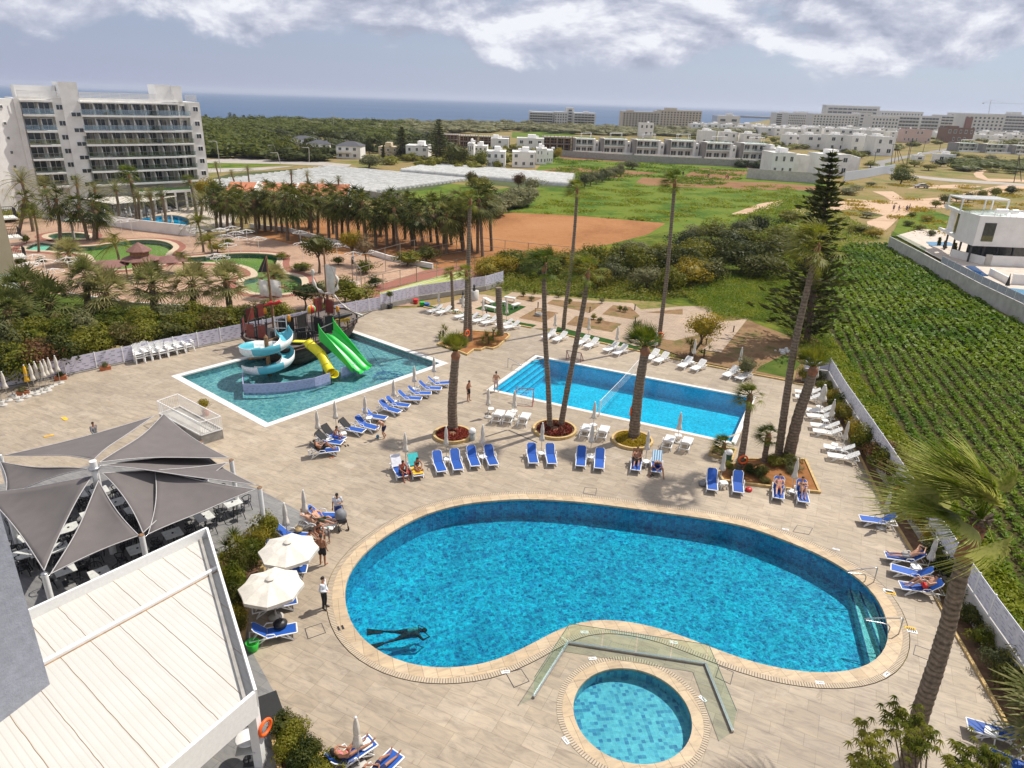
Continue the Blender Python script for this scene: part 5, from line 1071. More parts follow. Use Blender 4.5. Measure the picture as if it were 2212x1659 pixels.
# shaggy palms behind the hedge (front row)
FR=[((55,690),(50,627),1.3),((98,690),(108,655),1.45),((5,720),(18,672),1.3),((190,668),(186,595),1.1),((226,672),(228,630),1.3),((334,676),(328,615),1.25),((418,672),(415,612),1.15),((498,675),(488,607),1.15),((588,640),(590,600),.9)]
for i,(b,c,s) in enumerate(FR): B=G(*b); T=AT(c[0],c[1],B.y); palm(B,[B,B.lerp(T,.5),T],.34,.3,'silver',s*1.3,f'shaggy grey green fan palm, {ordw(i+1)} from the left in the row behind the hedge' if i<8 else 'shaggy palm standing behind the mast of the pirate ship','palms behind the hedge',seed=i)
# long row of dense fan palms in front of the orange field
R_n=random.Random(9); row=[]
for k in range(46):
    t=k/45; bx=470+590*t; by=497+58*t+R_n.uniform(-10,9)-16*math.sin(PI*t)*0
    if k%2: by-=14
    row.append((bx+R_n.uniform(-6,6),by,428+ -8*math.sin(t*7)+R_n.uniform(-14,22)+18*t))
row.sort()
for i,(bx,by,cy) in enumerate(row):
    B=G(bx,by); T=AT(bx-6+R_n.uniform(-6,6),cy,B.y); palm(B,[B,B.lerp(T,.5),T],.25,.2,'dense',R_n.uniform(1.5,2.0),f'dense dark fan palm, {ordw(i+1)} from the left in the long row before the orange field','dense palms in the long row',seed=i)
for i,(b,c) in enumerate([((478,378),(466,357)),((540,385),(535,365)),((632,395),(629,375)),((668,400),(663,378)),((733,420),(731,390)),((700,415),(697,398)),((512,384),(500,375))]): B=G(b[0],b[1]+25); T=AT(c[0],c[1],B.y); palm(B,[B,T],.2,.16,'feather',.8,f'windswept feather palm, {ordw(i+1)} from the left beside the orange roofs','palms beside the orange roofs',seed=i,dry=False)
# ---- bushes and broadleaf trees
def leafcloud(seed,n,size,R=1,flat=1,clumps=9,mi=0,shell=.55):
    R_n=random.Random(seed); vs=[];fs=[]; C_=[]
    for k in range(clumps):
        while True:
            p=Vector((R_n.uniform(-1,1),R_n.uniform(-1,1),R_n.uniform(-.6,1)))
            if p.length<1: break
        C_.append((p*.62,R_n.uniform(.32,.55)))
    for k in range(n):
        c,r=C_[R_n.randrange(clumps)]
        d=Vector((R_n.gauss(0,1),R_n.gauss(0,1),R_n.gauss(0,1))).normalized()
        p=c+d*r*R_n.uniform(shell,1.08); p.z*=flat
        nrm=(d+Vector((R_n.uniform(-1,1),R_n.uniform(-1,1),R_n.uniform(-.4,1)))*.8).normalized(); a=nrm.orthogonal().normalized(); b=nrm.cross(a); th=R_n.uniform(0,6.3); a,b=a*math.cos(th)+b*math.sin(th),b*math.cos(th)-a*math.sin(th)
        s=size*R_n.uniform(.6,1.3); k0=len(vs); vs+=[tuple(p-a*s*.5),tuple(p+b*s*.28),tuple(p+a*s*.6),tuple(p-b*s*.28)]; fs.append((k0,k0+1,k0+2,k0+3))
    return vs,fs
def core(seed,flat=1,r=.62):
    R_n=random.Random(seed); mb=MB(); P=[]
    for i in range(6):
        for j in range(10):
            th=PI*(i+.5)/6; a=2*PI*j/10; q=r*R_n.uniform(.75,1.05); P.append((q*math.sin(th)*math.cos(a),q*math.sin(th)*math.sin(a),q*math.cos(th)*flat))
    mb.add(P,[(i*10+j,(i+1)*10+j,(i+1)*10+(j+1)%10,i*10+(j+1)%10) for i in range(5) for j in range(10)]); return mb
def bushmesh(seed,n,size,m,flat=1,cl=9):
    vs,fs=leafcloud(seed,n,size,flat=flat,clumps=cl); mb=core(seed,flat,.5); mb.add(vs,fs); return mb.mesh('foliage',m)
BM={}
def bm(kind,seed,n=1100,size=.13):
    k=(kind.name,seed,n)
    if k not in BM: BM[k]=bushmesh(seed+len(kind.name),n,size,kind,.85,cl=11)
    return BM[k]
def bush(p,r,h,m,label,group=None,seed=0,n=1100,size=.13,name='shrub',cat='shrub',stem=True):
    t=thing(name,label,cat,p,0,group); R_n=random.Random(seed)
    f=child('foliage',bm(m,seed%3,n,size),t,(0,0,h*.5),(r*1.05,r*1.05,h*.62),R_n.uniform(0,6))
    if stem: mb=MB(); mb.tube([(0,0,0),(.03*r,0,h*.25),(0,.05*r,h*.5)],[.05*r+.02,.04*r+.015,.02*r+.01],5); mb.build('stem',barkt,t)
    return t
def tree(p,h,r,m,label,group=None,seed=0,trunkh=.4,n=2200,size=.09,squash=.8,cat='tree',lean=(0,0)):
    t=thing('tree',label,cat,p,0,group); R_n=random.Random(seed+3); mb=MB(); top=Vector((lean[0],lean[1],h*trunkh)); mb.tube([Vector(),top*.5+Vector((.1,0,0)),top],[.05*h*.5+.04,.035*h*.5+.03,.025*h*.5+.02],8); mb.build('trunk',barkt,t)
    cz=h*(1+trunkh*.55)/2
    for k in range(6): a=k*1.05+R_n.random(); e=Vector((math.cos(a)*r*.6,math.sin(a)*r*.6,h*R_n.uniform(.6,.85)))+Vector((lean[0],lean[1],0)); mb=MB(); mb.tube([top*.85,(top*.85).lerp(e,.5)+Vector((0,0,.1*h*.3)),e],[.012*h+.03,.008*h+.02,.012],5); mb.build('limb',barkt,t)
    child('crown',bm(m,seed%3,n,size),t,(lean[0],lean[1],cz),(r,r,(h-h*trunkh*.55)/2*1.1),R_n.uniform(0,6)); return t
# hedge of tall shrubs behind the long fence
HD=[(-60,862),(-5,850),(45,838),(95,826),(140,812),(190,798),(235,786),(280,775),(325,764),(370,755),(415,744),(460,734),(500,724),(540,716),(575,706),(610,700)]
hk=['olive green','dark green','yellowish','brown tinged']
for i,(x,y) in enumerate(HD):
    B=G(x,y); B=B+Vector((-.9,1.1,0)); h=3.9-.11*i; bush(B,2.35,h,[lf_mid,lf_dark,lf_yel,lf_brown][(0,1,0,3,1,0,2,3,0,1,0,3,0,1,1,0)[i]] if i not in (6,) else lf_mid,f'tall shrub in the hedge behind the long pale fence, {ordw(i+1)} from the left','shrubs of the tall hedge',seed=i,n=2600,size=.10)
for i,(x,y) in enumerate([(-30,820),(30,800),(90,788),(150,770),(210,758),(270,745),(330,733),(390,722),(450,712)]):
    B=G(x,y)+Vector((-2.2,2.4,0)); bush(B,2.2,3.7-.18*i,[lf_mid,lf_olive,lf_mid][i%3],f'shrub in the second line of the hedge, {ordw(i+1)} from the left','shrubs of the tall hedge',seed=i+2,n=2600,size=.10)
# explicit shrubs and trees (x,y of foot, height m, radius m, material, kind, label)
TL=[((690,590),6.0,2.6,lf_dark,'round dark leafy tree in front of the palm row beside the ship mast'),((762,570),5.2,2.0,lf_yel,'pale yellow green tree in front of the palm row'),((790,575),4.5,1.9,lf_dry,'dried brownish palm like tree beside the pale tree'),
((392,440),6.4,3.0,lf_brown,'reddish brown tree before the corner of the big hotel'),((446,455),7.0,3.2,lf_yel,'yellow tinged tree between hotel corner and palm row'),((470,470),7.0,3.2,lf_dark,'dark tree at the left start of the palm row'),
((660,672),3.6,2.6,lf_dark,'dark feathery tree behind the pirate ship deck'),((745,655),3.4,2.2,lf_mid,'light green tree behind the right mast of the ship'),((700,660),3.2,2.0,lf_olive,'sparse tree between the ship masts'),
((1494,765),4.6,2.1,lf_yel,'golden leafed tree with leaning trunk at the far side of the middle pool'),((843,666),1.9,.6,lf_mid,'small potted tree on the deck beside the long fence')]
for i,(b,h,r,m,lb) in enumerate(TL):
    if i==10:
        B=G(*b); t=thing('potted_tree',lb,'potted plant',B); mb=MB(); mb.lathe([(.22,0),(.32,.45),(.28,.45),(.26,.38),(.01,.38)],14); mb.build('pot',black,t); mb=MB(); mb.tube([(0,0,.38),(.04,0,1.0),(0,.03,1.4)],[.035,.03,.02],6); mb.build('stem',barkt,t); child('foliage',bm(m,0),t,(0,0,1.6),(.55,.55,.5)); continue
    tree(G(*b),h,r,m,lb,seed=i,lean=(.8,-.3) if i==9 else (0,0))
SH=[((58,525),1.3,1.0,lf_mid,'clipped shrub at the foot of a leaning small tree by the upper left pool'),((46,574),1.2,1.3,lf_dark,'dark shrub under the balconies by the light blue shallow pool'),((90,570),1.0,.9,lf_dark,'clipped shrub beside a palm below the light blue shallow pool'),((438,525),1.3,1.4,lf_mid,'round clipped shrub left of the paired queen palms'),((470,545),1.6,1.6,lf_yel,'yellow green clipped shrub beside the paired queen palms'),((492,530),1.2,1.1,lf_mid,'small clipped shrub right of the paired queen palms'),((430,578),.8,1.3,lf_mid,'low shrub inside the curve of the second green pool'),((608,560),1.0,1.4,lf_mid,'flat topped shrub near the end of the second green pool'),((650,583),1.0,2.0,lf_mid,'spreading low shrub below the flat topped one'),((730,572),1.2,1.2,lf_mid,'round shrub before the palm row near a wire parasol frame'),((790,590),1.8,2.0,lf_mid,'shrub behind the tennis fence, upper of two'),((810,620),1.5,1.5,lf_dark,'shrub behind the tennis fence, lower of two'),
((880,575),2.2,2.6,lf_mid,'shrub in the white edged bed beyond the tennis court, left'),((920,565),2.4,2.4,lf_dark,'shrub in the white edged bed beyond the tennis court, right'),((765,655),2.4,3.0,lf_mid,'wide shrub behind the ship and in front of the tennis court'),((700,690),1.8,2.2,lf_mid,'shrub behind the long fence right of the ship bow')]
for i,(b,h,r,m,lb) in enumerate(SH): bush(G(*b),r,h,m,lb,seed=i)
# wild growth between pool garden and fields
R_n=random.Random(77); k=0
WG=[]
for x,y,h,r,m in [(1050,600,2.6,2.6,lf_yel),(1080,590,2.8,3,lf_yel),(1110,580,3.0,3,lf_mid),(1140,592,2.6,2.6,lf_mid),(1165,575,3,3,lf_yel),(1195,600,2.6,2.4,lf_mid),(1215,580,3,2.8,lf_yel),(1250,600,3.4,2.6,lf_yel),(1285,595,4.4,3,lf_mid),(1290,625,2.8,2.2,lf_yel),(1320,610,3.6,2.6,lf_olive),(1340,585,4,3,lf_dark),(1370,600,4.4,3,lf_mid),(1395,625,3.4,2.6,lf_olive),(1400,590,4.6,3.4,lf_dark),(1430,600,4.2,3.2,lf_dark),(1440,630,3.4,2.6,lf_mid),(1470,600,4.6,3.6,lf_dark),(1500,580,4.8,3.6,lf_mid),(1490,618,3.8,3,lf_yel),(1520,610,4,3.4,lf_dark),(1550,580,4.6,4,lf_dark),(1580,560,4.4,4,lf_dark),(1600,590,4.6,4,lf_dark),(1640,600,4.2,4,lf_dark),(1670,570,4.2,4,lf_dark),(1625,560,4.6,4,lf_mid),(1570,535,4.2,4,lf_dark),(1535,520,3.6,4,lf_mid),(1605,520,3.8,4,lf_olive),(1640,500,3.2,3.6,lf_dark),(1700,480,2.6,4,lf_mid),(1480,545,3.4,3.4,lf_dark),(1440,565,3.2,3,lf_mid),(1500,520,2.8,3.6,lf_olive),(1690,520,3,4,lf_mid),(1720,545,3,4,lf_olive),(1370,555,2.6,3,lf_olive),(1320,570,2.4,3,lf_yel),(1270,575,2.6,3,lf_mid),(1170,600,2.2,2.2,lf_olive),(1770,450,2.6,3.6,lf_mid),(1830,420,2.2,4,lf_olive),(1860,505,2.0,3,lf_mid),(1890,512,1.8,2.4,lf_yel),(1745,575,3.2,3.6,lf_dark)]: WG.append((x,y,h,r,m))
WG.sort()
nm={lf_yel.name:'yellow flowering',lf_mid.name:'leafy green',lf_olive.name:'grey green',lf_dark.name:'dark green'}; cn={}
for i,(x,y,h,r,m) in enumerate(WG):
    s=nm[m.name]; cn[s]=cn.get(s,0)+1; bush(G(x,y),r,h,m,f'{s} wild bush, {ordw(cn[s])} of its colour from the left beyond the garden',f'wild bushes beyond the garden',seed=i,n=2600,size=.085)
# open land bushes at the right
OB=[(1945,378,3.2,5,lf_mid),(1850,410,1.6,3,lf_olive),(1882,402,1.5,3,lf_olive),(1780,420,2,3,lf_mid),(1760,440,2.4,3.5,lf_mid),(1880,362,3,5,lf_mid),(1950,368,3,5,lf_mid),(1975,360,3,6,lf_mid),(2005,368,3,6,lf_yel),(2030,360,3.4,6,lf_dark),(2075,356,2,5,lf_dark),(2085,370,2.2,6,lf_dark),(2145,372,1.8,6,lf_mid),(2190,375,1.8,6,lf_mid),(2100,345,3,7,lf_mid),(2140,346,3,7,lf_olive),(2060,340,3,7,lf_mid),(2040,440,2.6,3,lf_dark),(2065,436,2.6,3,lf_mid),(2090,436,2.8,3,lf_dark),(2120,430,2.8,3.2,lf_mid),(2150,425,2.8,3.4,lf_mid),(2180,420,2.8,3.4,lf_dark),(2020,448,2,2.4,lf_mid),(1970,470,1.4,1.8,lf_mid),(2002,480,1.8,2,lf_yel),(1960,490,1.5,2,lf_mid),(1985,500,1.6,1.8,lf_mid),(2010,512,1.6,1.4,lf_olive),(1872,470,1.5,3,lf_olive)]
OB.sort()
for i,(x,y,h,r,m) in enumerate(OB): bush(G(x,y),r*.8,h,m,f'scattered bush on the open land, {ordw(i+1)} from the left','bushes on the open land',seed=i)
B=G(1945,398); bush(B,5.2,5.4,lf_mid,'large round olive bush beside the gravel road on open land',seed=1,n=2600,size=.1)
# mid distance trees
MT=[(986,362,9.5,5.0,lf_dark,'broad dark conifer clump in front of the white houses'),(1038,366,6.5,3.6,lf_mid,'green bush tree right of the dark conifer clump'),(798,338,8,3.0,lf_dark,'dark upright bush tree left of the beige house'),(797,363,4.5,6,lf_olive,'pale spreading bush at the upper corner of the plastic tunnels'),(620,344,8,7,lf_mid,'group of garden trees hiding the second house'),(675,346,6,5,lf_dark,'dark garden tree before the third house'),(1365,365,3.0,5,lf_olive,'pale shrub on the boundary between brown and green fields'),(1018,404,4.5,2.2,lf_brown,'nearly leafless tree by the white tunnels, left'),(1120,405,4.2,2.2,lf_brown,'nearly leafless tree by the white tunnels, right'),(1035,415,4,4,lf_mid,'dark green shrub group by the tunnels'),(1150,412,3.6,4,lf_olive,'olive shrub left of the tall thin palm'),(1123,445,4.4,4.5,lf_olive,'reedy grey bush at the field edge'),(1080,455,4,5,lf_olive,'second reedy grey bush at the field edge'),(1205,345,5,2,lf_yel,'yellow green tree at the brown field corner')]
for i,(x,y,h,r,m,lb) in enumerate(MT): bush(G(x,y),r,h,m,lb,seed=i,n=2600,size=.10,name='tree',cat='tree')
for i in range(7): x=1262+i*13; bush(G(x,405-i*4),2.6,4.2,lf_olive,f'clump of tall cane, {ordw(i+1)} from the left along the ditch','cane clumps along the ditch',seed=i,name='cane_clump',cat='cane',n=2600,size=.09)
# conifers
def conifer(b,tp,r,label,lean=0,tiers=22,dens=10,m=None,cyp=False,seed=0):
    B=G(*b); T=AT(tp[0],tp[1],B.y); h=T.z; L=T-B; R_n=random.Random(seed); t=thing('conifer_tree',label,'tree',B); mb=MB(); mb.tube([Vector(),L*.5,L],[r*.06+.08,r*.04+.05,.03],8); mb.build('trunk',barkt,t); vs=[];fs=[]; br=MB()
    for k in range(tiers):
        t0=.06+.93*(k/tiers); c=L*t0; rr=r*((1-t0)**.75)*R_n.uniform(.6,1.2); nb=dens if t0<.8 else 6
        for j in range(nb):
            a=2*PI*j/nb+R_n.uniform(-.3,.3)+k; q=rr*R_n.uniform(.5,1.25)*(1.12 if math.cos(a)<0 else .8); d=Vector((math.cos(a),math.sin(a),.12 if not cyp else .9)); e=c+d*q
            br.tube([c,c.lerp(e,.6)+Vector((0,0,-.04*q)),e+Vector((0,0,.08*q))],[.035+.01*r,.02,.01],3,cap=False)
            for s in range(9):
                u_=R_n.uniform(.25,1.05); p=c.lerp(e,u_)+Vector((R_n.uniform(-.3,.3),R_n.uniform(-.3,.3),R_n.uniform(-.1,.22)))*(.35+r*.09); sz=(.16+.055*r)*R_n.uniform(.7,1.3)
                x=(d+Vector((R_n.uniform(-.6,.6),R_n.uniform(-.6,.6),R_n.uniform(-.2,.5)))).normalized(); y=x.orthogonal().normalized(); th=R_n.uniform(0,6); y=y*math.cos(th)+x.cross(y)*math.sin(th); k0=len(vs); vs+=[tuple(p-x*sz),tuple(p+y*sz*.28),tuple(p+x*sz),tuple(p-y*sz*.28)]; fs.append((k0,k0+1,k0+2,k0+3))
    br.build('branches',barkt,t); child('crown',mesh_of('crown',vs,fs,m or lf_dark),t); return t
conifer((1742,738),(1800,318),4.6,'very tall windswept norfolk pine behind the deck corner',tiers=34,dens=10,seed=3)
conifer((870,343),(868,272),4.6,'conifer standing between the beige and the white cube house',seed=4,dens=12); conifer((951,352),(948,255),6.5,'tall layered conifer left of the dark conifer clump',seed=5,dens=12); conifer((829,350),(828,311),1.1,'thin dark cypress before the beige house',cyp=True,seed=6,dens=8)
for i,(x,y,ty) in enumerate([(500,265,242),(510,266,245),(530,267,248),(546,268,250),(448,268,246)]): conifer((x,y),(x-4,ty),5,f'windswept coastal tree, {ordw(i+1)} of those against the sea',seed=i,tiers=12,dens=6)
# potted / planter shrubs near the right kerb
RB=[]
for i,(x,y,h,r,m) in enumerate([(1735,822,1.0,.8,lf_yel),(1756,826,1.1,.8,lf_dark),(1785,850,1.0,.8,lf_mid),(1797,872,1.1,.8,lf_yel),(1810,890,1.2,.9,lf_mid),(1824,915,1.3,1.0,lf_yel),(1846,948,1.2,.9,lf_yel),(1862,975,1.5,1.1,lf_mid),(1890,1000,1.5,1.1,lf_brown),(1915,1030,1.7,1.3,lf_mid),(1940,1055,1.7,1.3,lf_brown),(1955,1085,1.6,1.2,lf_olive),(1975,1120,1.5,1.1,lf_yel),(1992,1150,1.5,1.1,lf_yel),(2015,1190,1.3,1.0,lf_yel),(2030,1225,1.3,.9,lf_dark),(2052,1262,1.2,.9,lf_dark),(2078,1300,1.1,.8,lf_mid),(2100,1350,1.0,.8,lf_dark),(2120,1400,.9,.7,lf_mid),(2150,1450,1.0,.7,lf_olive),(2190,1500,1.3,.8,lf_dark),(2215,1470,1.4,.8,lf_mid)]): bush(G(x,y),r*1.25,h*1.3,m,f'border shrub along the right wall, {ordw(i+1)} counted from the far corner','shrubs in the border along the right wall',seed=i,n=2600,size=.085)
# red blossoms on those shrubs (one plant thing each)
for i,(x,y) in enumerate([(1945,1100),(1968,1112),(1985,1150)]):
    t=thing('rose_bush',['red flowering bush beside the slatted fence, upper','red flowering bush beside the slatted fence, middle','red flowering bush beside the slatted fence, lower'][i],'shrub',G(x,y)); child('foliage',bm(lf_mid,i),t,(0,0,.9),(.8,.8,.9)); mb=MB(); R2=random.Random(i)
    for k in range(16): a=R2.uniform(0,6.3); mb.lathe([(.0,-.05),(.07,0),(.0,.05)],6,(math.cos(a)*R2.uniform(.2,.8),math.sin(a)*R2.uniform(.2,.8),1.2+R2.uniform(-.3,.5)))
    mb.build('blossoms',red,t)
# shrub bed by the canopy roof and at the bottom edge
for i,(x,y,h,r,m,kd) in enumerate([(585,1168,1.3,1.0,lf_mid,'b'),(566,1195,1.3,.9,lf_yel,'b'),(548,1222,1.3,.8,lf_mid,'b'),(500,1205,1.2,.8,lf_palm,'y'),(540,1215,1.0,.6,lf_palm,'y'),(520,1255,1.5,.9,lf_dark,'b'),(515,1295,1.5,.9,lf_mid,'b'),(512,1335,1.5,.7,lf_dark,'b'),(515,1368,1.2,.6,lf_yel,'b'),(500,1265,1.2,.8,lf_palm,'y')]):
    B=G(x,y)
    if kd=='b': bush(B,r,h+.5,m,f'leafy shrub in the bed beside the canopy roof, {ordw(i+1)} from its far end','shrubs beside the canopy roof',seed=i,n=2600,size=.085)
    else:
        t=thing('yucca_plant',f'spiky yucca in the bed beside the canopy roof, {ordw(i+1)} from its far end','plant',B,0,'shrubs beside the canopy roof'); vs=[];fs=[]; R2=random.Random(i)
        for hd in range(3):
            o=Vector((R2.uniform(-.4,.4),R2.uniform(-.4,.4),.7+.35*hd))
            for k in range(46):
                a=k*2.4; el=math.radians(R2.uniform(-15,80)); d=Vector((math.cos(a)*math.cos(el),math.sin(a)*math.cos(el),math.sin(el))); blade(vs,fs,o,d,d.cross(Vector((0,0,1))).normalized(),.06,.6,.15,Vector(),2)
        child('leaves',mesh_of('leaves',vs,fs,lf_mid),t); mb=MB(); mb.tube([(0,0,0),(0,0,1.2)],.07,6); mb.build('stem',barkt,t)
for i,(x,y,h,r) in enumerate([(618,1590,1.1,.6),(640,1612,1.2,.7),(668,1640,1.1,.6),(620,1640,1.2,.7),(650,1670,1.2,.8),(700,1685,1.1,.7)]): bush(G(x,y),r+.1,h,lf_mid if i%2 else lf_dark,f'dense small leaved shrub in the bed at the bottom edge, {ordw(i+1)} of the group','shrubs in the bottom bed',seed=i,n=2600,size=.09)
# umbrella-leaved shrub tops at the bottom right
def schef(p,heads,label):
    t=thing('umbrella_tree',label,'tree',p); R2=random.Random(len(label)); vs=[];fs=[]; mb=MB()
    for q in heads:
        mb.tube([Vector((0,0,0)),Vector(((q[0]-p[0])*.4,(q[1]-p[1])*.4,q[2]*.5)),Vector((q[0]-p[0],q[1]-p[1],q[2]))],[.05,.035,.02],5)
        for w_ in range(16):
            c=Vector((q[0]-p[0],q[1]-p[1],q[2]))+Vector((R2.gauss(0,.2),R2.gauss(0,.2),R2.gauss(0,.16)))
            for k in range(9):
                a=2*PI*k/9; d=Vector((math.cos(a),math.sin(a),-.35)).normalized(); blade(vs,fs,c,d,d.cross(Vector((0,0,1))).normalized(),.075,.2,.5,Vector(),2)
    mb.build('stem',barkt,t); child('crown',mesh_of('crown',vs,fs,lf_mid),t)
hd=lambda L,z:[G(x,y,z) for x,y in L]
schef(G(1900,1900),hd([(1868,1570),(1880,1600),(1862,1630),(1895,1640),(1905,1665),(1875,1660)],3.0),'umbrella leaved tree top at the bottom edge left of the huge palm'); schef(G(1975,1900),hd([(1935,1535),(1955,1560),(1975,1550),(1960,1590),(2005,1590),(1990,1610),(1930,1570)],3.2),'umbrella leaved tree top behind the lower trunk of the huge palm'); schef(G(2110,1990),hd([(2080,1625),(2110,1610),(2140,1630),(2060,1650),(2100,1660),(2135,1665),(2160,1650)],3.0),'umbrella leaved tree top in the bottom right corner')
# flowers in the round planters, plants in others
for i,(c,r,n) in enumerate(zip(RP,(1.1,1.25,1.15),(0,1,2))):
    vs=[];fs=[]; R2=random.Random(i)
    for k in range(1500):
        a=R2.uniform(0,6.3); q=r*math.sqrt(R2.uniform(.08,1)); p=Vector((q*math.cos(a),q*math.sin(a),.16+R2.uniform(0,.25)*(1.1-q/r))); d=Vector((R2.gauss(0,1),R2.gauss(0,1),1)).normalized(); x=d.orthogonal()*.07; y=d.cross(x); k0=len(vs); vs+=[tuple(p-x),tuple(p+y*.6),tuple(p+x),tuple(p-y*.6)]; fs.append((k0,k0+1,k0+2,k0+3))
    o=child('flower_bed',mesh_of('flower_bed',vs,fs,[lf_flower,lf_flower,lf_yel][i]),None,c); tag(o,['carpet of red flowers round the thick palm left of the middle pool','dark red ground cover under the two leaning palms','mixed low flowers round the thick palm beside the middle pool'][i],'flowers',kind='stuff')
for i,(x,y,k) in enumerate([(957,728,1.0),(1065,738,1.4),(1055,745,1.2),(950,735,.8),(1380,735,1.6),(1490,770,1.5),(1520,772,1.2),(1400,745,1.2),(1372,722,1.5)]):
    t=thing('yucca_plant',['low spiky plant at the left tip of the zigzag planter','tall spiky plant under the bare trunk in the zigzag planter','second spiky plant under the bare trunk in the zigzag planter','small spiky plant at the front left of the zigzag planter','bushy spiky plant left of the tall palm beyond the middle pool','big multi headed yucca beyond the far kerb, right of the lifebuoy palm','smaller yucca at the right of the big multi headed one','dark spiky plant at the foot of the lifebuoy palm','leafy spiky plant at the edge of the artificial turf'][i],'plant',G(x,y)); vs=[];fs=[]; R2=random.Random(i+30)
    for h_ in range(int(3*k)):
        o=Vector((R2.uniform(-.5,.5)*k,R2.uniform(-.5,.5)*k,R2.uniform(.3,.9)*k))
        for q in range(36): a=q*2.4; el=math.radians(R2.uniform(-15,80)); d=Vector((math.cos(a)*math.cos(el),math.sin(a)*math.cos(el),math.sin(el))); blade(vs,fs,o,d,d.cross(Vector((0,0,1))).normalized(),.07,.6*k,.2,Vector(),2)
    child('leaves',mesh_of('leaves',vs,fs,lf_mid if i!=4 else lf_dark),t); mb=MB(); mb.tube([(0,0,0),(0,0,.7*k)],.08,6); mb.build('stem',barkt,t)
tree(G(1610,815),2.0,1.3,lf_olive,'dry twiggy bush behind the far kerb',seed=4,trunkh=.2)
# ---- ground cover and masses nobody could count
def inpoly(p,P):
    c=False; n=len(P)
    for i in range(n):
        a=P[i];b=P[i-1]
        if (a.y>p[1])!=(b.y>p[1]) and p[0]<(b.x-a.x)*(p[1]-a.y)/(b.y-a.y)+a.x: c=not c
    return c
CP=dl(CROP); rd=(G(2212,1160)-G(1850,620)); rd.z=0; rd.normalize(); rn=Vector((-rd.y,rd.x,0)); R2=random.Random(4); vs=[];fs=[]; O=G(1850,620)
for i in range(-65,52):
    s=-60.
    while s<75:
        s+=R2.uniform(.17,.32)
        p=O+rn*(i*1.0)+rd*s; 
        if not inpoly(p,CP) or p.y>140: continue
        x_,y_=PR(p)
        if x_>2260 or y_>1640: continue
        dist=p.length; nq=11 if dist<75 else 5; sz=(.13 if dist<75 else .25)*R2.uniform(.7,1.25)
        for q in range(nq):
            c=p+Vector((R2.gauss(0,.16),R2.gauss(0,.16),R2.uniform(.05,.36))); d=Vector((R2.gauss(0,.6),R2.gauss(0,.6),1)).normalized(); x=d.orthogonal().normalized(); th=R2.uniform(0,6); x=(x*math.cos(th)+d.cross(x)*math.sin(th))*sz; y=d.cross(x); k0=len(vs); vs+=[tuple(c-x),tuple(c+y*.6),tuple(c+x),tuple(c-y*.6)]; fs.append((k0,k0+1,k0+2,k0+3))
o=child('potato_crop',mesh_of('potato_crop',vs,fs,lf_crop),None); tag(o,'rows of low leafy green crop filling the field at the right','crop',kind='stuff'); print('crop quads',len(fs))
def cover(pts,n,sz,h,m,label,name,cat,tall=0,seed=1,clump=None):
    P=dl(pts); xs=[p.x for p in P]; ys=[p.y for p in P]; R2=random.Random(seed); vs=[];fs=[]; k=0; tries=0
    cl=[(R2.uniform(min(xs),max(xs)),R2.uniform(min(ys),max(ys)),R2.uniform(.5,1)) for _ in range(clump or 1)]
    while k<n and tries<n*12:
        tries+=1
        if clump: c=cl[R2.randrange(len(cl))]; p=(c[0]+R2.gauss(0,sz*5),c[1]+R2.gauss(0,sz*5)); hh=h*c[2]
        else: p=(R2.uniform(min(xs),max(xs)),R2.uniform(min(ys),max(ys))); hh=h
        if not inpoly(p,P): continue
        k+=1; c=Vector((p[0],p[1],R2.uniform(0,hh))); d=Vector((R2.gauss(0,.7),R2.gauss(0,.7),1 if not tall else .25)).normalized(); x=d.orthogonal().normalized(); th=R2.uniform(0,6); x=(x*math.cos(th)+d.cross(x)*math.sin(th))*sz*R2.uniform(.6,1.3); y=d.cross(x); k0=len(vs); vs+=[tuple(c-x),tuple(c+y*.5),tuple(c+x),tuple(c-y*.5)]; fs.append((k0,k0+1,k0+2,k0+3))
    o=child(name,mesh_of(name,vs,fs,m),None); return tag(o,label,cat,kind='stuff')
cover([(1540,600),(1700,560),(1790,640),(1795,735),(1740,800),(1720,745),(1680,700),(1620,690),(1560,690),(1500,660),(1470,630)],42000,.10,.6,lf_grass,'tangle of leafy weeds between garden paving and pine','weeds','weeds')
cover([(1765,745),(1795,731),(1884,854),(2001,1004),(2130,1175),(2212,1295),(2400,1450),(2330,1640),(2215,1490),(2060,1270),(1790,800)],26000,.12,.35,lf_grass,'fresh green grass strip between the fence and the crop rows','grass','grass')
cover([(1040,590),(1240,560),(1480,530),(1560,560),(1500,640),(1420,650),(1240,640),(1060,625)],22000,.16,.7,lf_mid,'mixed undergrowth behind the cactus garden','undergrowth','undergrowth',seed=3)
cover([(1600,470),(1720,420),(1850,480),(1900,520),(1830,530),(1757,591),(1700,560),(1560,510)],16000,.22,.6,lf_grass,'tall grass on the slope left of the villa wall','grass','grass',seed=6)
cover([(1810,390),(2000,395),(2212,410),(2212,500),(2000,520),(1930,500),(1780,450)],9000,.28,.5,lf_yel,'sparse yellow flowering weeds on the open land','weeds','weeds',seed=7,clump=70)
cover([(1100,440),(1300,400),(1700,400),(1780,440),(1600,480),(1440,480),(1106,458)],16000,.25,.3,lf_grass,'uneven green crop and weeds in the middle field','grass','grass',seed=8,clump=160)
cover([(1200,335),(1650,372),(1560,400),(1300,390),(1180,372)],9000,.4,.35,lf_grass,'thin green growth in the upper fields','grass','grass',seed=9,clump=120)
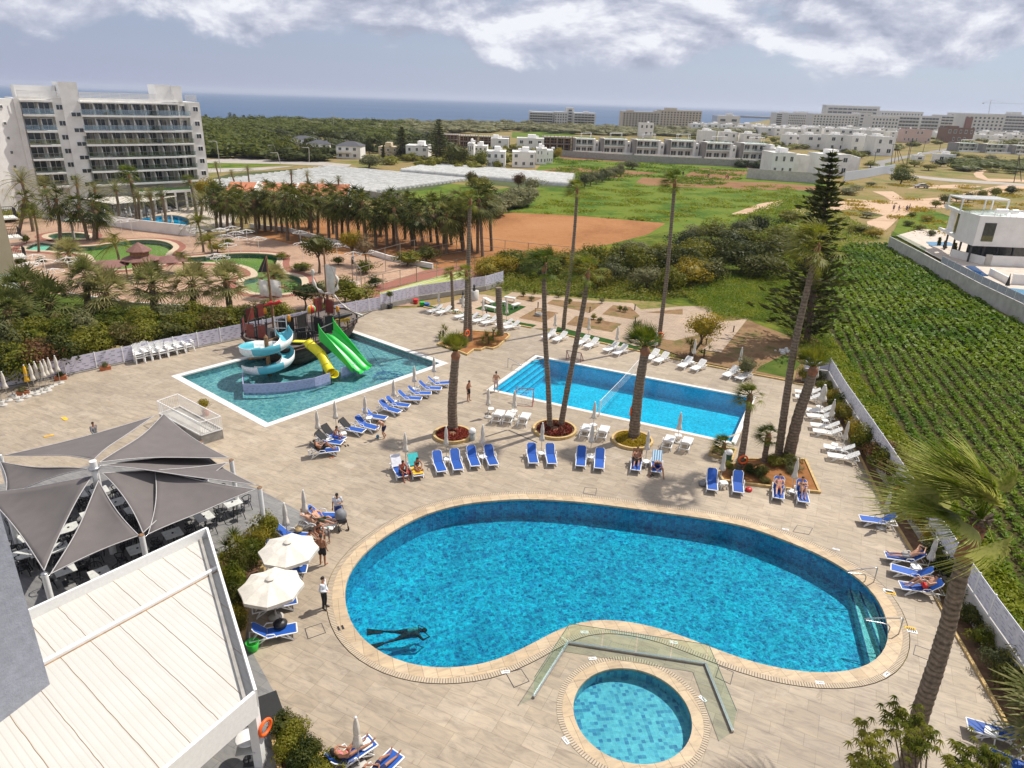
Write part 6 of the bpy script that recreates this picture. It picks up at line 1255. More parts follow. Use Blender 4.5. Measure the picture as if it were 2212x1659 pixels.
# far scrub masses between fields and sea
def scrubmass(pts,n,r,h,m,label,seed):
    P=dl(pts); xs=[p.x for p in P]; ys=[p.y for p in P]; R2=random.Random(seed); base_=[leafcloud(s,230,.24,flat=.8,clumps=8,shell=.6) for s in (1,2,3)]; cb=[core(s,.8,.7) for s in (1,2,3)]; mb=MB(); k=0; tr=0
    while k<n and tr<n*30:
        tr+=1; d0=R2.random(); p=(R2.uniform(min(xs),max(xs)),min(ys)+(max(ys)-min(ys))*d0**1.6)
        if not inpoly(p,P): continue
        k+=1; dist=math.hypot(*p); rr=r*R2.uniform(.6,1.4)*(1 if dist<400 else 1.3); hh=h*R2.uniform(.6,1.3); i=R2.randrange(3); a=R2.uniform(0,6.3); ca,sa_=math.cos(a),math.sin(a)
        for src in (base_[i],(cb[i].v,cb[i].f)): mb.add([(p[0]+(x*ca-y*sa_)*rr,p[1]+(x*sa_+y*ca)*rr,hh*.45+z*hh*.65) for x,y,z in src[0]],src[1])
    o=mb.build('far_scrub',m); return tag(o,label,'scrub',kind='stuff')
scrubmass([(430,268),(560,266),(720,270),(900,276),(900,300),(820,318),(720,300),(600,296),(585,330),(560,345),(430,338)],520,6,5.5,lf_mid,'dense mixed scrub and trees between the big hotel and the sea',1)
scrubmass([(560,266),(1142,268),(1340,279),(1560,283),(1660,290),(1500,296),(1250,292),(1106,285),(1000,288),(900,292),(780,290),(700,285)],460,7,4.5,lf_olive,'grey green cane thickets along the coast',2)
scrubmass([(560,300),(720,302),(980,300),(960,330),(860,345),(800,330),(720,350),(590,348),(540,330)],110,5,5,lf_dark,'dark trees around the hip roofed houses',3)
scrubmass([(1100,318),(1240,330),(1200,345),(1100,366),(1010,372),(940,366),(860,360),(800,352),(830,340),(1000,330)],70,3,3.2,lf_mid,'garden bushes among the white houses',4)
scrubmass([(1500,284),(1900,300),(2200,300),(2250,330),(2050,310),(1850,345),(1700,330),(1480,300)],160,4,3.2,lf_mid,'bushes between the town houses',5)
scrubmass([(2040,348),(2230,352),(2230,372),(2060,368)],50,5,2.6,lf_mid,'low thicket below the glazed villas at the far right',6)
scrubmass([(1580,355),(1680,359),(1675,366),(1590,362)],26,2.5,2.8,lf_dark,'clipped dark hedge in front of the modern villas',8)
scrubmass([(1060,435),(1130,420),(1180,410),(1130,450),(1070,470),(1040,460)],26,3,3,lf_olive,'reeds along the field boundary behind the dense palms',9)
scrubmass([(-60,440),(60,440),(120,455),(60,480),(-60,500)],14,2.6,3,lf_mid,'shrubbery at the foot of the hotel end wing',10)

for i,(x,y,r,h,m) in enumerate([(1592,1030,.6,.7,lf_olive),(1615,1025,.55,.8,lf_dark),(1640,1030,.8,.9,lf_dark),(1668,1008,.8,.9,lf_mid),(1700,1008,.9,1.0,lf_dark),(1715,1022,.7,.7,lf_olive),(1575,1012,.5,.5,lf_mid),(1650,1045,.5,.5,lf_brown),(1600,1003,.5,.5,lf_brown)]): bush(G(x,y),r,h,m,f'low shrub in the angular planter under the leaning palms, {ordw(i+1)} planted clump','shrubs in the angular planter',seed=i,n=2600,size=.085)
# ---------------------------------------------------------------- furniture
stripe=None
def lounger_proto(kind):
    """head toward +Y; foot at y=-.95"""
    col={'blue':blue,'white':white,'black':None}[kind]
    def f():
        t=thing('sun_lounger','sun lounger','sun lounger',(0,0,0)); fr=MB(); ang=math.radians(44 if kind=='blue' else 34); hy=.22; z=.33
        for s in (-1,1): fr.tube([(s*.31,-.97,z),(s*.31,-.3,z+.015),(s*.31,.95,z-.02)],.032,6)
        fr.tube([(-.31,-.97,z),(.31,-.97,z)],.032,6); fr.tube([(-.31,.93,z-.02),(.31,.93,z-.02)],.03,6); fr.tube([(-.31,hy,z),(.31,hy,z)],.025,6); fr.build('frame',white,t)
        for sx in (-1,1):
            for y0,y1 in ((-.55,-.78),(.62,.80)):
                mb=MB(); mb.bar((sx*.31,y0,z-.02),(sx*.33,y1,0),.055,.05); mb.bar((sx*.31,y0+(.25 if y0<0 else -.3),z-.02),(sx*.33,y1,.03),.045,.04); mb.build('leg',white,t)
            mb=MB(); mb.tube([(sx*.35,-.12,z),(sx*.37,-.05,z+.2),(sx*.37,.22,z+.24),(sx*.35,.4,z+.05)],.024,6); mb.build('armrest',white,t)
        L=.76; dy,dz=math.cos(ang)*L,math.sin(ang)*L
        if kind=='blue':
            mb=MB(); N=8; pts=[]; 
            for i in range(N+1): y=-.93+(hy+.93)*i/N; pts.append((y,z+.035-.02*math.sin(PI*i/N)))
            top=[];mb_=mb
            for i in range(N): (y0,a),(y1,b)=pts[i],pts[i+1]; mb.add([(-.28,y0,a),(.28,y0,a),(.28,y1,b),(-.28,y1,b),(-.28,y0,a-.02),(.28,y0,a-.02),(.28,y1,b-.02),(-.28,y1,b-.02)],[(0,1,2,3),(7,6,5,4),(0,4,5,1),(1,5,6,2),(2,6,7,3),(3,7,4,0)])
            mb.build('seat',blue,t)
        else:
            mb=MB()
            for i in range(13): y=-.9+i*.087; mb.box((0,y,z+.03),(.56,.06,.02))
            mb.box((0,-.92,z+.03),(.56,.04,.025)); mb.box((-.27,-.36,z+.02),(.03,1.1,.03)); mb.box((.27,-.36,z+.02),(.03,1.1,.03)); mb.build('seat',white,t)
        bk=MB(); Mx=Matrix.Rotation(ang,3,'X'); b0=Vector((0,hy+.02,z+.03))
        def bp(x,l,h=0): return b0+Vector((x,math.cos(ang)*l-math.sin(ang)*h,math.sin(ang)*l+math.cos(ang)*h))
        if kind=='blue':
            prof=[(-.28,0),(.28,0),(.28,L-.1),(.2,L),(-.2,L),(-.28,L-.1)]; V=[bp(x,l,.012+.02*math.sin(l*4)) for x,l in prof]+[bp(x,l,-.012) for x,l in prof]; bk.add(V,[(0,1,2,3,4,5),(11,10,9,8,7,6)]+[(i,6+i,6+(i+1)%6,(i+1)%6) for i in range(6)]); bo=bk.build('backrest',blue,t)
        else:
            for i in range(9): a=bp(0,.05+i*.08); bk.box(a,(.56,.055,.02),M=Mx)
            for x in (-.27,.27,0): bk.bar(bp(x,0,-.01),bp(x,L,-.01),.035,.03)
            bk.box(bp(0,L),(.5,.05,.03),M=Mx); bo=bk.build('backrest',white,t)
        mb=MB(); 
        for s in (-1,1): mb.tube([bp(s*.29,0,-.01),bp(s*.3,L*.85,-.01),bp(s*.2,L+.02,-.01)],.022,6)
        mb.bar(bp(-.2,L*.55,-.03),(-.2,.8,z),.03); mb.bar(bp(.2,L*.55,-.03),(.2,.8,z),.03); mb.build('back_frame',white,bo); return t
    return f
LB=Proto(lounger_proto('blue')); LW=Proto(lounger_proto('white'))
def umb_closed(base=True,colm=None):
    def f():
        t=thing('closed_parasol','closed parasol','parasol',(0,0,0)); mb=MB()
        mb.lathe([(.27,0),(.28,.05),(.25,.09),(.05,.10),(.05,.16)],20); mb.build('base',conw,t)
        mb=MB(); mb.tube([(0,0,.1),(0,0,2.25)],.022,8); mb.build('pole',steel,t)
        mb=MB(); mb.lathe([(.10,.98),(.21,1.02),(.17,1.2),(.12,1.42),(.105,1.50),(.13,1.6),(.125,1.8),(.085,2.1),(.05,2.2),(.02,2.26)],16,star=.62,mi=0); mb.build('canopy',colm or cream,t)
        mb=MB(); mb.lathe([(.02,2.24),(.055,2.27),(.045,2.31),(.0,2.33)],8); mb.build('finial',white,t)
        mb=MB(); mb.lathe([(.108,1.48),(.115,1.5),(.108,1.53)],12); mb.build('tie',cream,t); return t
    return f
UC=Proto(umb_closed()); UY=Proto(umb_closed(colm=yellow))
def side_table():
    t=thing('side_table','side table','side table',(0,0,0)); mb=MB(); mb.prism([(.22,.16),(.16,.22),(-.16,.22),(-.22,.16),(-.22,-.16),(-.16,-.22),(.16,-.22),(.22,-.16)],.38,.41); mb.build('tabletop',white,t)
    for sx in (-1,1):
        for sy in (-1,1): mb=MB(); mb.bar((sx*.15,sy*.15,.38),(sx*.2,sy*.2,0),.045); mb.build('leg',white,t)
    return t
ST=Proto(side_table)
def axz(head,foot):
    Hh=G(head[0],head[1],.8); Ff=G(foot[0],foot[1],.3); d=Hh-Ff; d.z=0; d.normalize(); return d,math.atan2(d.y,d.x)-PI/2,Ff+d*.95
LREC={}
def put(proto,head,foot,label,group,key=None):
    d,rz,c=axz(head,foot); c.z=0.0; o=proto(Vector((c.x,c.y,.0)),rz,label,group); LREC[key or label]=(Vector((c.x,c.y,0)),rz); return o
rowB=[((855,990),(870,1030),0),((895,993),(905,1028),0),((943,976),(955,1019),1),((981,971),(991,1015),1),((1018,967),(1028,1007),1),((1055.5,965),(1067,1005),1),((1148,960),(1153,1001),1),((1188,961),(1193,1002),1),((1256.7,966),(1254,1007),1),((1296.7,970),(1294,1012),1),((1377.6,976),(1372.6,1016),0),((1420,979),(1417.6,1020),0),((1539,1012.6),(1539,1059),1),((1595,1019),(1595,1064),1),((1684,1032),(1681.5,1077),0),((1731.5,1037),(1736.5,1085),0)]
sp={0:'with white towel, seated on by a sunburnt man',1:'with turquoise and yellow towels under a woman in black bikini',10:'with dark patterned towel under a lying man',11:'with blue and white striped towel under a bending man',14:'under the left of two lying women at the angular planter',15:'under the right of two lying women at the angular planter'}
for i,(h,f,e) in enumerate(rowB):
    lb=f'blue sun lounger facing the large pool, {ordw(i+1)} from the left in its row' if i not in sp else f'blue sun lounger {sp[i]}'
    put(LB,h,f,lb,'blue loungers facing the large pool',('B',i))
rowK=[((945,816),(972,827)),((923,826),(953,840)),((899,837),(931,850)),((876,847),(910,862)),((849,860),(884,877)),((827,867),(864,890)),((799,885),(834,904)),((777,902),(815,926)),((742,910),(786,932)),((709,925),(742,950)),((694,937),(739,957)),((678,962),(732,971))]
spk={8:'draped with a black towel, beside the seated young man',9:'covered in black towel on which a young man sits',10:'with dark clothes on its backrest near the play pool corner',11:'with black towel on which a man lies reading'}
for i,(h,f) in enumerate(rowK): put(LB,h,f,(f'blue sun lounger along the play pool edge, {ordw(i+1)} counted from the far right end' if i not in spk else 'blue sun lounger '+spk[i]),'blue loungers along the play pool',('K',i))
for i,(h,f,p,lb,k) in enumerate([((690,1098),(736,1116),LB,'empty blue sun lounger beside the man in white shirt',0),((665,1112),(722,1138),LW,'white sun lounger on which two people lie together',0),((630,1140),(668,1160),LB,'blue sun lounger with beige bag beside the group of people',0),((628,1165),(655,1180),LB,'blue sun lounger left of the seated group, under the closed parasol',0),((590,1215),(662,1230),LB,'blue sun lounger half hidden under the far open parasol',0),((575,1290),(640,1296),LB,'blue sun lounger half hidden under the near open parasol',0),((563,1352),(640,1357),LB,'blue sun lounger with black bag below the open parasols',0),((710,1640),(805,1600),LB,'blue sun lounger under the woman in pink bikini at the bottom',0),((790,1672),(858,1628),LB,'blue sun lounger under the man in dark shorts at the bottom edge',0),
 ((1918,1111),(1858,1120),LB,'blue sun lounger alone with parasol at the right kerb',0),((1985,1193),(1913,1200),LB,'empty blue sun lounger beside the couple at the right kerb',0),((1990,1225),(1925,1226),LB,'blue sun lounger under the person with outstretched legs',0),((2010,1255),(1945,1265),LB,'blue sun lounger under the reclining man in red shorts',0),((2180,1568),(2090,1565),LB,'blue sun lounger behind the fronds at the right edge',0),((2225,1640),(2140,1630),LB,'blue sun lounger cut off in the bottom right corner',0)]): put(p,h,f,lb,None,('X',i))
up=[((944,659),(925,673)),((964,662),(944,676)),((1000,672),(983,685)),((1020,677),(1000,690)),((1043,680),(1022,694)),((1063,684),(1041,698)),((1091,690),(1071,702)),((1111,694),(1088,708)),((1190,713),(1174,730)),((1215,718),(1197,735)),((1263,726),(1245,743)),((1284,731),(1265,749)),((1326,740),(1306,757)),((1348,745),(1327,764)),((1413,757),(1398,775)),((1436,762),(1416,781)),((1487,772),(1469,792)),((1515,779),(1496,798)),((1584,793),(1566,812)),((1613,799),(1594,818))]
for i,(h,f) in enumerate(up): put(LW,h,f,f'white slatted sun lounger, {ordw(i+1)} from the left in the row along the garden kerb','white loungers along the garden kerb',('U',i))
frt=[((1063,909),(1082,887)),((1087,911),(1106,889)),((1119,916),(1138,893)),((1257,941),(1270,918)),((1293,945),(1308,921)),((1434,966),(1450,942)),((1472,970),(1488,946))]
for i,(h,f) in enumerate(frt): put(LW,h,f,f'white sun lounger facing the middle pool, {ordw(i+1)} from the left on its near side','white loungers on the near side of the middle pool',('F',i))
rt=[((1761,838),(1718,845)),((1764,849),(1719,856)),((1787,876),(1742,885)),((1788,888),(1744,897)),((1806,911),(1752,917)),((1811,924),(1757,930)),((1838,960),(1780,964)),((1846,976),(1789,983))]
for i,(h,f) in enumerate(rt): put(LW,h,f,f'white sun lounger along the right wall, {ordw(i+1)} from the far corner','white loungers along the right wall',('R',i))
# parasols
UB=[((689,955),'beside the man reading on black towel'),((727,932),'between the two black towel loungers'),((791,921),None),((852,882),None),((896,850),None),((938,828),None)]
for i,(p,lb) in enumerate(UB): UC(G(*p),i*.7,f'closed cream parasol in the play pool row, {ordw(i+1)} from the near end','closed parasols by the play pool')
for i,p in enumerate([(877,1006),(964,990),(1042,987),(1169,981),(1275,985),(1394,1000),(1555,1046),(1709,1064)]): UC(G(*p),i*.9,f'closed cream parasol facing the large pool, {ordw(i+1)} from the left','closed parasols facing the large pool')
for i,p in enumerate([(1054,902),(1110,907),(1280.5,932),(1463,956)]): UC(G(*p),i*.5,f'closed cream parasol on the near side of the middle pool, {ordw(i+1)} from the left','closed parasols by the middle pool')
for i,p in enumerate([(948,671),(1000,684),(1043,691),(1094,697),(1198,725),(1270,733.6),(1331,755),(1414,767),(1496,786),(1595,803.5)]): UC(G(*p),i*.5,f'closed cream parasol along the garden kerb, {ordw(i+1)} from the left','closed parasols along the garden kerb')
for i,p in enumerate([(1758,839),(1790,925),(1818,977),(1903,1141),(1999,1244)]): UC(G(*p),i*.5,f'closed cream parasol along the right wall, {ordw(i+1)} from the far corner','closed parasols along the right wall')
UC(G(662,1139),.3,'closed cream parasol beside the couple on the white lounger'); UC(G(622,1169),.3,'closed cream parasol beside the terrace corner and seated group'); UC(G(776,1656),.3,'closed cream parasol between the two bottom sunbathers')
o=UC(G(1770,891),.3,'loosely folded wide parasol third along the right wall',None,sc=(1.9,1.9,1.0))
CL=[((19,866),0),((66,850),1),((78,848),0),((88,842),0),((101,841),0),((108,837),0),((117,833),0),((131,828),0),((4,868),0)]
for i,((x,y),yl) in enumerate(sorted(CL)): 
    if yl: UY(G(x,y),.3,'closed yellow parasol in the cluster by the long pale fence')
    else: UC(G(x,y),i*.8,f'closed cream parasol in the cluster by the long pale fence, {ordw(i+1)} from the left','parasol cluster by the pale fence')
def ubase():
    t=thing('parasol_weight','base','parasol base',(0,0,0)); mb=MB(); mb.lathe([(.26,0),(.27,.05),(.24,.09),(.05,.10),(.04,.28),(.03,.28)],18); mb.build('weight',conw,t); return t
UBS=Proto(ubase)
for i,(x,y) in enumerate([(8,876),(36,860),(43,866),(52,858),(48,848),(60,858),(66,851),(80,853),(92,849),(105,845),(28,855)]): UBS(G(x,y),0,f'round stone parasol base without parasol by the fence, {ordw(i+1)} on the left side cluster','empty parasol bases')
# open parasols
for i,(b,tp) in enumerate([((633,1251),(623,1182)),((596.5,1334),(584,1253))]):
    B=G(*b); T=AT(tp[0],tp[1],B.y-.05); h=max(2.15,T.z); t=thing('open_parasol',['open cream parasol, the farther of two beside the shrub bed','open cream parasol, the nearer of two beside the shrub bed'][i],'parasol',B); mb=MB(); mb.lathe([(.32,0),(.33,.06),(.28,.11),(.06,.14),(.05,.3)],20); mb.build('base',conw,t)
    mb=MB(); mb.tube([(0,0,.1),(T.x-B.x,T.y-B.y,h)],.025,8); mb.build('pole',steel,t); mb=MB(); o=Vector((T.x-B.x,T.y-B.y,0)); R=1.38; n=8; rim=[o+Vector((R*math.cos(a),R*math.sin(a),h-.42)) for a in [2*PI*k/n+.2 for k in range(n)]]; ap=o+Vector((0,0,h)); mids=[]
    for k in range(n):
        a,b=rim[k],rim[(k+1)%n]; m_=(a+b)/2*1+Vector((0,0,-.0)); m_=o+(m_-o)*.97+Vector((0,0,.01)); q1=ap.lerp(a,.55)+Vector((0,0,.04)); q2=ap.lerp(b,.55)+Vector((0,0,.04)); qm=(q1+q2)/2-Vector((0,0,.03))
        mb.add([ap,q1,qm,q2,a,m_,b],[(0,1,2),(0,2,3),(1,4,5,2),(2,5,6,3)]); d=Vector((0,0,-.16)); mb.add([a,m_,b,b+d,m_+d,a+d],[(0,1,4,5),(1,2,3,4)])
    mb.build('canopy',cream,t); mb=MB(); mb.lathe([(.20,h+.02),(.12,h+.09),(.0,h+.12)],12,o); mb.build('vent_cap',cream,t); mb=MB()
    for k in range(n): mb.bar(ap-Vector((0,0,.05)),rim[k]-Vector((0,0,.02)),.02)
    mb.build('ribs',steel,t)
# side tables
TB=[(885,1014),(967,1003),(1043,998),(1171,990),(1275,998),(1395,1008),(1562,1054),(1711,1073),(742,947),(797,913),(851,877),(898,849),(942,826),(713,960),(1060,893),(1110,898),(1281,928),(1464,951),(986,677),(1054,690),(1195,728),(1266,741),(1329,757),(1417,770),(1493,790),(1592,806),(1752,851),(1768,888),(1780,918),(1801,971),(1967,1215),(1975,1238),(2135,1598),(606,1308),(648,1232),(790,1625),(1916,1136)]
tl=['facing the large pool']*8+['in the play pool row']*6+['on the near side of the middle pool']*4+['along the garden kerb']*8+['along the right wall']*6
for i,p in enumerate(TB):
    if i<len(tl): g=tl[i]; n=tl[:i+1].count(g); lb=f'white side table {g}, {ordw(n)} from the '+('near end' if 'play pool row' in g else ('far corner' if 'right wall' in g else 'left'))
    else: g=None; lb=['white side table at the bottom right between blue loungers','white stool table under the near open parasol','white side table under the far open parasol','white side table between the two bottom sunbathers','white side table behind the lone blue lounger at the right kerb'][i-len(tl)]
    ST(G(*p),.3+i,lb,f'side tables {g}' if g else None)
# stacks of white armchairs along the fence
def armchair():
    t=thing('plastic_armchair','chair','chair',(0,0,0)); mb=MB(); mb.prism([(-.27,-.28),(.27,-.28),(.25,.22),(-.25,.22)],.38,.42); mb.build('seat',white,t)
    for sx in (-1,1):
        for sy in (-1,1): mb=MB(); mb.bar((sx*.25,sy*.23,.4),(sx*.30,sy*.30,0),.06); mb.build('leg',white,t)
        mb=MB(); mb.bar((sx*.31,-.28,.62),(sx*.30,.24,.64),.08,.03); mb.bar((sx*.30,-.25,.4),(sx*.31,-.27,.62),.05); mb.build('armrest',white,t)
    mb=MB()
    for k in range(7): x=-.24+.08*k; h=1.05-.9*(x*x)*1.6; mb.bar((x*.8,.22,.42),(x*1.15,.40,h),.055,.02)
    mb.bar((-.25,.27,.6),(.25,.27,.6),.03); mb.bar((-.27,.34,.82),(.27,.34,.82),.03); mb.build('backrest',white,t); return t
AC=Proto(armchair)
for i,(x,y) in enumerate([(303,783),(319,778),(335,775),(352,772),(371,767),(389,763),(408,758)]):
    B=G(x,y)
    for k in range(3 if i<2 else 2): AC(B+Vector((0,0,.17*k))+Vector((-.02*k,.03*k,0)),math.radians(40+i*2),sc=1.2,label=f'white plastic armchair in the {ordw(i+1)} stack from the left, '+['bottom','second','top'][k if i<2 else (0 if k==0 else 2)],group='stacked white armchairs by the fence')
# terrace tables and chairs
def ttable():
    t=thing('terrace_table','table','table',(0,0,0)); mb=MB(); mb.box((0,0,.74),(.85,.85,.03)); mb.build('tabletop',mat('table_top',(.60,.60,.56),.4),t); mb=MB(); mb.tube([(0,0,.02),(0,0,.73)],.04,8); mb.box((0,0,.015),(.45,.45,.03)); mb.build('pedestal',darkmetal,t); mb=MB(); mb.lathe([(.05,.755),(.055,.79),(.03,.79)],8); mb.build('ashtray',black,t); return t
def tchair():
    t=thing('terrace_chair','chair','chair',(0,0,0)); mb=MB(); mb.lathe([(.01,.43),(.22,.44),(.22,.46),(.01,.46)],12); mb.build('seat',black,t)
    for sx in (-1,1):
        for sy in (-1,1): mb=MB(); mb.bar((sx*.17,sy*.16,.44),(sx*.23,sy*.23,0),.03); mb.build('leg',black,t)
    mb=MB(); mb.tube([(-.25,-.12,.66),(-.27,.08,.72),(-.18,.25,.78),(0,.30,.80),(.18,.25,.78),(.27,.08,.72),(.25,-.12,.66),(.21,-.02,.46)],.025,6); mb.tube([(-.25,-.12,.66),(-.21,-.02,.46)],.025,6); mb.tube([(-.16,.2,.46),(-.12,.27,.78)],.018,5); mb.tube([(.16,.2,.46),(.12,.27,.78)],.018,5); mb.build('backrest',black,t); return t
TT=Proto(ttable); TC=Proto(tchair)
TP=[(502,1085),(441,1116),(373,1152),(264,1155),(297,1185),(167,1201),(215,1238),(448,1060),(410,1045),(168,1070),(195,1110),(148,1140),(125,1183),(352,1110),(395,1085),(330,1060),(290,1100),(250,1085),(240,1130),(215,1060),(60,1160),(100,1120),(60,1110),(40,1200),(300,1040),(350,1020),(130,1060),(140,1230),(85,1190)]
TP.sort(key=lambda p:p[0]); R_n=random.Random(12)
for i,(x,y) in enumerate(TP):
    B=G(x,y,.75); B.z=.008; rz=.75+R_n.uniform(-.05,.05); lb=f'{ordw(i+1)} table from the left'; TT(B,rz,f'square pale terrace table under the shade sails, {lb}','terrace tables')
    for k,sd in enumerate(['far left','near left','near right','far right']):
        if i%4==3 and k==2: continue
        a=rz+PI*(.5+k/2.); TC(B+Vector((math.cos(a)*.72,math.sin(a)*.72,0)),a-PI/2+R_n.uniform(-.2,.2),f'black armchair {sd} of the {lb}, under the sails','black terrace chairs')
TT(G(538,1648)+Vector((0,0,.01)),.2,'table standing in shade beside the canopy pillar',None,(.75,.75,1)); 
t=thing('bistro_table','round white table beside the canopy pillar at the bottom','table',G(541,1640)); mb=MB(); mb.lathe([(.38,1.0),(.4,1.01),(.38,1.03),(.01,1.03)],24); mb.build('tabletop',white,t); mb=MB(); mb.tube([(0,0,0),(0,0,1)],.03); mb.lathe([(.25,0),(.25,.02),(.01,.03)],14); mb.build('pedestal',darkmetal,t)
# shade sails
mastB=G(218,1105); mz=4.9; mt=G(203,1008,mz); mt=Vector((mt.x,mt.y,mz))
t=thing('sail_mast','tall white central mast holding the cables of the shade sails','mast',(mt.x,mt.y,0)); mb=MB(); mb.tube([(0,0,0),(0,0,mz+.3)],.16,14); mb.build('pole',white,t); mb=MB(); mb.lathe([(.17,mz-.15),(.26,mz-.12),(.26,mz-.05),(.17,mz)],14); mb.build('cable_collar',steel,t)
PZ=3.1; POST={}
for nm_,(x,y) in dict(a=(96,1242),b=(306,1158),c=(500,996),e=(561,1056),f=(434,957),g=(356,907),h=(9,1072),i=(0,985),j=(-110,1090)).items():
    p=G(x,y,PZ); POST[nm_]=p; t=thing('sail_post','white round post carrying the sails, '+{'a':'nearest, at the lower left','b':'rising beside the canopy roof gutter','c':'at the middle right','e':'at the right corner of the terrace','f':'behind the sails at the upper right','g':'beside the railed ramp','h':'at the left, behind the sails','i':'at the left edge of the picture','j':'outside the left edge'}[nm_],'post',(p.x,p.y,0)); mb=MB(); mb.tube([(0,0,0),(0,0,PZ+.05)],.12,14); mb.build('pole',white,t); mb=MB(); mb.lathe([(.125,PZ+.05),(.125,PZ+.08),(.01,PZ+.09)],14); mb.build('cap',wood if nm_ in 'bcef' else steel,t)
def sail(p0,p1,p2,sag,label,cz=.12):
    P=[Vector(p) for p in (p0,p1,p2)]; c=sum(P,Vector())/3; P=[p.lerp(c,.06) for p in P]; N=16; V={};vs=[];fs=[]
    for i in range(N+1):
        for j in range(N+1-i):
            k=N-i-j; a,b,g=i/N,j/N,k/N; p=P[0]*a+P[1]*b+P[2]*g
            pull=(a*b*(1-g)**2+b*g*(1-a)**2+g*a*(1-b)**2)*4; q=c-p; q.z=0; edge=min(a,b,g); ed=(1-min(1,edge*5)); 
            p=p+q*cz*4*max(a*b,b*g,g*a)*ed*1.0 ; p.z-=sag*27*a*b*g*.6+.10*math.sin(3.1*a)*math.sin(3.1*b); V[i,j]=len(vs); vs.append(tuple(p))
    for i in range(N):
        for j in range(N-i):
            fs.append((V[i,j],V[i+1,j],V[i,j+1]))
            if i+j<N-1: fs.append((V[i+1,j],V[i+1,j+1],V[i,j+1]))
    o=Vector((c.x,c.y,0)); t=thing('shade_sail',label,'shade sail',o,0,'grey triangular shade sails'); mb=MB(); mb.add([Vector(v_)-o for v_ in vs],fs,0,True); cl=mb.build('cloth',sailm,t); sm=cl.modifiers.new('thick','SOLIDIFY'); sm.thickness=.012
    mb=MB(); E=[[V[i,0] for i in range(N+1)],[V[0,j] for j in range(N+1)],[V[i,N-i] for i in range(N+1)]]
    for e in E: mb.tube([Vector(vs[k])-o for k in e],.025,5)
    mb.build('hem',mat('sail_hem',(.42,.40,.39)),t); mb=MB()
    for k,q in enumerate((p0,p1,p2)): mb.tube([Vector(q)-o,P[k]-o],.012,5)
    mb.build('cable',steel,t); return t
m1=mt; A_s=POST
sail(mt+Vector((0,0,-.4)),A_s['a'],G(-45,1060,3.0),.25,'big left sail stretched between mast and nearest post')
sail(mt+Vector((.1,0,-.6)),A_s['a']+Vector((.1,0,-.1)),A_s['b'],.3,'central triangular sail between the nearest post and the gutter post')
sail(mt+Vector((.15,0,-.3)),A_s['b'],A_s['c'],.25,'right hand sail between the gutter post and the middle right post')
sail(A_s['b']+Vector((.1,.1,-.1)),A_s['e'],G(330,1010,4.0),.2,'long sail reaching out to the right corner post')
sail(mt+Vector((0,.1,0)),A_s['e']+Vector((0,.1,.1)),A_s['f']+Vector((0,0,-.4)),.15,'flat sail under the others reaching the right corner')
sail(mt+Vector((0,.1,.1)),A_s['g']+Vector((.0,0,.5)),A_s['c']+Vector((0,.1,.1)),.2,'tall upper sail rising to the post by the ramp')
sail(mt+Vector((-.05,.15,.2)),A_s['g']+Vector((-.4,.1,.3)),A_s['i'],.15,'long thin upper left sail running to the left edge')
sail(mt+Vector((-.15,0,-.1)),A_s['i']+Vector((0,-.2,-.2)),A_s['h'],.15,'narrow left sail below the long upper one')
# terrace railing
def rail(pts,z0,h,label,m=white,gap=.12,name='railing',loc=None,cls=False):
    P=[G(x,y,z0) for x,y in pts]; c=Vector((P[0].x,P[0].y,0)); t=thing(name,label,'railing',c); mb=MB(); rb=MB(); PP=P+([P[0]] if cls else [])
    for a,b in zip(PP,PP[1:]):
        a=a-c;b=b-c
        for zz in (.08,h): rb.bar(a+Vector((0,0,zz)),b+Vector((0,0,zz)),.045)
        n=max(1,int((b-a).length/gap))
        for k in range(n): q=a.lerp(b,k/n); mb.bar(q+Vector((0,0,.05)),q+Vector((0,0,h)),.018)
    rb.build('rail',m,t); mb.build('bars',m,t); return t
rail([(553,1168),(520,1200),(482,1236)],0,1.0,'black metal railing at the corner of the terrace above the shrubs',black,.14)
# ramp with white railings
RZ=.62; rp=[G(x,y,RZ) for x,y in ((344,895),(388,879),(481,929),(435,943))]; c=Vector((rp[0].x,rp[0].y,0)); t=thing('ramp_block','low concrete ramp block with white railings on the deck','ramp',c); mb=MB(); mb.prism([p-c for p in rp],0,RZ); mb.build('base',concrete,t); mb=MB(); q=offs([p-c for p in rp],-.35); mb.prism(q,RZ,RZ+.012,bot=False); mb.build('ramp_surface',conw,t)
rail([(344,895),(388,879),(481,929),(435,943)],RZ,1.0,'white metal railing around the ramp block',white,.12,cls=True)
# goals, volleyball net, handrails, showers
def goal(b0,b1,back,h,label):
    A=G(*b0);B=G(*b1); c=A; w=(B-A); n=Vector((-w.y,w.x,0)).normalized()*back; t=thing('water_polo_goal',label,'goal',c); Z=Vector((0,0,h)); mb=MB()
    for a,b in ((Vector(),Z),(w,w+Z),(Z,w+Z),(Vector(),n),(w,w+n),(n,w+n),(Z,n),(w+Z,w+n)): mb.tube([a,b],.035,6)
    mb.build('frame',mat('goal_frame',(.30,.12,.10),.6,6,.5),t); mb=MB()
    for k in range(13): a=w*(k/12); mb.tube([a+Z,a+n],.006,3,cap=False)
    for k in range(7): s=k/6; mb.tube([Z.lerp(n,s),w+Z.lerp(n,s)],.006,3,cap=False)
    mb.build('net',white,t)
goal((1114,866),(1152,869),-.9,1.1,'small goal with net at the near side of the middle pool'); goal((1223,777),(1254,783),.7,.9,'small goal with net at the far side of the middle pool')
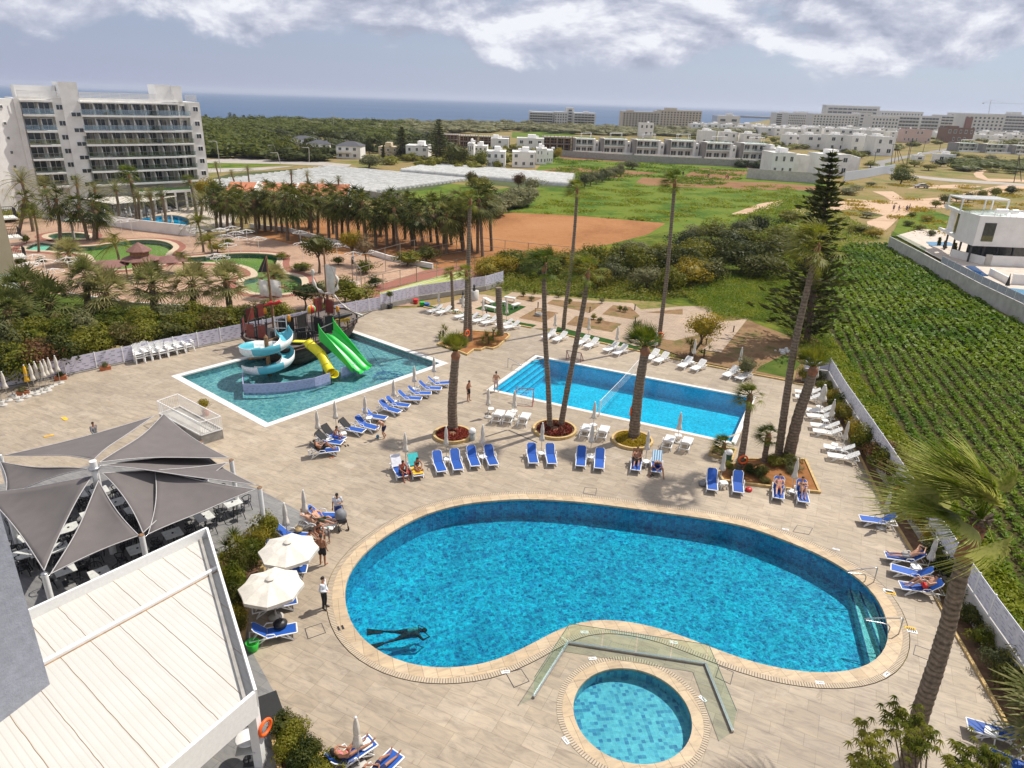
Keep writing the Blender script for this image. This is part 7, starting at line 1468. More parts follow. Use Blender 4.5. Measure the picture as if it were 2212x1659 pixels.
a=G(1294,899); b=G(1379,804); c=a; t=thing('volleyball_net','white volleyball net stretched across the middle pool','net',c); mb=MB(); mb.tube([(0,0,0),(0,0,1.3)],.045,8); mb.build('post',white,t); mb=MB(); mb.tube([b-a,b-a+Vector((0,0,1.3))],.045,8); mb.build('post',white,t); mb=MB(); mb.tube([Vector((0,0,1.25)),(b-a)*.5+Vector((0,0,1.15)),b-a+Vector((0,0,1.25))],.02,5); mb.build('top_band',white,t); mb=MB()
for k in range(60): q=(b-a)*(k/59); mb.tube([q+Vector((0,0,.45)),q+Vector((0,0,1.2))],.004,3,cap=False)
for k in range(5): mb.tube([Vector((0,0,.45+.18*k)),b-a+Vector((0,0,.45+.18*k))],.004,3,cap=False)
mb.build('net',white,t)
def handrail(p,d,label,L=1.1):
    B=G(*p); t=thing('handrail',label,'handrail',B); d=Vector((d[0],d[1],0)).normalized(); mb=MB(); mb.tube(smooth_line([Vector((0,0,0)),Vector((0,0,.75)),d*.12+Vector((0,0,.86)),d*L+Vector((0,0,.55)),d*L*1.05+Vector((0,0,.42)),d*.5+Vector((0,0,.4)),d*.42+Vector((0,0,.0))],3),.028,8); mb.build('tube',steel,t)
handrail((1887,1258),(-1,.1),'bent steel handrail at the upper end of the large pool steps',1.25); handrail((1941,1370),(-1,.25),'bent steel handrail at the lower end of the large pool steps',1.35)
handrail((1097,794),(.8,-.45),'bent steel handrail at the steps of the middle pool',1.2)
# glass screen round the small pool
gp=[(1152,1509),(1227,1390.5),(1523.4,1436.7),(1582,1583)]; P=dl(gp); c=P[0]; t=thing('glass_screen','frameless glass windscreen with metal base rail behind the round pool','glass screen',c)
for a,b in zip(P,P[1:]):
    n=max(2,round((b-a).length/1.6)); mb=MB(); mb.bar(a-c+Vector((0,0,.06)),b-c+Vector((0,0,.06)),.10,.12); mb.build('base_rail',steel,t)
    for k in range(n): p=a.lerp(b,k/n+.004)-c; q=a.lerp(b,(k+1)/n-.004)-c; mb=MB(); mb.bar(p+Vector((0,0,.60)),q+Vector((0,0,.60)),.014,.96); mb.build('pane',glass,t)
    mb=MB(); mb.bar(a-c+Vector((0,0,1.085)),b-c+Vector((0,0,1.085)),.022,.012); mb.build('top_edge',mat('green_glass_edge',(.05,.10,.08),.2),t)
# lifebuoys
def buoy(p,z,rz,label):
    t=thing('lifebuoy',label,'lifebuoy',p+Vector((0,0,z)),rz); mb=MB(); mb.tube([(math.cos(a)*.27,0,math.sin(a)*.27) for a in [2*PI*k/20 for k in range(20)]],.06,8,closed=True); mb.build('ring',orange,t)
B=G(1596,1012); buoy(B+Vector((.05,-.38,0)),.85,.1,'orange lifebuoy hanging on the palm at the middle pool corner'); B=G(1422,747); buoy(B+Vector((0,-.4,0)),1.2,0,'orange lifebuoy on the tall palm behind the middle pool'); B=G(1004,752); buoy(B+Vector((.25,-.35,0)),1.6,.9,'orange lifebuoy on the palm in the zigzag planter'); B=G(1369,947); buoy(B+Vector((-.42,-.1,0)),2.1,1.3,'orange lifebuoy edge on at the side of the thick palm by the pool'); q=G(575,1650); buoy(q+Vector((.1,.1,0)),1.6,1.2,'orange lifebuoy hung on the white canopy pillar')
# small things
def planter_box(p,rz,label,fl,l=.8):
    t=thing('flower_box',label,'planter',p,rz); mb=MB(); mb.prism([(-l/2,-.18),(l/2,-.18),(l/2,.18),(-l/2,.18)],0,.3); mb.build('box',terra,t); child('foliage',bm(fl,1),t,(0,0,.45),(l*.6,.35,.4))
    if fl is lf_mid: mb=MB(); [mb.lathe([(0,-.05),(.06,0),(0,.05)],6,(random.uniform(-.4,.4),random.uniform(-.25,.2),.6+random.uniform(-.1,.2))) for _ in range(12)]; mb.build('blossoms',red,t)
planter_box(G(50,853),.5,'terracotta flower box behind the parasol cluster',lf_olive); planter_box(G(228,799),.7,'terracotta flower box in front of the long pale fence',lf_olive); planter_box(G(381,943),-.6,'terracotta box of red flowers beside the ramp block',lf_mid); planter_box(G(132,820),.5,'grey bowl planter at the right of the parasol cluster',lf_dark)
t=thing('potted_shrub','leafy shrub on the deck behind the ramp block','potted plant',G(445,897)); mb=MB(); mb.lathe([(.2,0),(.26,.4),(.02,.38)],12); mb.build('pot',terra,t); child('foliage',bm(lf_yel,1),t,(0,0,.9),(.6,.6,.6))
def wetsign(pts,label):
    P=dl(pts); c=sum(P,Vector())/4; t=thing('floor_sign',label,'sign',c); Q=[p-c for p in P]
    if area(Q)<0: Q=Q[::-1]
    mb=MB(); mb.prism(Q,0.0,.035); mb.build('board',yellow,t); mb=MB(); mb.prism(offs(Q,-.12),.035,.038,bot=False); mb.build('mark',mat('sign_mark',(.45,.12,.02)),t)
wetsign([(131,903),(141,901),(148,907),(140,909)],'yellow floor sign lying flat, right of two on the left deck'); wetsign([(93,943),(115,939),(117,941),(96,945)],'yellow floor sign lying flat, left of two on the left deck')
for i,(x,y) in enumerate([(1918,1277),(1924,1281),(1966,1358),(1970,1364)]):
    B=G(x,y); t=thing('depth_sign',['white lettered tile above the yellow one by the pool steps','yellow warning tile by the upper handrail','yellow warning tile by the lower handrail','white lettered tile below the lower yellow one'][i],'sign',B,-.3); mb=MB(); mb.box((0,0,.018),(.42,.22,.012)); mb.build('plate',yellow if i in (1,2) else white,t); mb=MB(); [mb.box((-.13+.09*k,0,.0255),(.05,.10,.003)) for k in range(4)]; mb.build('lettering',black,t)
fm_=bpy.data.fonts[0] if bpy.data.fonts else None
def depth(p,rz,label,txt='1.40m'):
    B=G(*p); t=thing('depth_marker',label,'sign',B,rz); mb=MB(); mb.box((0,0,.016),(.34,.15,.010)); mb.build('plate',white,t); cu=bpy.data.curves.new('text','FONT'); cu.body=txt; cu.size=.12; cu.extrude=.002; cu.align_x='CENTER'; cu.align_y='CENTER'
    o=bpy.data.objects.new('tmp',cu); COL.objects.link(o); bpy.context.view_layer.update(); me=bpy.data.meshes.new_from_object(o.evaluated_get(bpy.context.evaluated_depsgraph_get())); bpy.data.objects.remove(o); me.materials.clear(); me.materials.append(black); child('lettering',me,t,(0,0,.024))
for i,(x,y,r,tx) in enumerate([(1092,1452,.2,'1.40m'),(1262.5,1366,0,'1.40m'),(1280,1423,.2,'0.50m'),(1222,1600,-1,'0.50m'),(1518,1510,-1,'0.50m'),(1771,1475,-.1,'1.40m'),(1915,1457,.6,'1.40m'),(1697,1144,-.3,'1.40m'),(1806,1187,-.4,'1.40m'),(1455,1388,-.2,'1.40m')]): depth((x,y),r,['white depth plate at the kerb left of the glass screen','white depth plate behind the glass screen, left','white depth plate above the round pool','white depth plate lower left of the round pool','white depth plate right of the round pool','white depth plate below the large pool near the bottom right','white depth plate at the lower right curve of the large pool','white depth plate above the right half of the large pool','white depth plate near the upper right curve of the large pool','white depth plate behind the glass screen, right'][i],tx)
t=thing('bin','grey litter bin with white dome lid beside the flower ring','bin',G(1020,950)); mb=MB(); mb.lathe([(.2,0),(.22,.6),(.01,.6)],14); mb.build('body',mat('grey_bin',(.35,.36,.33)),t); mb=MB(); mb.lathe([(.25,.6),(.25,.72),(.16,.85),(.0,.9)],14); mb.build('lid',white,t)
t=thing('bin','dark green litter bin with pale lid at the square planter','bin',G(1572,997)); mb=MB(); mb.lathe([(.2,0),(.22,.6),(.01,.6)],14); mb.build('body',mat('green_bin',(.02,.08,.03)),t); mb=MB(); mb.lathe([(.25,.6),(.25,.72),(.16,.85),(.0,.9)],14); mb.build('lid',white,t)
t=thing('bucket','bright green tub at the corner of the canopy roof','bucket',G(547,1404)); mb=MB(); mb.lathe([(.20,0.02),(.27,.42),(.25,.42),(.18,.06),(.01,.06)],20); mb.build('tub',green,t)
for i,(x,y,m,h) in enumerate([(887,650,red,.55),(898,655,red,.45),(912,660,green,.4),(922,662,mat('blue_tub',(.02,.12,.35)),.35)]):
    t=thing('tub',['tall red tub, leftmost of the stacked tubs','second red tub of the stacked tubs','green tub of the stacked tubs','blue green tub, rightmost of the stacked tubs'][i],'tub',G(x,y)); mb=MB(); 
    for k in range(3 if i==0 else 2): mb.lathe([(.25,.02+.28*k*h/.5),(.33,.26*(k+1)*h/.5),(.30,.27*(k+1)*h/.5),(.01,.2*(k+1)*h/.5)],16)
    mb.build('rim',m,t)
for i,pts in enumerate([[(1046,651),(1063,649),(1065,662)],[(1047,668),(1071,674)],[(1090,649),(1113,653)],[(1107,668),(1122,663)],[(1080,660),(1092,660)]]):
    a,b=G(*pts[0]),G(*pts[-1]); t=thing('bench',['stone bench, left of five round the turf square','stone bench, front one of five round the turf square','stone bench, rear one of five round the turf square','stone bench, right one of five round the turf square','stone bench, half hidden behind the bare trunk'][i],'bench',a); w_=b-a; mb=MB(); mb.bar(Vector((0,0,.45)),w_+Vector((0,0,.45)),.5,.1); mb.build('seat',kerbw,t)
    for s in (.12,.88): mb=MB(); mb.bar(w_*s,w_*s+Vector((0,0,.42)),.4,.12); mb.build('leg',kerbw,t)
for i,(x,y,r,h) in enumerate([(1024,648,.55,1.1),(1000,655,.4,.5)]):
    t=thing('pedestal',['round stone pedestal with dark statue, larger','low stone pedestal with tall dark statue, smaller'][i],'statue',G(x,y)); mb=MB(); mb.lathe([(r,0),(r,h),(.01,h)],18); mb.build('plinth',conw,t); mb=MB(); mb.lathe([(.14,h),(.20,h+.15),(.10,h+.4),(.16,h+.55),(.07,h+.75),(.0,h+.8+.3*i)],9); mb.build('statue',darkmetal,t)
t=thing('well','small stone well ornament in the garden bed','ornament',G(1163,682)); mb=MB(); mb.lathe([(.4,0),(.42,.35),(.25,.35),(.22,.1),(.01,.1)],12); mb.build('well_wall',concrete,t); mb=MB(); [mb.bar((s*.35,0,.3),(s*.35,0,.8),.06) for s in (-1,1)]; mb.bar((-.4,0,.8),(.4,0,.8),.06); mb.build('frame',wood,t)
for i,(x,y) in enumerate([(1162,665),(1274,675),(1371,670),(1584,717),(1372,698),(1525,745),(1051,680)]): t=thing('path_light',['dark bollard light left of the ornamental well','dark bollard light between the long garden beds','dark bollard light right of the angular bed','dark bollard light on the wide tan paving at the right','dark bollard light near the golden tree','dark bollard light beside the big yucca','dark bollard light at the turf square'][i],'lamp',G(x,y)); mb=MB(); mb.tube([(0,0,0),(0,0,.6)],.06,8); mb.build('post',darkmetal,t); mb=MB(); mb.lathe([(.07,.6),(.07,.66),(.01,.68)],8); mb.build('cap',black,t)
t=thing('rubble_heap','heap of pale rubble in the pine shade','rubble',G(1693,760)); mb=MB(); R2=random.Random(3)
for k in range(40): mb.box((R2.gauss(0,.4),R2.gauss(0,.3),R2.uniform(0,.15)),(R2.uniform(.08,.25),)*3,R2.uniform(0,3))
mb.build('stones',kerbw,t); t['kind']='stuff'
# stroller, bags, sandals
t=thing('stroller','black pushchair with grey hood beside the man in white shirt','pushchair',G(739,1140),.5)
mb=MB(); 
for i,(x,y) in enumerate(((-.25,-.35),(.25,-.35),(-.25,.35),(.25,.35))): w=MB(); w.tube([(x-.02,y,.12),(x+.02,y,.12)],.12,14); w.build('wheel',rubber,t)
fm2=MB()
for s in (-1,1): fm2.tube([(s*.24,-.38,.15),(s*.24,.05,.55),(s*.22,.5,1.05)],.02,6); fm2.tube([(s*.24,.35,.15),(s*.24,.05,.55)],.02,6)
fm2.tube([(-.22,.5,1.05),(.22,.5,1.05)],.025,6); fm2.build('frame',black,t); mb=MB(); mb.prism([(-.22,-.3),(.22,-.3),(.22,.25),(-.22,.25)],.45,.6); mb.build('seat',black,t); mb=MB(); mb.lathe([(.30,.6),(.33,.75),(.27,.95),(.12,1.08),(0,1.1)],12,(0,.1,0)); mb.build('hood',mat('grey_cloth',(.18,.18,.19)),t)
def bag(p,z,m,label,s=1): t=thing('bag',label,'bag',p+Vector((0,0,z)),.4); mb=MB(); mb.lathe([(.02,0),(.2*s,.03),(.22*s,.12*s),(.12*s,.2*s),(.0,.22*s)],9); mb.build('sack',m,t); mb=MB(); mb.tube([(-.12*s,0,.15*s),(0,0,.32*s),(.12*s,0,.15*s)],.012,5); mb.build('strap',m,t)
bag(G(606,1352,.38)*1,.0,black,'black bag lying on the blue lounger below the open parasols',1.4); bag(G(884,1022),0,red,'red and white bag between the seated man and woman'); bag(G(645,1148,.36),0,mat('beige_bag',(.35,.24,.10)),'beige bag on the blue lounger beside the group'); bag(G(1518,1048),0,mat('grey_cloth',(.18,.18,.19)),'grey clothes heaped left of the blue lounger at the angular planter',1.3); bag(G(778,1630),0,red,'red bag under the parasol at the bottom edge'); bag(G(1617,1060),0,red,'small red and white bag right of the last empty blue lounger'); bag(G(1590,1052),0,black,'dark bag behind the last empty blue lounger')
def sandals(p,label,m=black): t=thing('sandals',label,'sandals',G(*p),.5); [ (lambda s_: (lambda mb:(mb.prism([(s_*.09-.045,-.13),(s_*.09+.045,-.13),(s_*.09+.04,.13),(s_*.09-.04,.13)],0,.03),mb.build('sandal',m,t)))(MB()))(s_) for s_ in (-1,1)]
sandals((749,963),'black sandals on the deck near the seated young man'); sandals((716,988),'sandals beside the man reading on black towel',terra); sandals((1407,1027),'dark sandals in front of the bending man'); sandals((544,1385),'dark sandals next to the green tub'); sandals((736,1357),'dark camera gear on the rim of the large pool')
t=thing('ball','small blue ball at the feet of the young man on the deck','ball',G(816,946)+Vector((0,0,.12))); mb=MB(); mb.lathe([(0,-.12),(.07,-.1),(.12,0),(.07,.1),(0,.12)],12); mb.build('ball_skin',mat('blue_ball',(.05,.2,.35)),t)
t=thing('door_mat','black floor mat beside the canopy pillar','mat',G(578,1528)+Vector((0,0,.012)),.55); mb=MB(); mb.box((0,0,.01),(.95,1.3,.02)); mb.build('mat_sheet',rubber,t)
t=thing('door_mat','black floor mat behind the canopy pillar','mat',G(522,1545)+Vector((0,0,.012)),.55); mb=MB(); mb.box((0,0,.01),(.95,1.3,.02)); mb.build('mat_sheet',rubber,t)
# towels
def towel(key,m,label,part='back',stripes=None):
    c,rz=LREC[key]; t=thing('towel',label,'towel',c,rz); mb=MB(); ang=math.radians(44); y0=.24; z0=.395; N=8
    pts=[(y0+math.cos(ang)*l-math.sin(ang)*.03,z0+math.sin(ang)*l+math.cos(ang)*.03) for l in [i*.80/N for i in range(N+1)]]+[(y0+math.cos(ang)*.82,z0+math.sin(ang)*.5)]
    if part=='seat': pts=[(-.9+i*.14,.40) for i in range(8)]
    R2=random.Random(len(label))
    for i in range(len(pts)-1):
        (a,b),(c_,d)=pts[i],pts[i+1]; mb.add([(-.31,a,b),(.31,a,b+.0),(.31,c_,d),(-.31,c_,d)],[(0,1,2,3)],0)
    if stripes:
        for k in range(4): x=-.27+k*.15; [mb.add([(x,a,b+.006),(x+.07,a,b+.006),(x+.07,c_,d+.006),(x,c_,d+.006)],[(0,1,2,3)],1) for (a,b),(c_,d) in zip(pts,pts[1:])]
    o=mb.build('cloth',[m,white],t); s=o.modifiers.new('thick','SOLIDIFY'); s.thickness=.015; s.offset=1
aqua=mat('turquoise_towel',(.05,.45,.45),.9); tw_w=mat('white_towel',(.65,.65,.68),.9); tw_b=mat('black_towel',(.03,.028,.028),.9); tw_s=mat('light_blue_towel',(.10,.38,.62),.9); tw_p=mat('dark_patterned_towel',(.12,.06,.03),.9,20,.8)
towel(('B',0),tw_w,'white towel over the backrest of the first lounger in the row'); towel(('B',1),aqua,'turquoise towel behind the woman in black bikini'); towel(('B',1),yellow,'yellow towel at the feet of the woman in black bikini','seat'); towel(('B',10),tw_p,'dark patterned towel over the backrest of the lying man'); towel(('B',11),tw_s,'blue and white striped towel behind the bending man',stripes=True)
for k,l in ((8,'black towel over the backrest right of the seated young man'),(9,'black towel on the lounger of the seated young man'),(11,'black towel under the man lying near the play pool corner'),(10,'dark cloth over the backrest left of the seated young man')): towel(('K',k),tw_b,l)
# ---------------------------------------------------------------- people
def capsule(mb,a,b,ra,rb,n=10,sx=1.0):
    a=Vector(a);b=Vector(b);d=b-a; 
    if d.length<1e-4: d=Vector((0,0,1e-3))
    dn=d.normalized(); P=[];R=[]
    for k in (0.05,.35,.7): P.append(a-dn*ra*math.cos(k*PI/2)); R.append(ra*math.sin(k*PI/2)+.0005)
    P.append(a);R.append(ra); P.append(b);R.append(rb)
    for k in (.7,.35,.05): P.append(b+dn*rb*math.cos(k*PI/2)); R.append(rb*math.sin(k*PI/2)+.0005)
    mb.tube(P,R,n,cap=True)
def remesh(mb,name,m,vox,parent,smooth=3):
    o=bpy.data.objects.new('tmp',mb.mesh('tmp',m)); COL.objects.link(o); r=o.modifiers.new('r','REMESH'); r.mode='VOXEL'; r.voxel_size=vox; r.use_smooth_shade=True
    s=o.modifiers.new('s','SMOOTH'); s.factor=.5; s.iterations=smooth
    bpy.context.view_layer.update(); me=bpy.data.meshes.new_from_object(o.evaluated_get(bpy.context.evaluated_depsgraph_get())); bpy.data.objects.remove(o); me.name=name
    me.materials.clear(); me.materials.append(m)
    for p in me.polygons: p.use_smooth=True
    c=bpy.data.objects.new(name,me); link(c,parent); return c
STAND=dict(pel=(0,0,.94),che=(0,.0,1.28),nec=(0,.0,1.46),hea=(0,-.02,1.62),sL=(.18,0,1.41),sR=(-.18,0,1.41),eL=(.24,.03,1.13),eR=(-.24,.03,1.13),wL=(.25,-.06,.88),wR=(-.25,-.06,.88),hL=(.09,0,.90),hR=(-.09,0,.90),kL=(.11,-.02,.49),kR=(-.11,-.02,.49),aL=(.12,.02,.09),aR=(-.12,.02,.09),tL=(.14,-.14,.035),tR=(-.14,-.14,.035))
def P_(**k): d=dict(STAND); d.update(k); return d
POSES=dict(stand=STAND,
 clasp=P_(eL=(.25,.04,1.14),eR=(-.25,.04,1.14),wL=(.06,-.17,1.0),wR=(-.06,-.17,1.0)),
 phone=P_(eL=(.24,0,1.15),wL=(.08,-.2,1.2),hea=(0,-.06,1.6)),
 akimbo=P_(aR=(-.2,.05,.09),tR=(-.24,-.1,.035),eR=(-.3,-.04,1.16),wR=(-.12,-.26,1.14)),
 walk=P_(kL=(.1,-.16,.5),aL=(.1,-.2,.1),tL=(.11,-.36,.05),kR=(-.1,.06,.48),aR=(-.1,.36,.16),tR=(-.1,.24,.04),eL=(.24,.16,1.16),wL=(.22,.18,.92),eR=(-.24,-.08,1.15),wR=(-.2,-.26,.98)),
 bend=P_(pel=(0,.1,.86),che=(0,-.08,1.16),nec=(0,-.22,1.3),hea=(0,-.36,1.36),sL=(.18,-.2,1.26),sR=(-.18,-.2,1.26),eL=(.2,-.3,1.0),eR=(-.2,-.3,1.0),wL=(.12,-.38,.78),wR=(-.12,-.38,.78),hL=(.09,.1,.83),hR=(-.09,.1,.83),kL=(.13,-.12,.47),kR=(-.13,.02,.47),aL=(.12,.05,.09),aR=(-.13,.28,.09),tL=(.14,-.12,.035),tR=(-.14,.12,.035)),
 sit=P_(pel=(0,.05,.50),che=(0,-.02,.82),nec=(0,-.09,1.0),hea=(0,-.15,1.14),sL=(.18,-.06,.95),sR=(-.18,-.06,.95),eL=(.25,-.24,.74),eR=(-.25,-.24,.74),wL=(.10,-.42,.62),wR=(-.10,-.42,.62),hL=(.1,.0,.47),hR=(-.1,0,.47),kL=(.17,-.42,.50),kR=(-.17,-.42,.50),aL=(.15,-.42,.09),aR=(-.15,-.48,.09),tL=(.18,-.6,.035),tR=(-.18,-.64,.035)),
 hunch=P_(pel=(0,.0,.48),che=(0,-.22,.74),nec=(0,-.38,.82),hea=(0,-.52,.80),sL=(.19,-.36,.80),sR=(-.19,-.36,.80),eL=(.26,-.52,.62),eR=(-.26,-.52,.62),wL=(.05,-.72,.52),wR=(-.05,-.72,.52),hL=(.12,-.06,.46),hR=(-.12,-.06,.46),kL=(.34,-.44,.46),kR=(-.34,-.44,.46),aL=(.42,-.72,.09),aR=(-.42,-.72,.09),tL=(.46,-.9,.035),tR=(-.46,-.9,.035)),
 recline=P_(pel=(0,.12,.50),che=(0,.38,.72),nec=(0,.52,.89),hea=(0,.58,1.04),sL=(.19,.46,.84),sR=(-.19,.46,.84),eL=(.3,.22,.72),eR=(-.3,.22,.72),wL=(.1,.02,.66),wR=(-.1,.02,.66),hL=(.1,.06,.49),hR=(-.1,.06,.49),kL=(.13,-.30,.62),kR=(-.13,-.34,.52),aL=(.12,-.68,.44),aR=(-.14,-.76,.44),tL=(.15,-.84,.56),tR=(-.17,-.92,.56)),
 knees=P_(pel=(0,.12,.50),che=(0,.36,.74),nec=(0,.50,.92),hea=(0,.52,1.08),sL=(.19,.44,.86),sR=(-.19,.44,.86),eL=(.28,.16,.82),eR=(-.28,.16,.82),wL=(.06,-.04,.92),wR=(-.06,-.04,.92),hL=(.1,.06,.49),hR=(-.1,.06,.49),kL=(.11,-.22,.86),kR=(-.11,-.24,.84),aL=(.1,-.55,.45),aR=(-.1,-.58,.45),tL=(.1,-.76,.43),tR=(-.1,-.78,.43)),
 armsup=P_(pel=(0,.12,.50),che=(0,.38,.72),nec=(0,.52,.89),hea=(0,.58,1.04),sL=(.19,.48,.86),sR=(-.19,.48,.86),eL=(.36,.60,1.0),eR=(-.36,.60,1.0),wL=(.1,.72,1.08),wR=(-.1,.72,1.08),hL=(.1,.06,.49),hR=(-.1,.06,.49),kL=(.12,-.34,.50),kR=(-.12,-.34,.50),aL=(.13,-.76,.43),aR=(-.13,-.76,.43),tL=(.16,-.92,.52),tR=(-.16,-.92,.52)),
 swim=P_(pel=(0,0,.0),che=(0,-.34,.03),nec=(0,-.50,.06),hea=(0,-.66,.08),sL=(.18,-.46,.02),sR=(-.18,-.46,.02),eL=(.28,-.62,-.12),eR=(-.28,-.62,-.12),wL=(.1,-.78,-.2),wR=(-.1,-.78,-.2),hL=(.1,.04,0),hR=(-.1,.04,0),kL=(.16,.44,.0),kR=(-.22,.44,-.05),aL=(.20,.84,.03),aR=(-.36,.82,-.02),tL=(.22,1.02,.0),tR=(-.42,1.0,-.02)))
def person(pos,rz,pose,label,skin=skinm,shorts=None,top=None,trousers=None,bikini=None,hair=hairm,cap=None,longhair=False,s=1.0,vox=.013,build_=1.0,extra=None):
    J={k:Vector(v) for k,v in POSES[pose].items()}; t=thing('person',label,'person',pos,rz); t.scale=(s,s,s); mb=MB(); b=build_
    up=(J['nec']-J['pel']).normalized(); side=(J['sL']-J['sR']).normalized(); fwd=up.cross(side)*-1
    if fwd.dot(J['tL']-J['aL'])<0 and pose in('stand','sit'): fwd=-fwd
    mid_=J['pel'].lerp(J['che'],.5)
    for dx in (-1,1): capsule(mb,J['pel']+side*.055*dx,mid_+side*.045*dx,.105*b,.098*b); capsule(mb,mid_+side*.045*dx,J['che']+side*.075*dx,.098*b,.108*b); capsule(mb,J['che']+side*.075*dx,J['sL' if dx>0 else 'sR']*.8+J['nec']*.2-up*.02,.10*b,.062)
    capsule(mb,J['che']+up*.06,J['nec'],.085,.055); capsule(mb,J['nec']-up*.02,J['hea']-(J['hea']-J['nec'])*.2,.052,.055)
    hd=(J['hea']-J['nec']).normalized(); fw=(J['tL']+J['tR']-J['aL']-J['aR']); fw=(fw-hd*fw.dot(hd)); 
    if pose in('recline','knees','armsup'): fw=Vector((0,-.7,.6))
    if pose=='swim': fw=Vector((0,-.3,-1))
    if pose in ('bend','hunch'): fw=Vector((0,-.5,-.8))
    fw=(fw-hd*fw.dot(hd)).normalized(); sd_=hd.cross(fw)
    H=J['hea']; capsule(mb,H-hd*.015+fw*-.01,H+hd*.045-fw*.015,.078,.082,12); capsule(mb,H-hd*.06+fw*.025,H-hd*.085+fw*.035,.052,.038); capsule(mb,H+hd*.01+fw*.075,H-hd*.025+fw*.095,.012,.016)
    for q in (-1,1): capsule(mb,H+sd_*q*.078,H+sd_*q*.086-hd*.03,.016,.012)
    for L in 'LR':
        q=1 if L=='L' else -1
        capsule(mb,J['s'+L],J['e'+L],.052*b,.040); capsule(mb,J['e'+L],J['w'+L],.041,.026)
        f=(J['w'+L]-J['e'+L]).normalized(); w=J['w'+L]; lat=f.cross(up); lat=lat.normalized() if lat.length>.1 else side; nr=lat.cross(f)
        capsule(mb,w+lat*.015+f*.03,w+lat*.02+f*.085,.019,.017); capsule(mb,w-lat*.015+f*.03,w-lat*.02+f*.085,.019,.017)
        for k,(o_,l_) in enumerate(((-.033,.062),(-.011,.075),(.011,.07),(.033,.052))):
            a=w+f*.09+lat*o_; m_=a+f*l_*.55+nr*.008; e=m_+f*l_*.4+nr*.022; capsule(mb,a-f*.01,m_,.0095,.009,6); capsule(mb,m_,e,.009,.008,6)
        a=w+f*.04-lat*.03*q; capsule(mb,a,a-lat*q*.03+f*.045,.011,.009,6)
        capsule(mb,J['h'+L],J['k'+L],.083*b,.056); kn=J['k'+L]; an=J['a'+L]; capsule(mb,kn,kn.lerp(an,.35),.055,.056); capsule(mb,kn.lerp(an,.35),an,.055,.036); tt=J['t'+L]; capsule(mb,an-(kn-an).normalized()*.02,tt,.038,.026)
        for k in range(3): capsule(mb,tt+side*(k-1)*.022,tt+side*(k-1)*.024+(tt-an).normalized()*.05,.015,.012,6)
    body=remesh(mb,'body',skin,vox,t)
    e=MB()
    for q in (-1,1): e.lathe([(0,-.009),(.009,0),(0,.009)],6,H+fw*.078+sd_*q*.03+hd*.012)
    e.build('eyes',black,body); e=MB(); e.box(H+fw*.076-hd*.048,(.035,.012,.008)); e.build('mouth',mat('lips',(.35,.10,.08)),body)
    if cap or hair:
        mb=MB(); capsule(mb,H-fw*.03+hd*.02,H-fw*.01+hd*.058,.086,.082,12)
        if longhair: capsule(mb,H-fw*.05,H-fw*.09-hd*.22,.07,.04); capsule(mb,H-fw*.05,H-fw*.06-hd*.12,.08,.06)
        if cap: capsule(mb,H+fw*.05+hd*.06,H+fw*.12+hd*.05,.05,.03)
        remesh(mb,'cap' if cap else 'hair',cap or hair,.014,t,2)
    def leg(mb,frac,r):
        for L in 'LR': k=J['h'+L].lerp(J['k'+L],frac); capsule(mb,J['h'+L],k,.083*b+r,.058*b+r+.016*(frac<1))
        for dx in (-1,1): capsule(mb,J['pel']+side*.055*dx+up*.03,J['pel']+side*.05*dx-up*.02,.105*b+r,.106*b+r)
    if shorts: mb=MB(); leg(mb,.62,.016); remesh(mb,'shorts',shorts,.016,t,2)
    if bikini:
        mb=MB()
        for dx in (-1,1): capsule(mb,J['pel']+side*.055*dx,J['pel']+side*.05*dx-up*.05,.110*b,.100*b)
        remesh(mb,'bikini_bottom',bikini,.016,t,2); mb=MB(); [capsule(mb,J['che']+side*.07*dx+fwd*0+fw*.045+up*.03,J['che']+side*.075*dx+fw*.05,.075,.07) for dx in (-1,1)]; remesh(mb,'bikini_top',bikini,.014,t,2)
    if trousers:
        mb=MB(); leg(mb,1.0,.012)
        for L in 'LR': capsule(mb,J['k'+L],J['a'+L]+(J['k'+L]-J['a'+L]).normalized()*.03,.070,.052)
        remesh(mb,'trousers',trousers,.016,t,2); mb=MB(); [capsule(mb,J['a'+L],J['t'+L],.045,.035) for L in 'LR']; remesh(mb,'shoes',black,.014,t,2)
    if top:
        mb=MB()
        for dx in (-1,1): capsule(mb,J['pel']+side*.055*dx+up*.05,mid_+side*.05*dx,.118*b,.112*b); capsule(mb,mid_+side*.05*dx,J['che']+side*.08*dx,.112*b,.122*b); capsule(mb,J['che']+side*.08*dx,J['sL' if dx>0 else 'sR'],.11*b,.07)
        for L in 'LR': capsule(mb,J['s'+L],J['s'+L].lerp(J['e'+L],1.0 if trousers else .6),.068,.058); 
        if trousers: [capsule(mb,J['e'+L],J['w'+L],.055,.042) for L in 'LR']
        remesh(mb,'shirt',top,.016,t,2)
    if extra: extra(t,J)
    return t
navy=mat('navy_cloth',(.015,.02,.07),.9); blk=mat('black_cloth',(.015,.015,.016),.9); wsh=mat('white_shirt',(.62,.63,.66),.85,9,.1); gcl=mat('grey_cloth',(.18,.18,.19)); pinkb=mat('pink_bikini',(.75,.18,.22),.8); palesh=mat('pale_pink_shorts',(.62,.45,.40),.9)
def LP(key,dz=0.0): c,rz=LREC[key]; return c+Vector((0,0,dz)),rz
person(G(702,1314),math.radians(80),'clasp','man in pale grey shirt and black trousers standing at the left rim of the large pool',top=wsh,trousers=blk)
person(G(698,1220),math.radians(165),'stand','stout bare backed man in black shorts by the far open parasol',skin=skint,shorts=blk,build_=1.22,s=1.03)
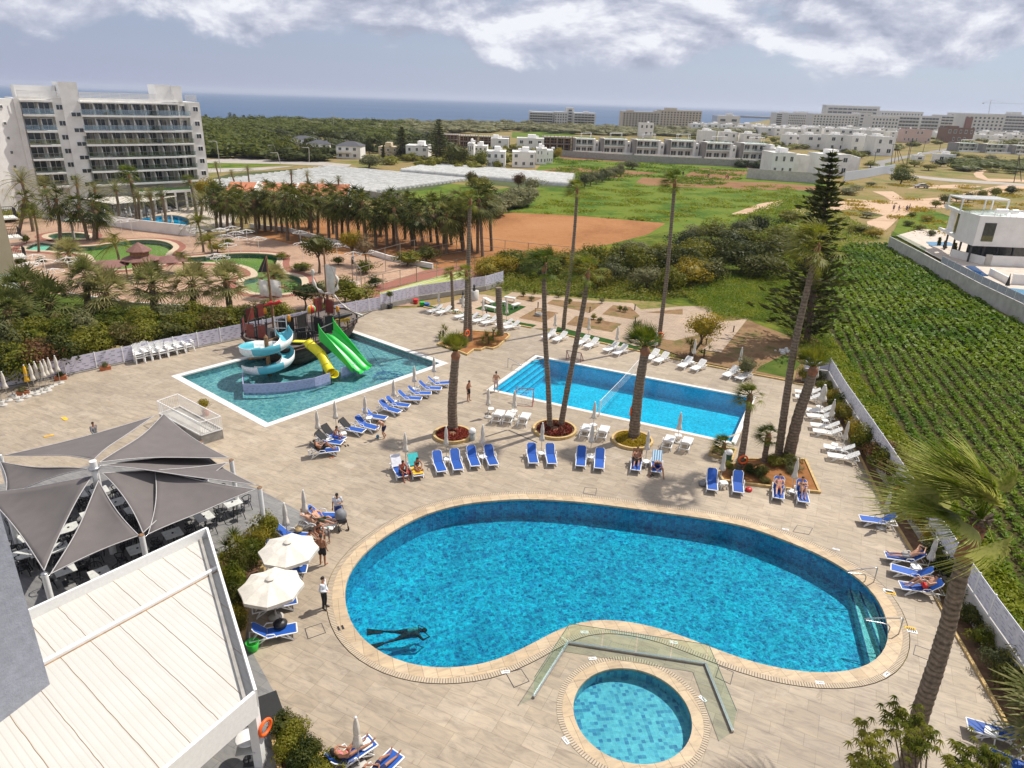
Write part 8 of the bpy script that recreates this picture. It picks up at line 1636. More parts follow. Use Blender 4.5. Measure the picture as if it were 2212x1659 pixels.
person(G(732,1126),math.radians(8),'phone','man in white t-shirt, blue shorts and black cap behind the pushchair',skin=skint,top=wsh,shorts=mat('blue_shorts',(.02,.07,.4)),cap=blk,build_=1.1,s=1.05)
person(G(828,946),math.radians(-50),'bend','young man in navy shorts bending beside the play pool loungers',shorts=navy)
person(G(1012,866),math.radians(60),'phone','slim young man in black shorts between the two rectangular pools',skin=skint,shorts=blk,build_=.9)
for i,(x,y) in enumerate([(1115,1087),(1342,1109),(1690,1179),(905,1128)]): B=G(x,y,-.5); t=thing('pool_light',['round pool light, left one on the far wall of the large pool','round pool light, middle one on the far wall of the large pool','round pool light, right one on the far wall of the large pool','round pool light at the far left curve of the large pool'][i],'pool light',B); mb=MB(); mb.lathe([(.14,-.02),(.15,.02),(.0,.05)],16); o=mb.build('lens',white,t); o.rotation_euler=(1.4,0,0)
person(G(1071,846),math.radians(170),'akimbo','young man in pale shorts at the corner of the middle pool',shorts=palesh,build_=.95)
person(G(210,961),math.radians(60),'walk','woman in grey tunic and trousers walking behind the shade sails',skin=skint,top=gcl,trousers=mat('dark_grey_cloth',(.07,.07,.075)),s=.95)
p,r=LP(('K',11)); person(p,r,'knees','man lying propped up reading on the black towel lounger by the play pool',skin=skint,shorts=blk)
p,r=LP(('K',9)); person(p+Vector((.25,-.35,0)),r+math.radians(-70)+PI/2,'sit','young man in blue shorts sitting sideways on a towelled lounger by the play pool',skin=skint,shorts=mat('blue_shorts',(.02,.07,.4)))
p,r=LP(('B',0)); person(p+Vector((.28,-.45,0)),r+math.radians(15),'sit','sunburnt man with reddish chest sitting on the end of the white towel lounger',skin=mat('sunburnt_skin',(.36,.10,.06)),shorts=blk,build_=1.1)
p,r=LP(('B',1)); person(p+Vector((.1,-.2,0)),r+math.radians(20),'sit','dark haired woman in black bikini sitting beside yellow towel',skin=skint,bikini=blk,longhair=True,build_=.85)
p,r=LP(('B',10)); person(p,r,'recline','heavy man in dark trunks lying back on the patterned towel lounger',skin=skint,shorts=blk,build_=1.25)
p,r=LP(('B',11)); person(p+Vector((0,-.25,0)),r,'hunch','man bending forward on the lounger with blue striped towel',skin=skint,shorts=mat('blue_shorts',(.02,.07,.4)),build_=1.15)
p,r=LP(('B',14)); person(p,r,'recline','woman in pink swimsuit lying on the left lounger at the angular planter',bikini=pinkb,build_=1.05); p,r=LP(('B',15)); person(p,r,'knees','dark haired woman in dark bikini reading on the right lounger at the angular planter',bikini=blk,longhair=True,build_=.9)
p,r=LP(('X',1)); person(p+Vector((-.12,-.02,.0)),r,'armsup','person with arms behind head on the white lounger, nearer of the pair',bikini=mat('olive_cloth',(.08,.09,.05)),build_=1.1); person(p+Vector((.22,.12,.06)),r,'recline','person in green shorts lying on the white lounger, farther of the pair',shorts=mat('olive_cloth',(.08,.09,.05)))
person(G(688,1168),math.radians(40),'sit','woman in black bikini sitting among the group by the open parasols',skin=skint,bikini=blk,longhair=True)
person(G(668,1188),math.radians(95),'sit','tattooed man sitting among the group by the open parasols',skin=skint,shorts=blk,build_=1.1)
person(G(712,1172),math.radians(-60),'stand','small child with turquoise hat beside the bare backed man',cap=mat('turquoise_hat',(.15,.55,.5)),top=gcl,shorts=gcl,s=.55,vox=.02)
p,r=LP(('X',10)); person(p,r,'armsup','person lying with legs stretched out on the middle lounger of the right kerb',build_=.95,shorts=gcl); p,r=LP(('X',11)); 
p,r=LP(('X',12)) if ('X',12) in LREC else LP(('X',11)); person(LREC[('X',12)][0],LREC[('X',12)][1],'knees','man in red shorts reclining on the nearest lounger of the right kerb trio',shorts=red)
p,r=LREC[('X',7)]; person(p,r,'recline','tanned woman in pink bikini lying on a lounger at the bottom edge',skin=skint,bikini=pinkb,longhair=True,build_=.95)
p,r=LREC[('X',8)]; person(p,r,'recline','man in dark patterned shorts lying at the bottom edge',shorts=navy,skin=skint)
def divegear(t,J):
    mb=MB(); mb.tube([(0,-.45,.17),(0,-.05,.15)],[.085,.09],12); mb.lathe([(.03,0),(.02,.06)],8,(0,-.5,.17)); mb.build('air_tank',mat('tank_teal',(.10,.30,.30),.4),t); mb=MB()
    for L in 'LR': a=J['a'+L]; b=J['t'+L]; d=(b-a).normalized(); q=b+d*.5; mb.prism([(a.x-.07,a.y+.05),(a.x+.07,a.y+.05),(q.x+.17,q.y),(q.x-.17,q.y)],a.z-.03,a.z+.01)
    mb.build('fins',black,t); mb=MB(); mb.tube(smooth_line([(.05,-.5,.2),(.3,-.45,.1),(.25,-.7,.0),(.08,-.78,.02)],4),.014,6); mb.build('hose',black,t)
DVP=G(878,1366,-.42); person(Vector((DVP.x,DVP.y,-.50)),math.radians(100),'swim','scuba diver in black wetsuit with fins in the large pool',skin=mat('wetsuit',(.012,.012,.02),.6),hair=blk,extra=divegear,s=1.15,vox=.016,build_=1.5)
for i,(x,y,c1,c2) in enumerate([(1929,457,gcl,navy),(1940,459,navy,gcl),(1957,459,navy,navy),(1963,456,gcl,blk)]): person(G(x,y),i*1.3,'walk' if i%2 else 'stand',['walker in grey top on the dirt track, leftmost of four','walker in dark top on the dirt track, second of four','walker in blue on the dirt track, third of four','walker in grey top on the dirt track, rightmost of four'][i],top=c1,shorts=c2,vox=.03)
for i,(x,y) in enumerate([(1475,381),(1529,385),(1568,386),(1572,388)]): person(G(x,y),i*1.1,'bend' if i else 'stand',['farm worker standing at the edge of the furrows','farm worker bending in the furrows, left','farm worker bending in the furrows, middle','farm worker bending in the furrows, right'][i],top=orange if i==2 else blk,trousers=blk,vox=.035)
# ---------------------------------------------------------------- pirate ship playground
hull=dl([(525,755),(560,778),(605,789),(645,786),(690,770),(730,750),(758,733),(774,712),(745,697),(700,700),(640,716),(570,736)]); sc_=sum(hull,Vector())/len(hull)
ship=thing('pirate_ship','dark wooden pirate ship playground with masts, slides and cannons in the play pool','playground ship',(sc_.x,sc_.y,0))
hq=smooth_loop([p-sc_ for p in hull],3)
if area(hq)<0: hq=hq[::-1]
def inset(P,f): return [Vector((p.x*f,p.y*f,0)) for p in P]
HZ=1.55
mb=MB(); lv=[(-.4,.80),(.0,.86),(.5,.93),(.9,.97),(1.25,1.0),(1.29,1.02),(1.33,1.0),(HZ,1.01)]; n=len(hq); V=[]
for z,f in lv: V+=[(p.x*f,p.y*f,z) for p in hq]
mb.add(V,[(i*n+j,i*n+(j+1)%n,(i+1)*n+(j+1)%n,(i+1)*n+j) for i in range(len(lv)-1) for j in range(n)]); mb.build('hull',hullm,ship)
mb=MB(); mb.prism(inset(hq,.985),HZ-.25,HZ-.12); mb.build('deck',mat('deck_boards',(.13,.10,.085),.8,5,.4),ship)
mb=MB()
for z in (.25,.6,.95,1.2):
    f=.86+.14*min(1,z/1.25); Q=inset(hq,f+.012); mb.tube([q+Vector((0,0,z)) for q in Q],.02,4,closed=True)
mb.build('plank_lines',hullb,ship)
def SP(x,y,z): p=G(x,y,z); return Vector((p.x-sc_.x,p.y-sc_.y,z))
def panel(a,b,z0,z1,m,fr=True):
    a=Vector(a);b=Vector(b); mb=MB(); d=(b-a); mb.bar(a+d*.08+Vector((0,0,(z0+z1)/2-a.z)),b-d*.08+Vector((0,0,(z0+z1)/2-a.z)),.04,z1-z0-.12); o=mb.build('panel',m,ship)
    mb=MB(); A=a.copy();B=b.copy(); A.z=z0;B.z=z0; up_=Vector((0,0,z1-z0)); [mb.tube(q,.03,6) for q in ((A,B),(A+up_,B+up_),(A,A+up_),(B,B+up_))]; mb.build('frame',black,o)
# stern castle
for a,b,z0,z1,m in [((526,722),(530,712),1.6,2.9,panelr),((532,728),(552,731),1.6,2.9,panelr),((557,731),(578,733),1.6,2.9,panelr),((534,712),(553,704),2.3,3.5,panelr),((556,704),(574,699),2.3,3.6,panelr),((600,722),(640,716),1.6,3.0,hullb),((642,716),(665,707),1.6,3.0,hullb),((586,735),(604,735),1.5,2.4,hullb)]:
    panel(SP(a[0],a[1],1.6),SP(b[0],b[1],1.6),z0,z1,m)
for a,b,z0,z1,m in [((678,716),(700,722),1.6,3.1,hullb),((702,722),(724,719),1.6,3.3,hullb),((682,698),(700,693),2.6,4.0,panelr),((704,695),(724,699),2.5,3.9,panelr),((640,734),(664,730),1.5,2.6,black)]: panel(SP(a[0],a[1],1.6),SP(b[0],b[1],1.6),z0,z1,m)
for (x0,y0,x1,y1) in ((530,727,590,738),(600,742,650,745),(676,722,735,716)):
    mb=MB(); a=SP(x0,y0,1.45);b=SP(x1,y1,1.45); nb=Vector((-(b-a).y,(b-a).x,0)).normalized(); mb.prism([a,b,b+nb*2.4,a+nb*2.4],1.45,1.62); mb.build('platform',hullb,ship)
for k,(x,y) in enumerate([(524,726),(541,732),(556,735),(578,738),(600,742),(612,744),(628,744),(648,744),(668,738),(676,728),(700,730),(722,724),(735,716),(752,712),(764,704),(771,697),(690,700),(560,712)]):
    a=SP(x,y,1.4); mb=MB(); mb.tube([a,a+Vector((0,0,[1.6,1.5,1.9,1.7,1.2,2.0,1.1,1.1,1.2,1.9,1.5,1.6,1.8,.7,.7,.7,2.2,2.0][k]))],.06,8); mb.lathe([(.08,0),(.09,.05),(.0,.1)],8,a+Vector((0,0,[1.6,1.5,1.9,1.7,1.2,2.0,1.1,1.1,1.2,1.9,1.5,1.6,1.8,.7,.7,.7,2.2,2.0][k]))); mb.build('post',black,ship)
mb=MB(); b0=SP(650,742,1.5); b1=SP(682,738,1.5)
for k in range(9): q=b0.lerp(b1,k/8); mb.bar(q,q+Vector((0,0,1.0)),.07,.05)
mb.bar(b0+Vector((0,0,1.0)),b1+Vector((0,0,1.0)),.08); mb.build('railing',hullb,ship)
def mast(bx,by,topy,topx,label):
    b=SP(bx,by,1.5); w=Vector((b.x+sc_.x,b.y+sc_.y,0)); T=AT(topx,topy,w.y); top=Vector((T.x-sc_.x,T.y-sc_.y,T.z)); mb=MB(); mb.tube([b,b.lerp(top,.5),top],[.15,.12,.07],10); mb.build('mast',wood,ship); return b,top
b1_,t1_=mast(592,706,553,575,''); b2_,t2_=mast(711,690,536,699,'')
mb=MB(); mb.add([t1_+Vector((0,0,.2)),t1_+Vector((-.9,-.1,-1.5)),t1_+Vector((.1,0,-1.4)),t1_+Vector((0,.03,.2)),t1_+Vector((-.9,-.07,-1.5)),t1_+Vector((.1,.03,-1.4))],[(0,1,2),(5,4,3),(0,3,4,1),(1,4,5,2)]); mb.build('black_flag',black,ship)
def cloth(pts,w_,nm='sail'):
    P=smooth_line(pts,5); mb=MB(); mb.tube(P,[w_*(.7+.5*math.sin(k*1.7)) for k in range(len(P))],7); mb.build(nm,cream,ship)
q=b1_.lerp(t1_,.55); mb=MB(); mb.tube([q+Vector((-1.3,.4,.3)),q+Vector((1.7,-.5,.25))],.05,6); mb.build('yard',wood,ship)
mb=MB(); N=8
for sgn,x0,x1 in ((1,-.9,-.1),(1,.15,1.1)):
    V=[];
    for i in range(N+1):
        for j in range(N+1): u_=i/N;v_=j/N; V.append(q+Vector((x0+(x1-x0)*u_,-.15-.35*math.sin(u_*PI)*math.sin(v_*PI),.9-1.5*v_-.15*u_)))
    mb.add(V,[(i*(N+1)+j,(i+1)*(N+1)+j,(i+1)*(N+1)+j+1,i*(N+1)+j+1) for i in range(N) for j in range(N)],0,True)
mb.build('sail',cream,ship)
q2=b2_.lerp(t2_,.5); cloth([q2+Vector((-1.2,0,1.4)),q2+Vector((-1.1,-.1,0)),q2+Vector((-.2,-.2,-.8)),q2+Vector((.9,-.1,-.5)),q2+Vector((1.0,0,.7)),q2+Vector((.2,0,1.9))],.16); cloth([q2+Vector((.6,-.1,-.9)),q2+Vector((1.9,-.3,-2.2)),q2+Vector((3.6,-.5,-2.9))],.10); 
mb=MB(); V=[];N=8
for i in range(N+1):
    for j in range(N+1): u_=i/N;v_=j/N; V.append(q2+Vector((.05+1.0*u_*(1-.3*v_),-.2-.3*math.sin(u_*3)*math.sin(v_*3),2.0-2.6*v_-.3*u_)))
mb.add(V,[(i*(N+1)+j,(i+1)*(N+1)+j,(i+1)*(N+1)+j+1,i*(N+1)+j+1) for i in range(N) for j in range(N)],0,True); mb.build('sail',cream,ship)
mb=MB(); mb.tube([b1_.lerp(t1_,.6),b2_.lerp(t2_,.3)],.025,5); mb.tube([q2+Vector((-1.9,0,-1.0)),q2+Vector((1.0,0,-.9))],.04,5); mb.tube([t1_,SP(530,712,2.5)],.015,4); mb.tube([t2_,SP(765,700,2)],.015,4); mb.build('rigging',wood,ship)
# bowsprit and cannon
mb=MB(); mb.tube([SP(755,696,2.6),SP(806,671,2.9)],[.07,.03],6); mb.build('bowsprit',black,ship)
c_=SP(742,700,1.75); mb=MB(); d=Vector((.75,.65,0)); mb.tube([c_+Vector((0,0,.75))-d*1.0,c_+Vector((0,0,.75))-d*.6,c_+Vector((0,0,.85))+d*.9],[.12,.24,.16],12); cn_=mb.build('cannon_barrel',black,ship)
mb=MB(); mb.box(c_+Vector((0,0,.45)),(1.2,.5,.25),.7); mb.build('carriage',mat('gold_paint',(.45,.28,.03),.4),ship)
for s in (-.4,.4): 
    mb=MB(); o=c_+Vector((s,-.45+s*.6,.35)); mb.tube([(o.x+math.cos(a)*.3*.75,o.y+math.cos(a)*.3*.6,o.z+math.sin(a)*.3) for a in [2*PI*k/16 for k in range(16)]],.05,6,closed=True); [mb.bar(o,(o.x+math.cos(a)*.22,o.y+math.cos(a)*.18,o.z+math.sin(a)*.28),.04) for a in (0,1.05,2.1,3.14,4.2,5.2)]; mb.build('wheel',mat('gold_paint',(.45,.28,.03)),ship)
# ball, parrots, lanterns
def sph(c,r,m,nm,cols=None,n=14):
    mb=MB(); mb.lathe([(r*math.sin(a)+.001,-r*math.cos(a)) for a in [PI*k/10 for k in range(11)]],n,c,sm=True)
    if cols:
        mb.m=[(i%n)*len(cols)//n for i in range(len(mb.f))]
    return mb.build(nm,cols or m,ship)
sph(SP(672,668,3.2),.42,None,'beach_ball',[white,yellow,red,mat('ball_blue',(.02,.2,.6)),white,yellow,red,green]); mb=MB(); p_=SP(672,668,3.2); mb.bar(p_-Vector((0,0,1.6)),p_-Vector((0,0,.4)),.05); mb.build('ball_pole',black,ship)
for x,y in ((597,655),(580,657)):
    p_=SP(x,y,3.9); mb=MB(); mb.tube([p_+Vector((-.45,0,-.15)),p_,p_+Vector((.3,0,.18)),p_+Vector((.5,0,.1))],[.04,.16,.15,.05],8); mb.build('parrot',red,ship)
for x,y in ((624,688),(729,668),(679,650),(573,672)):
    p_=SP(x,y,3.2); mb=MB(); mb.lathe([(.05,-.3),(.14,-.25),(.17,.1),(.12,.2),(.14,.25),(.0,.35)],8,p_); mb.build('lantern',mat('amber_plastic',(.75,.30,.02),.4),ship); mb=MB(); mb.bar(p_-Vector((0,0,1.7)),p_-Vector((0,0,.3)),.06); mb.build('lantern_post',black,ship)
# slides
def trough(P,w,h,mats,nm,segs=1,bank=None,open_=True,th=.04,n=9):
    P=smooth_line(P,6); k=len(P); mb=MB(); V=[]
    for i,p in enumerate(P):
        d=(P[min(i+1,k-1)]-P[max(i-1,0)]).normalized(); s=d.cross(Vector((0,0,1))).normalized(); u_=s.cross(d)
        ww=w(i/(k-1)) if callable(w) else w; hh=h(i/(k-1)) if callable(h) else h
        for j in range(n):
            a=PI*j/(n-1); hx=hh; 
            if bank: hx=hh*(1+bank*math.cos(a))
            V.append(p-s*math.cos(a)*ww/2+u_*(hx*(1-math.sin(a)**.6 if 0<j<n-1 else 1)))
    F=[];M=[]
    for i in range(k-1):
        for j in range(n-1): F.append((i*n+j,i*n+j+1,(i+1)*n+j+1,(i+1)*n+j)); M.append(int(i/(k-1)*segs*.999)%len(mats) if segs>1 else 0)
    mb.add(V,F,0,True); mb.m=M; o=mb.build(nm,mats,ship); s_=o.modifiers.new('thick','SOLIDIFY'); s_.thickness=th; s_.offset=0; return o
cpost=SP(582,802,0); cz=cpost.copy(); pts=[]; st_=SP(607,722,2.75); 
pts.append(st_+Vector((0,.0,.15))); a0=50
for k in range(19):
    a=math.radians(a0-k*31); tt=k/18; pts.append(Vector((cz.x+1.62*math.cos(a),cz.y+1.62*math.sin(a),2.65-2.5*tt**.9)))
trough(pts,1.05,.62,[slidec,mat('white_gloss',(.75,.76,.74),.3)],'spiral_slide',10,bank=.25)
mb=MB(); mb.tube([cz+Vector((0,0,-.4)),cz+Vector((0,0,3.0))],.17,12); mb.lathe([(.17,3.0),(.1,3.1),(.04,3.2)],10,cz); mb.build('slide_post',wood,ship); mb=MB()
for a,z in ((.3,2.1),(2.2,1.5),(3.6,1.3),(5,.8),(1.2,2.6)): mb.bar(cz+Vector((0,0,z)),cz+Vector((1.5*math.cos(a),1.5*math.sin(a),z)),.12,.12)
mb.build('slide_bracket',wood,ship)
mb=MB()
for s in (-.5,.5): mb.bar(st_+Vector((s,.1,-.2)),st_+Vector((s,.1,1.5)),.14,.05); 
mb.bar(st_+Vector((-.5,.1,1.1)),st_+Vector((.5,.1,1.1)),.05); mb.bar(st_+Vector((-.5,.1,.5)),st_+Vector((.5,.1,.5)),.05); mb.build('slide_gate',mat('light_grey_plastic',(.4,.42,.42)),ship)
ys=SP(667,741,2.2); ye=SP(722,811,.15); yp=[ys,ys.lerp(ye,.08)+Vector((0,0,.02)),ys.lerp(ye,.35)+Vector((.25,.1,-.05)),ys.lerp(ye,.65)+Vector((.1,.1,-.2)),ys.lerp(ye,.86)+Vector((0,0,-.12)),ye]
Pk=smooth_line(yp[:5],5); mb=MB(); mb.tube(Pk,.40,16,cap=False); o=mb.build('tube_slide',slidey,ship); s_=o.modifiers.new('t','SOLIDIFY'); s_.thickness=.03
mb=MB()
for f in (0,5,10,15,len(Pk)-1): p=Pk[min(f,len(Pk)-1)]; d=(Pk[min(f+1,len(Pk)-1)]-Pk[max(f-1,0)]).normalized(); mb.tube([p-d*.03,p+d*.03],.45,16,cap=False)
mb.build('tube_flange',mat('dark_yellow',(.55,.45,.01),.4),ship); trough([Pk[-1]-Vector((0,0,.42)),ye-Vector((0,0,.35))+Vector((0,0,.1)),ye+(ye-Pk[-1])*.45-Vector((0,0,.05))],.9,.5,[slidey],'tube_slide_exit')
mb=MB(); a=ys.lerp(ye,.55); mb.tube([Vector((a.x,a.y,-.4)),Vector((a.x,a.y,.9))],.07,8); mb.build('slide_support',wood,ship); mb=MB(); mb.bar(SP(634,737,2.2),SP(665,738,2.3),.5,.08); mb.build('slide_entry',slidey,ship)
gs=SP(706,728,2.5); ge=SP(789,802,.02); gd=ge-gs; gd.z=0; gsd=Vector((gd.y,-gd.x,0)).normalized()
if gsd.x<0: gsd=-gsd
for sg in (-.48,.48):
    o_=gsd*sg; trough([gs+o_,gs+o_+gd*.08+Vector((0,0,-.08)),gs+o_+gd*.5+Vector((0,0,-1.2)),gs+o_+gd*.86+Vector((0,0,-2.28)),ge+o_],.96,.30,[slideg],'green_slide')
mb=MB(); GP=smooth_line([gs,gs+gd*.08+Vector((0,0,-.08)),gs+gd*.5+Vector((0,0,-1.2)),gs+gd*.86+Vector((0,0,-2.28))],6)
for sg in (-1,1):
    V=[]; 
    for i,p in enumerate(GP): f=i/(len(GP)-1); hh=1.15*(1-f)**1.2+.34; q=p+gsd*sg*.98; V+=[q+Vector((0,0,-.12)),q+Vector((0,0,hh))]
    b0=len(V); V+=[v_+gsd*sg*.05 for v_ in V]; F=[]
    for i in range(len(GP)-1): k=2*i; F+=[(k,k+2,k+3,k+1),(b0+k+1,b0+k+3,b0+k+2,b0+k),(k+1,k+3,b0+k+3,b0+k+1)]
    mb.add(V,F)
mb.build('slide_side_wall',slideg,ship); mb=MB(); mb.bar(gs+gsd*-1+Vector((0,0,1.0)),gs+gsd*1+Vector((0,0,1.0)),.05); mb.build('grab_bar',steel,ship); mb=MB(); a=gs+gd*.5; mb.tube([Vector((a.x,a.y,-.4)),Vector((a.x,a.y,1.2))],.07,8); mb.build('slide_support',wood,ship)
# splash panels around the slides
for a,b in [((526,820),(527,848)),((527,848),(570,848)),((570,848),(613,845)),((613,845),(648,840)),((648,840),(681,834)),((681,834),(714,823)),((737,812),(770,802))]:
    A=SP(a[0],a[1],-.1);B=SP(b[0],b[1],-.1); mb=MB(); mb.bar(A+Vector((0,0,.25)),B+Vector((0,0,.25)),.04,.95)
    d=B-A
    if a[0]!=526: [mb.bar(A+d*(.1+.25*k+.07*r_)+Vector((0,0,.2+.15*r_)),A+d*(.22+.25*k+.07*r_)+Vector((0,0,.2+.15*r_)),.05,.03,1) for k in range(3) for r_ in range(3)]
    mb.build('splash_panel',[mat('splash_lilac',(.42,.42,.62),.6),mat('panel_slots',(.25,.26,.42))],ship)
t=thing('hose','long blue hose coiled in the play pool','hose',G(845,810)); mb=MB(); R2=random.Random(8); base_=G(845,810); P=[G(790,745,-.1)-base_]
for k in range(26): P.append(Vector((R2.uniform(-1.5,1.2),R2.uniform(-1,1.2),.0)))
P+=[G(890,830,-.1)-base_,G(885,850,-.1)-base_]
for p in P: p.z=-.10
mb.tube(smooth_line(P,5),.022,5); mb.build('hose_line',mat('blue_hose',(.02,.10,.22)),t)
# ---------------------------------------------------------------- plastic tunnels
m_,nt,b_,o_=base('tunnel_film'); geo=nn(nt,'ShaderNodeNewGeometry'); nt.links.new(ramp(nt,noise(nt,.8,6,.7,vec=geo.outputs['Position']),[(.3,(.36,.36,.32)),(.5,(.50,.49,.45)),(.7,(.64,.63,.60))]),b_.inputs['Base Color']); b_.inputs['Roughness'].default_value=.5; bump(nt,b_,noise(nt,1.5,5,vec=geo.outputs['Position']),.6,.1); film=m_
patch('tunnel_field_soil',[(395,400),(500,375),(703,360),(860,371),(930,358),(1106,370),(1236,382),(1236,404),(1106,404),(1003,389),(938,405),(860,418),(778,420),(690,412),(553,402),(460,400)],-.01,ground('tunnel_soil',[(.06,.08,.03),(.10,.11,.05)],.5))
def tunnels(L0,L1,R0,R1,n,label,grp,r):
    a0,a1,b0,b1=G(*L0),G(*L1),G(*R0),G(*R1)
    for k in range(n):
        f=k/(n-1); p=a0.lerp(a1,f); q=b0.lerp(b1,f); d=q-p; s=Vector((-d.y,d.x,0)).normalized(); o=thing('plastic_tunnel',label.format(ordw(k+1)),'plastic tunnel',p,0,grp); mb=MB(); V=[];N=30; R2=random.Random(k)
        for i in range(N+1):
            c=d*(i/N)+s*R2.uniform(-.06,.06); rr=r*R2.uniform(.92,1.06)
            for j in range(7): a=PI*j/6; V.append(c+s*math.cos(a)*rr+Vector((0,0,math.sin(a)*rr*1.15)))
        mb.add(V,[(i*7+j,(i+1)*7+j,(i+1)*7+j+1,i*7+j+1) for i in range(N) for j in range(6)],0,True); mb.add(V[:7],[tuple(range(7))]); mb.add(V[-7:],[tuple(range(6,-1,-1))]); mb.build('film',film,o)
tunnels((710,362),(395,402),(1010,390),(790,420),24,'low white plastic tunnel, {} from the far side in the larger left field','plastic tunnels, left field',.66)
tunnels((930,359),(868,372),(1240,383),(1234,403),13,'low white plastic tunnel, {} from the far side in the right field','plastic tunnels, right field',1.05)
# ---------------------------------------------------------------- poles, car, crane, lamps
def pole(b,tp,label,legs=None,cat='utility pole',r=.14):
    B=G(*b); T=AT(tp[0],tp[1],B.y); t=thing('utility_pole',label,cat,B); mb=MB(); mb.tube([Vector(),T-B],[r,r*.7],8); mb.build('pole',mat('pole_wood',(.07,.05,.04),.9),t)
    if legs: L=G(*legs)-B; mb=MB(); mb.tube([L,T-B-Vector((0,0,.3))],r*.9,8); mb.build('brace_pole',mat('pole_wood',(.07,.05,.04)),t)
    mb=MB(); mb.bar(T-B+Vector((-1,0,-.1)),T-B+Vector((1,0,-.1)),.12); mb.build('crossarm',mat('pole_wood',(.07,.05,.04)),t)
for i,(b,tp,lg) in enumerate([((1924,362),(1930,311),None),((1932,352),(1937,312),(1942,350)),((1952,353),(1937,312),None),((1956,367),(1968,304),None),((1963,344),(1971,304),None),((1992,333),(2000,305),None),((2029,327),(2035,298),None),((2190,394),(2202,334),(2206,392)),((1888,357),(1892,328),None)]): pole(b,tp,['leaning utility pole, leftmost of the cluster by the road','braced double pole at the centre of the road cluster','angled brace pole of the road cluster','tall utility pole standing in the bushes by the road','thin utility pole right behind the tall one','utility pole at the near bend of the road','utility pole farther along the road','black A shaped pole at the right edge on open land','short utility pole left of the road cluster'][i],lg)
t=thing('parked_car','silver saloon car parked on the dirt beside the track','car',G(1990,406)+Vector((0,0,0)),-.04); body=MB(); sp=[(-2.2,.35),(-2.25,.75),(-1.4,.85),(-.7,1.38),(.7,1.40),(1.5,.95),(2.15,.85),(2.25,.4)]; V=[(x,y,z) for y in (-.85,.85) for x,z in sp]; n=len(sp); body.add(V,[tuple(range(n)),tuple(range(2*n-1,n-1,-1))]+[(i,n+i,n+(i+1)%n,(i+1)%n) for i in range(n)]); silver=mat('silver_paint',(.45,.43,.40),.3,metal=.5); body.build('body',silver,t,bevel=.08)
mb=MB(); mb.add([(x,-.87,z) for x,z in ((-1.2,.9),(-.62,1.30),(.62,1.32),(1.3,.95))],[(0,1,2,3)][::-1] and [(3,2,1,0)]); mb.build('side_window',darkg,t)
for x in (-1.4,1.4):
    for y in (-.85,.85): mb=MB(); mb.tube([(x,y-.1,.32),(x,y+.1,.32)],.33,16); w=mb.build('wheel',rubber,t); mb=MB(); mb.tube([(x,y-.12,.32),(x,y+.12,.32)],.18,12); mb.build('rim',steel,w)
for s in (-.6,.6): mb=MB(); mb.box((-2.24,s,.65),(.06,.3,.14)); mb.build('headlight',white,t); mb=MB(); mb.box((2.2,s,.7),(.06,.3,.14)); mb.build('tail_light',red,t)
t=thing('construction_crane','tall thin tower crane above the distant town','crane',G(2133,262)); B=G(2133,262); T=AT(2140,219,B.y); J0=AT(2124,222,B.y); J1=AT(2212,224.5,B.y); Z=T-B; wd=2.4; mb=MB(); cm_=mat('crane_red_grey',(.30,.24,.24),.7)
def truss(a,b,w,name,n=16):
    mb=MB(); d=(b-a); s=Vector((0,1,0))*w/2; u_=d.cross(Vector((0,1,0))).normalized()*w/2
    C=[s+u_,s-u_,-s-u_,-s+u_]; [mb.bar(a+c,b+c,w*.16) for c in C]
    for k in range(n): p=a.lerp(b,k/n); q=a.lerp(b,(k+1)/n); mb.bar(p+C[k%4],q+C[(k+1)%4],w*.12); mb.bar(p+C[(k+2)%4],q+C[(k+3)%4],w*.12)
    mb.build(name,cm_,t)
truss(Vector((0,0,0)),Z,wd,'tower'); truss(J0-B+Vector((0,0,0)),J1-B,wd*.8,'jib',24); mb=MB(); mb.box(J0-B-Vector((0,0,2)),(6,3,5)); mb.build('counterweight',concrete,t); mb=MB(); top=Z+Vector((2,0,7)); mb.bar(Z,top,1.2); mb.bar(top,(J0-B),.4); mb.bar(top,(J0-B).lerp(J1-B,.6),.4); mb.build('stays',cm_,t)
for i,(b,tp) in enumerate([((477,374),(468,306)),((536,340),(529,310)),((600,345),(593,314)),((668,351),(667,319)),((606,355),(600,330)),((721,294),(720,245))]):
    B=G(*b); T=AT(tp[0],tp[1],B.y); t=thing('street_lamp',f'tall street lamp beyond the big hotel, {ordw(i+1)} of the lamps along the far road' if i<5 else 'tall pole with floodlight standing out against the sea','street lamp',B); mb=MB(); z=T.z; mb.tube(smooth_line([(0,0,0),(T.x-B.x,0,z*.85),(T.x-B.x-.2,0,z),(T.x-B.x-1.6,0,z)],4),.10,6); mb.build('post',conw,t); mb=MB(); mb.box((T.x-B.x-1.9,0,z),(.9,.3,.15)); mb.build('lamp_head',conw,t)
# jetty and lighthouse side
t=thing('headland','low dark rocky headland in the sea before the town','headland',G(1650,256,-1.2)); mb=MB(); a=G(1610,254,-1.2); b=G(1680,257,-1.2); o=t.location; mb.bar(a-o+Vector((0,0,2)),b-o+Vector((0,0,2)),60,5); mb.build('rock',concrete,t)
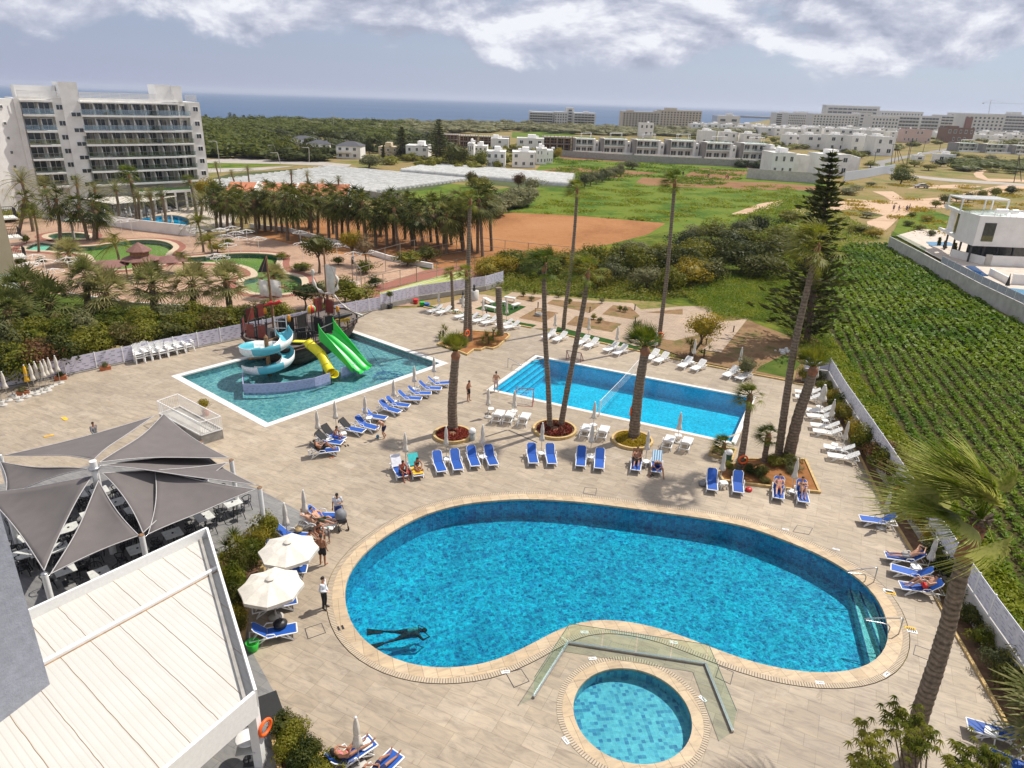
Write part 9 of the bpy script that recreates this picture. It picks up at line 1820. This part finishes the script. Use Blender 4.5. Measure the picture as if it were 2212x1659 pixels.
# ---------------------------------------------------------------- resort: parasol frames, gazebo, mushroom fountain, loungers, closed parasols
def wire(closed=False):
    t=thing('wire_parasol','bare white parasol frame','parasol frame',(0,0,0)); mb=MB(); mb.tube([(0,0,0),(0,0,2.25)],.03,6); mb.build('pole',white,t); mb=MB(); n=8; R=1.25; P=[Vector((R*math.cos(2*PI*k/n),R*math.sin(2*PI*k/n),1.95)) for k in range(n)]
    for k in range(n): mb.tube([Vector((0,0,2.3)),P[k]],.022,4); mb.tube([P[k],P[(k+1)%n]],.022,4)
    mb.build('ribs',white,t); return t
WF=Proto(wire)
WP=[(66,608),(73,606),(80,589),(122,622),(102,600),(152,595),(176,600),(214,497),(240,500),(264,505),(286,503),(173,500),(410,520),(425,526),(432,530),(478,525),(487,540),(505,520),(480,525),(520,545),(535,528),(470,585),(495,560),(655,557),(729,560),(765,580),(790,575),(780,565),(650,530),(480,590),(755,648),(560,545),(512,532)]
WP=sorted(set(WP))
for i,(x,y) in enumerate(WP): WF(G(x,y),i,f'bare white wire parasol frame in the resort garden, {ordw(i+1)} from the left','wire parasol frames in the resort')
t=thing('gazebo','hexagonal gazebo bar with brown roofs between the green pools','gazebo',G(310,598)); 
for dx,dy,r,z0,z1,e in ((0,0,2.3,2.2,3.1,0),(0,0,1.5,3.25,4.3,0),(-3.2,-1.8,2.6,1.8,2.3,1),(2.6,1.8,2.3,1.8,2.4,1)): mb=MB(); mb.lathe([(r,z0),(r*.98,z0+.08),(.02,z1)],8,(dx,dy,0),sm=False); mb.build('roof',mat('brown_roof',(.20,.095,.075),.8,4,.2),t)
mb=MB(); mb.lathe([(1.1,0),(1.1,3.3)],8); mb.build('kiosk_wall',wood,t); [ (lambda m2:(m2.bar((2*math.cos(a),2*math.sin(a),0),(2*math.cos(a),2*math.sin(a),2.3),.12),m2.build('post',wood,t)))(MB()) for a in [k*PI/3 for k in range(6)]]
t=thing('mushroom_fountain','pale green mushroom shaped fountain in the small oval pool','fountain',G(160,514)); mb=MB(); mb.tube([(0,0,-.6),(0,0,2.6)],.2,10); mb.build('stem',conw,t); mb=MB(); mb.lathe([(.1,2.4),(1.15,2.55),(1.2,2.65),(.9,2.85),(0,2.95)],20); mb.build('cap',mat('pale_green_cap',(.50,.58,.45)),t)
R2=random.Random(2); pts=[]
for r_ in range(5):
    for k in range(11): pts.append((238+r_*-4+k*15+R2.uniform(-3,3),470-r_*6.5+k*-1.2-(3 if k>6 else 0)))
for i,(x,y) in enumerate(sorted(pts)): LW(G(x,y,-.0),1.1+R2.uniform(-.1,.1),f'white lounger on the hotel terrace behind the garden wall, {ordw(i+1)} from the left','loungers on the hotel terrace')
CU=[(235,458),(250,464),(262,462),(275,462),(281,455),(285,452),(310,452),(325,450),(344,445),(366,440),(371,443),(378,447),(384,450),(300,457),(350,452),(389,444),(309,487),(330,492),(355,492),(375,497),(285,480)]
for i,(x,y) in enumerate(sorted(CU)): UC(G(x,y),i,f'closed cream parasol on the hotel terrace behind the garden wall, {ordw(i+1)} from the left','closed parasols on the hotel terrace',sc=1.15)
# cactus garden small plants
for i,(x,y) in enumerate([(1131,640),(1180,640),(1206,642),(1255,640),(1282,690),(1296,697),(1340,672),(1350,674),(1230,655),(1300,655),(1155,635),(1148,650)]):
    bush(G(x,y),.45,.7,lf_olive if i%2 else lf_mid,f'small succulent in the cactus garden beds, {ordw(i+1)} planted clump','succulents in the garden beds',seed=i)
# folded black parasol of the villa
t=thing('closed_parasol','folded black parasol by the villa pool','parasol',G(2172,628,.3)); mb=MB(); mb.tube([(0,0,0),(0,0,2.3)],.03,6); mb.build('pole',darkmetal,t); mb=MB(); mb.lathe([(.3,.7),(.2,1.2),(.1,1.8),(.02,2.3)],10,star=.6); mb.build('canopy',black,t)
for i,(x,y) in enumerate([(2028,533),(2040,540),(2062,545),(2095,548),(2145,545),(2170,547)]): conifer((x,y),(x+3,y-20),.35,f'young slim cypress below the white villa, {ordw(i+1)} from the left',cyp=True,tiers=10,dens=6,seed=i)

# ---------------------------------------------------------------- light sea air
hz=MB(); hz.box((0,6000,35),(14000,14000,80)); hm=bpy.data.materials.new('haze_air'); hm.use_nodes=True; nt=hm.node_tree; nt.nodes.clear(); o_=nn(nt,'ShaderNodeOutputMaterial'); pv=nn(nt,'ShaderNodeVolumePrincipled'); pv.inputs['Color'].default_value=(.80,.86,1,1); pv.inputs['Density'].default_value=.00009; pv.inputs['Anisotropy'].default_value=.2; nt.links.new(pv.outputs[0],o_.inputs['Volume']); o=hz.build('haze',hm,kind='stuff'); o['label']='thin sea haze over the coast'; o['category']='haze'
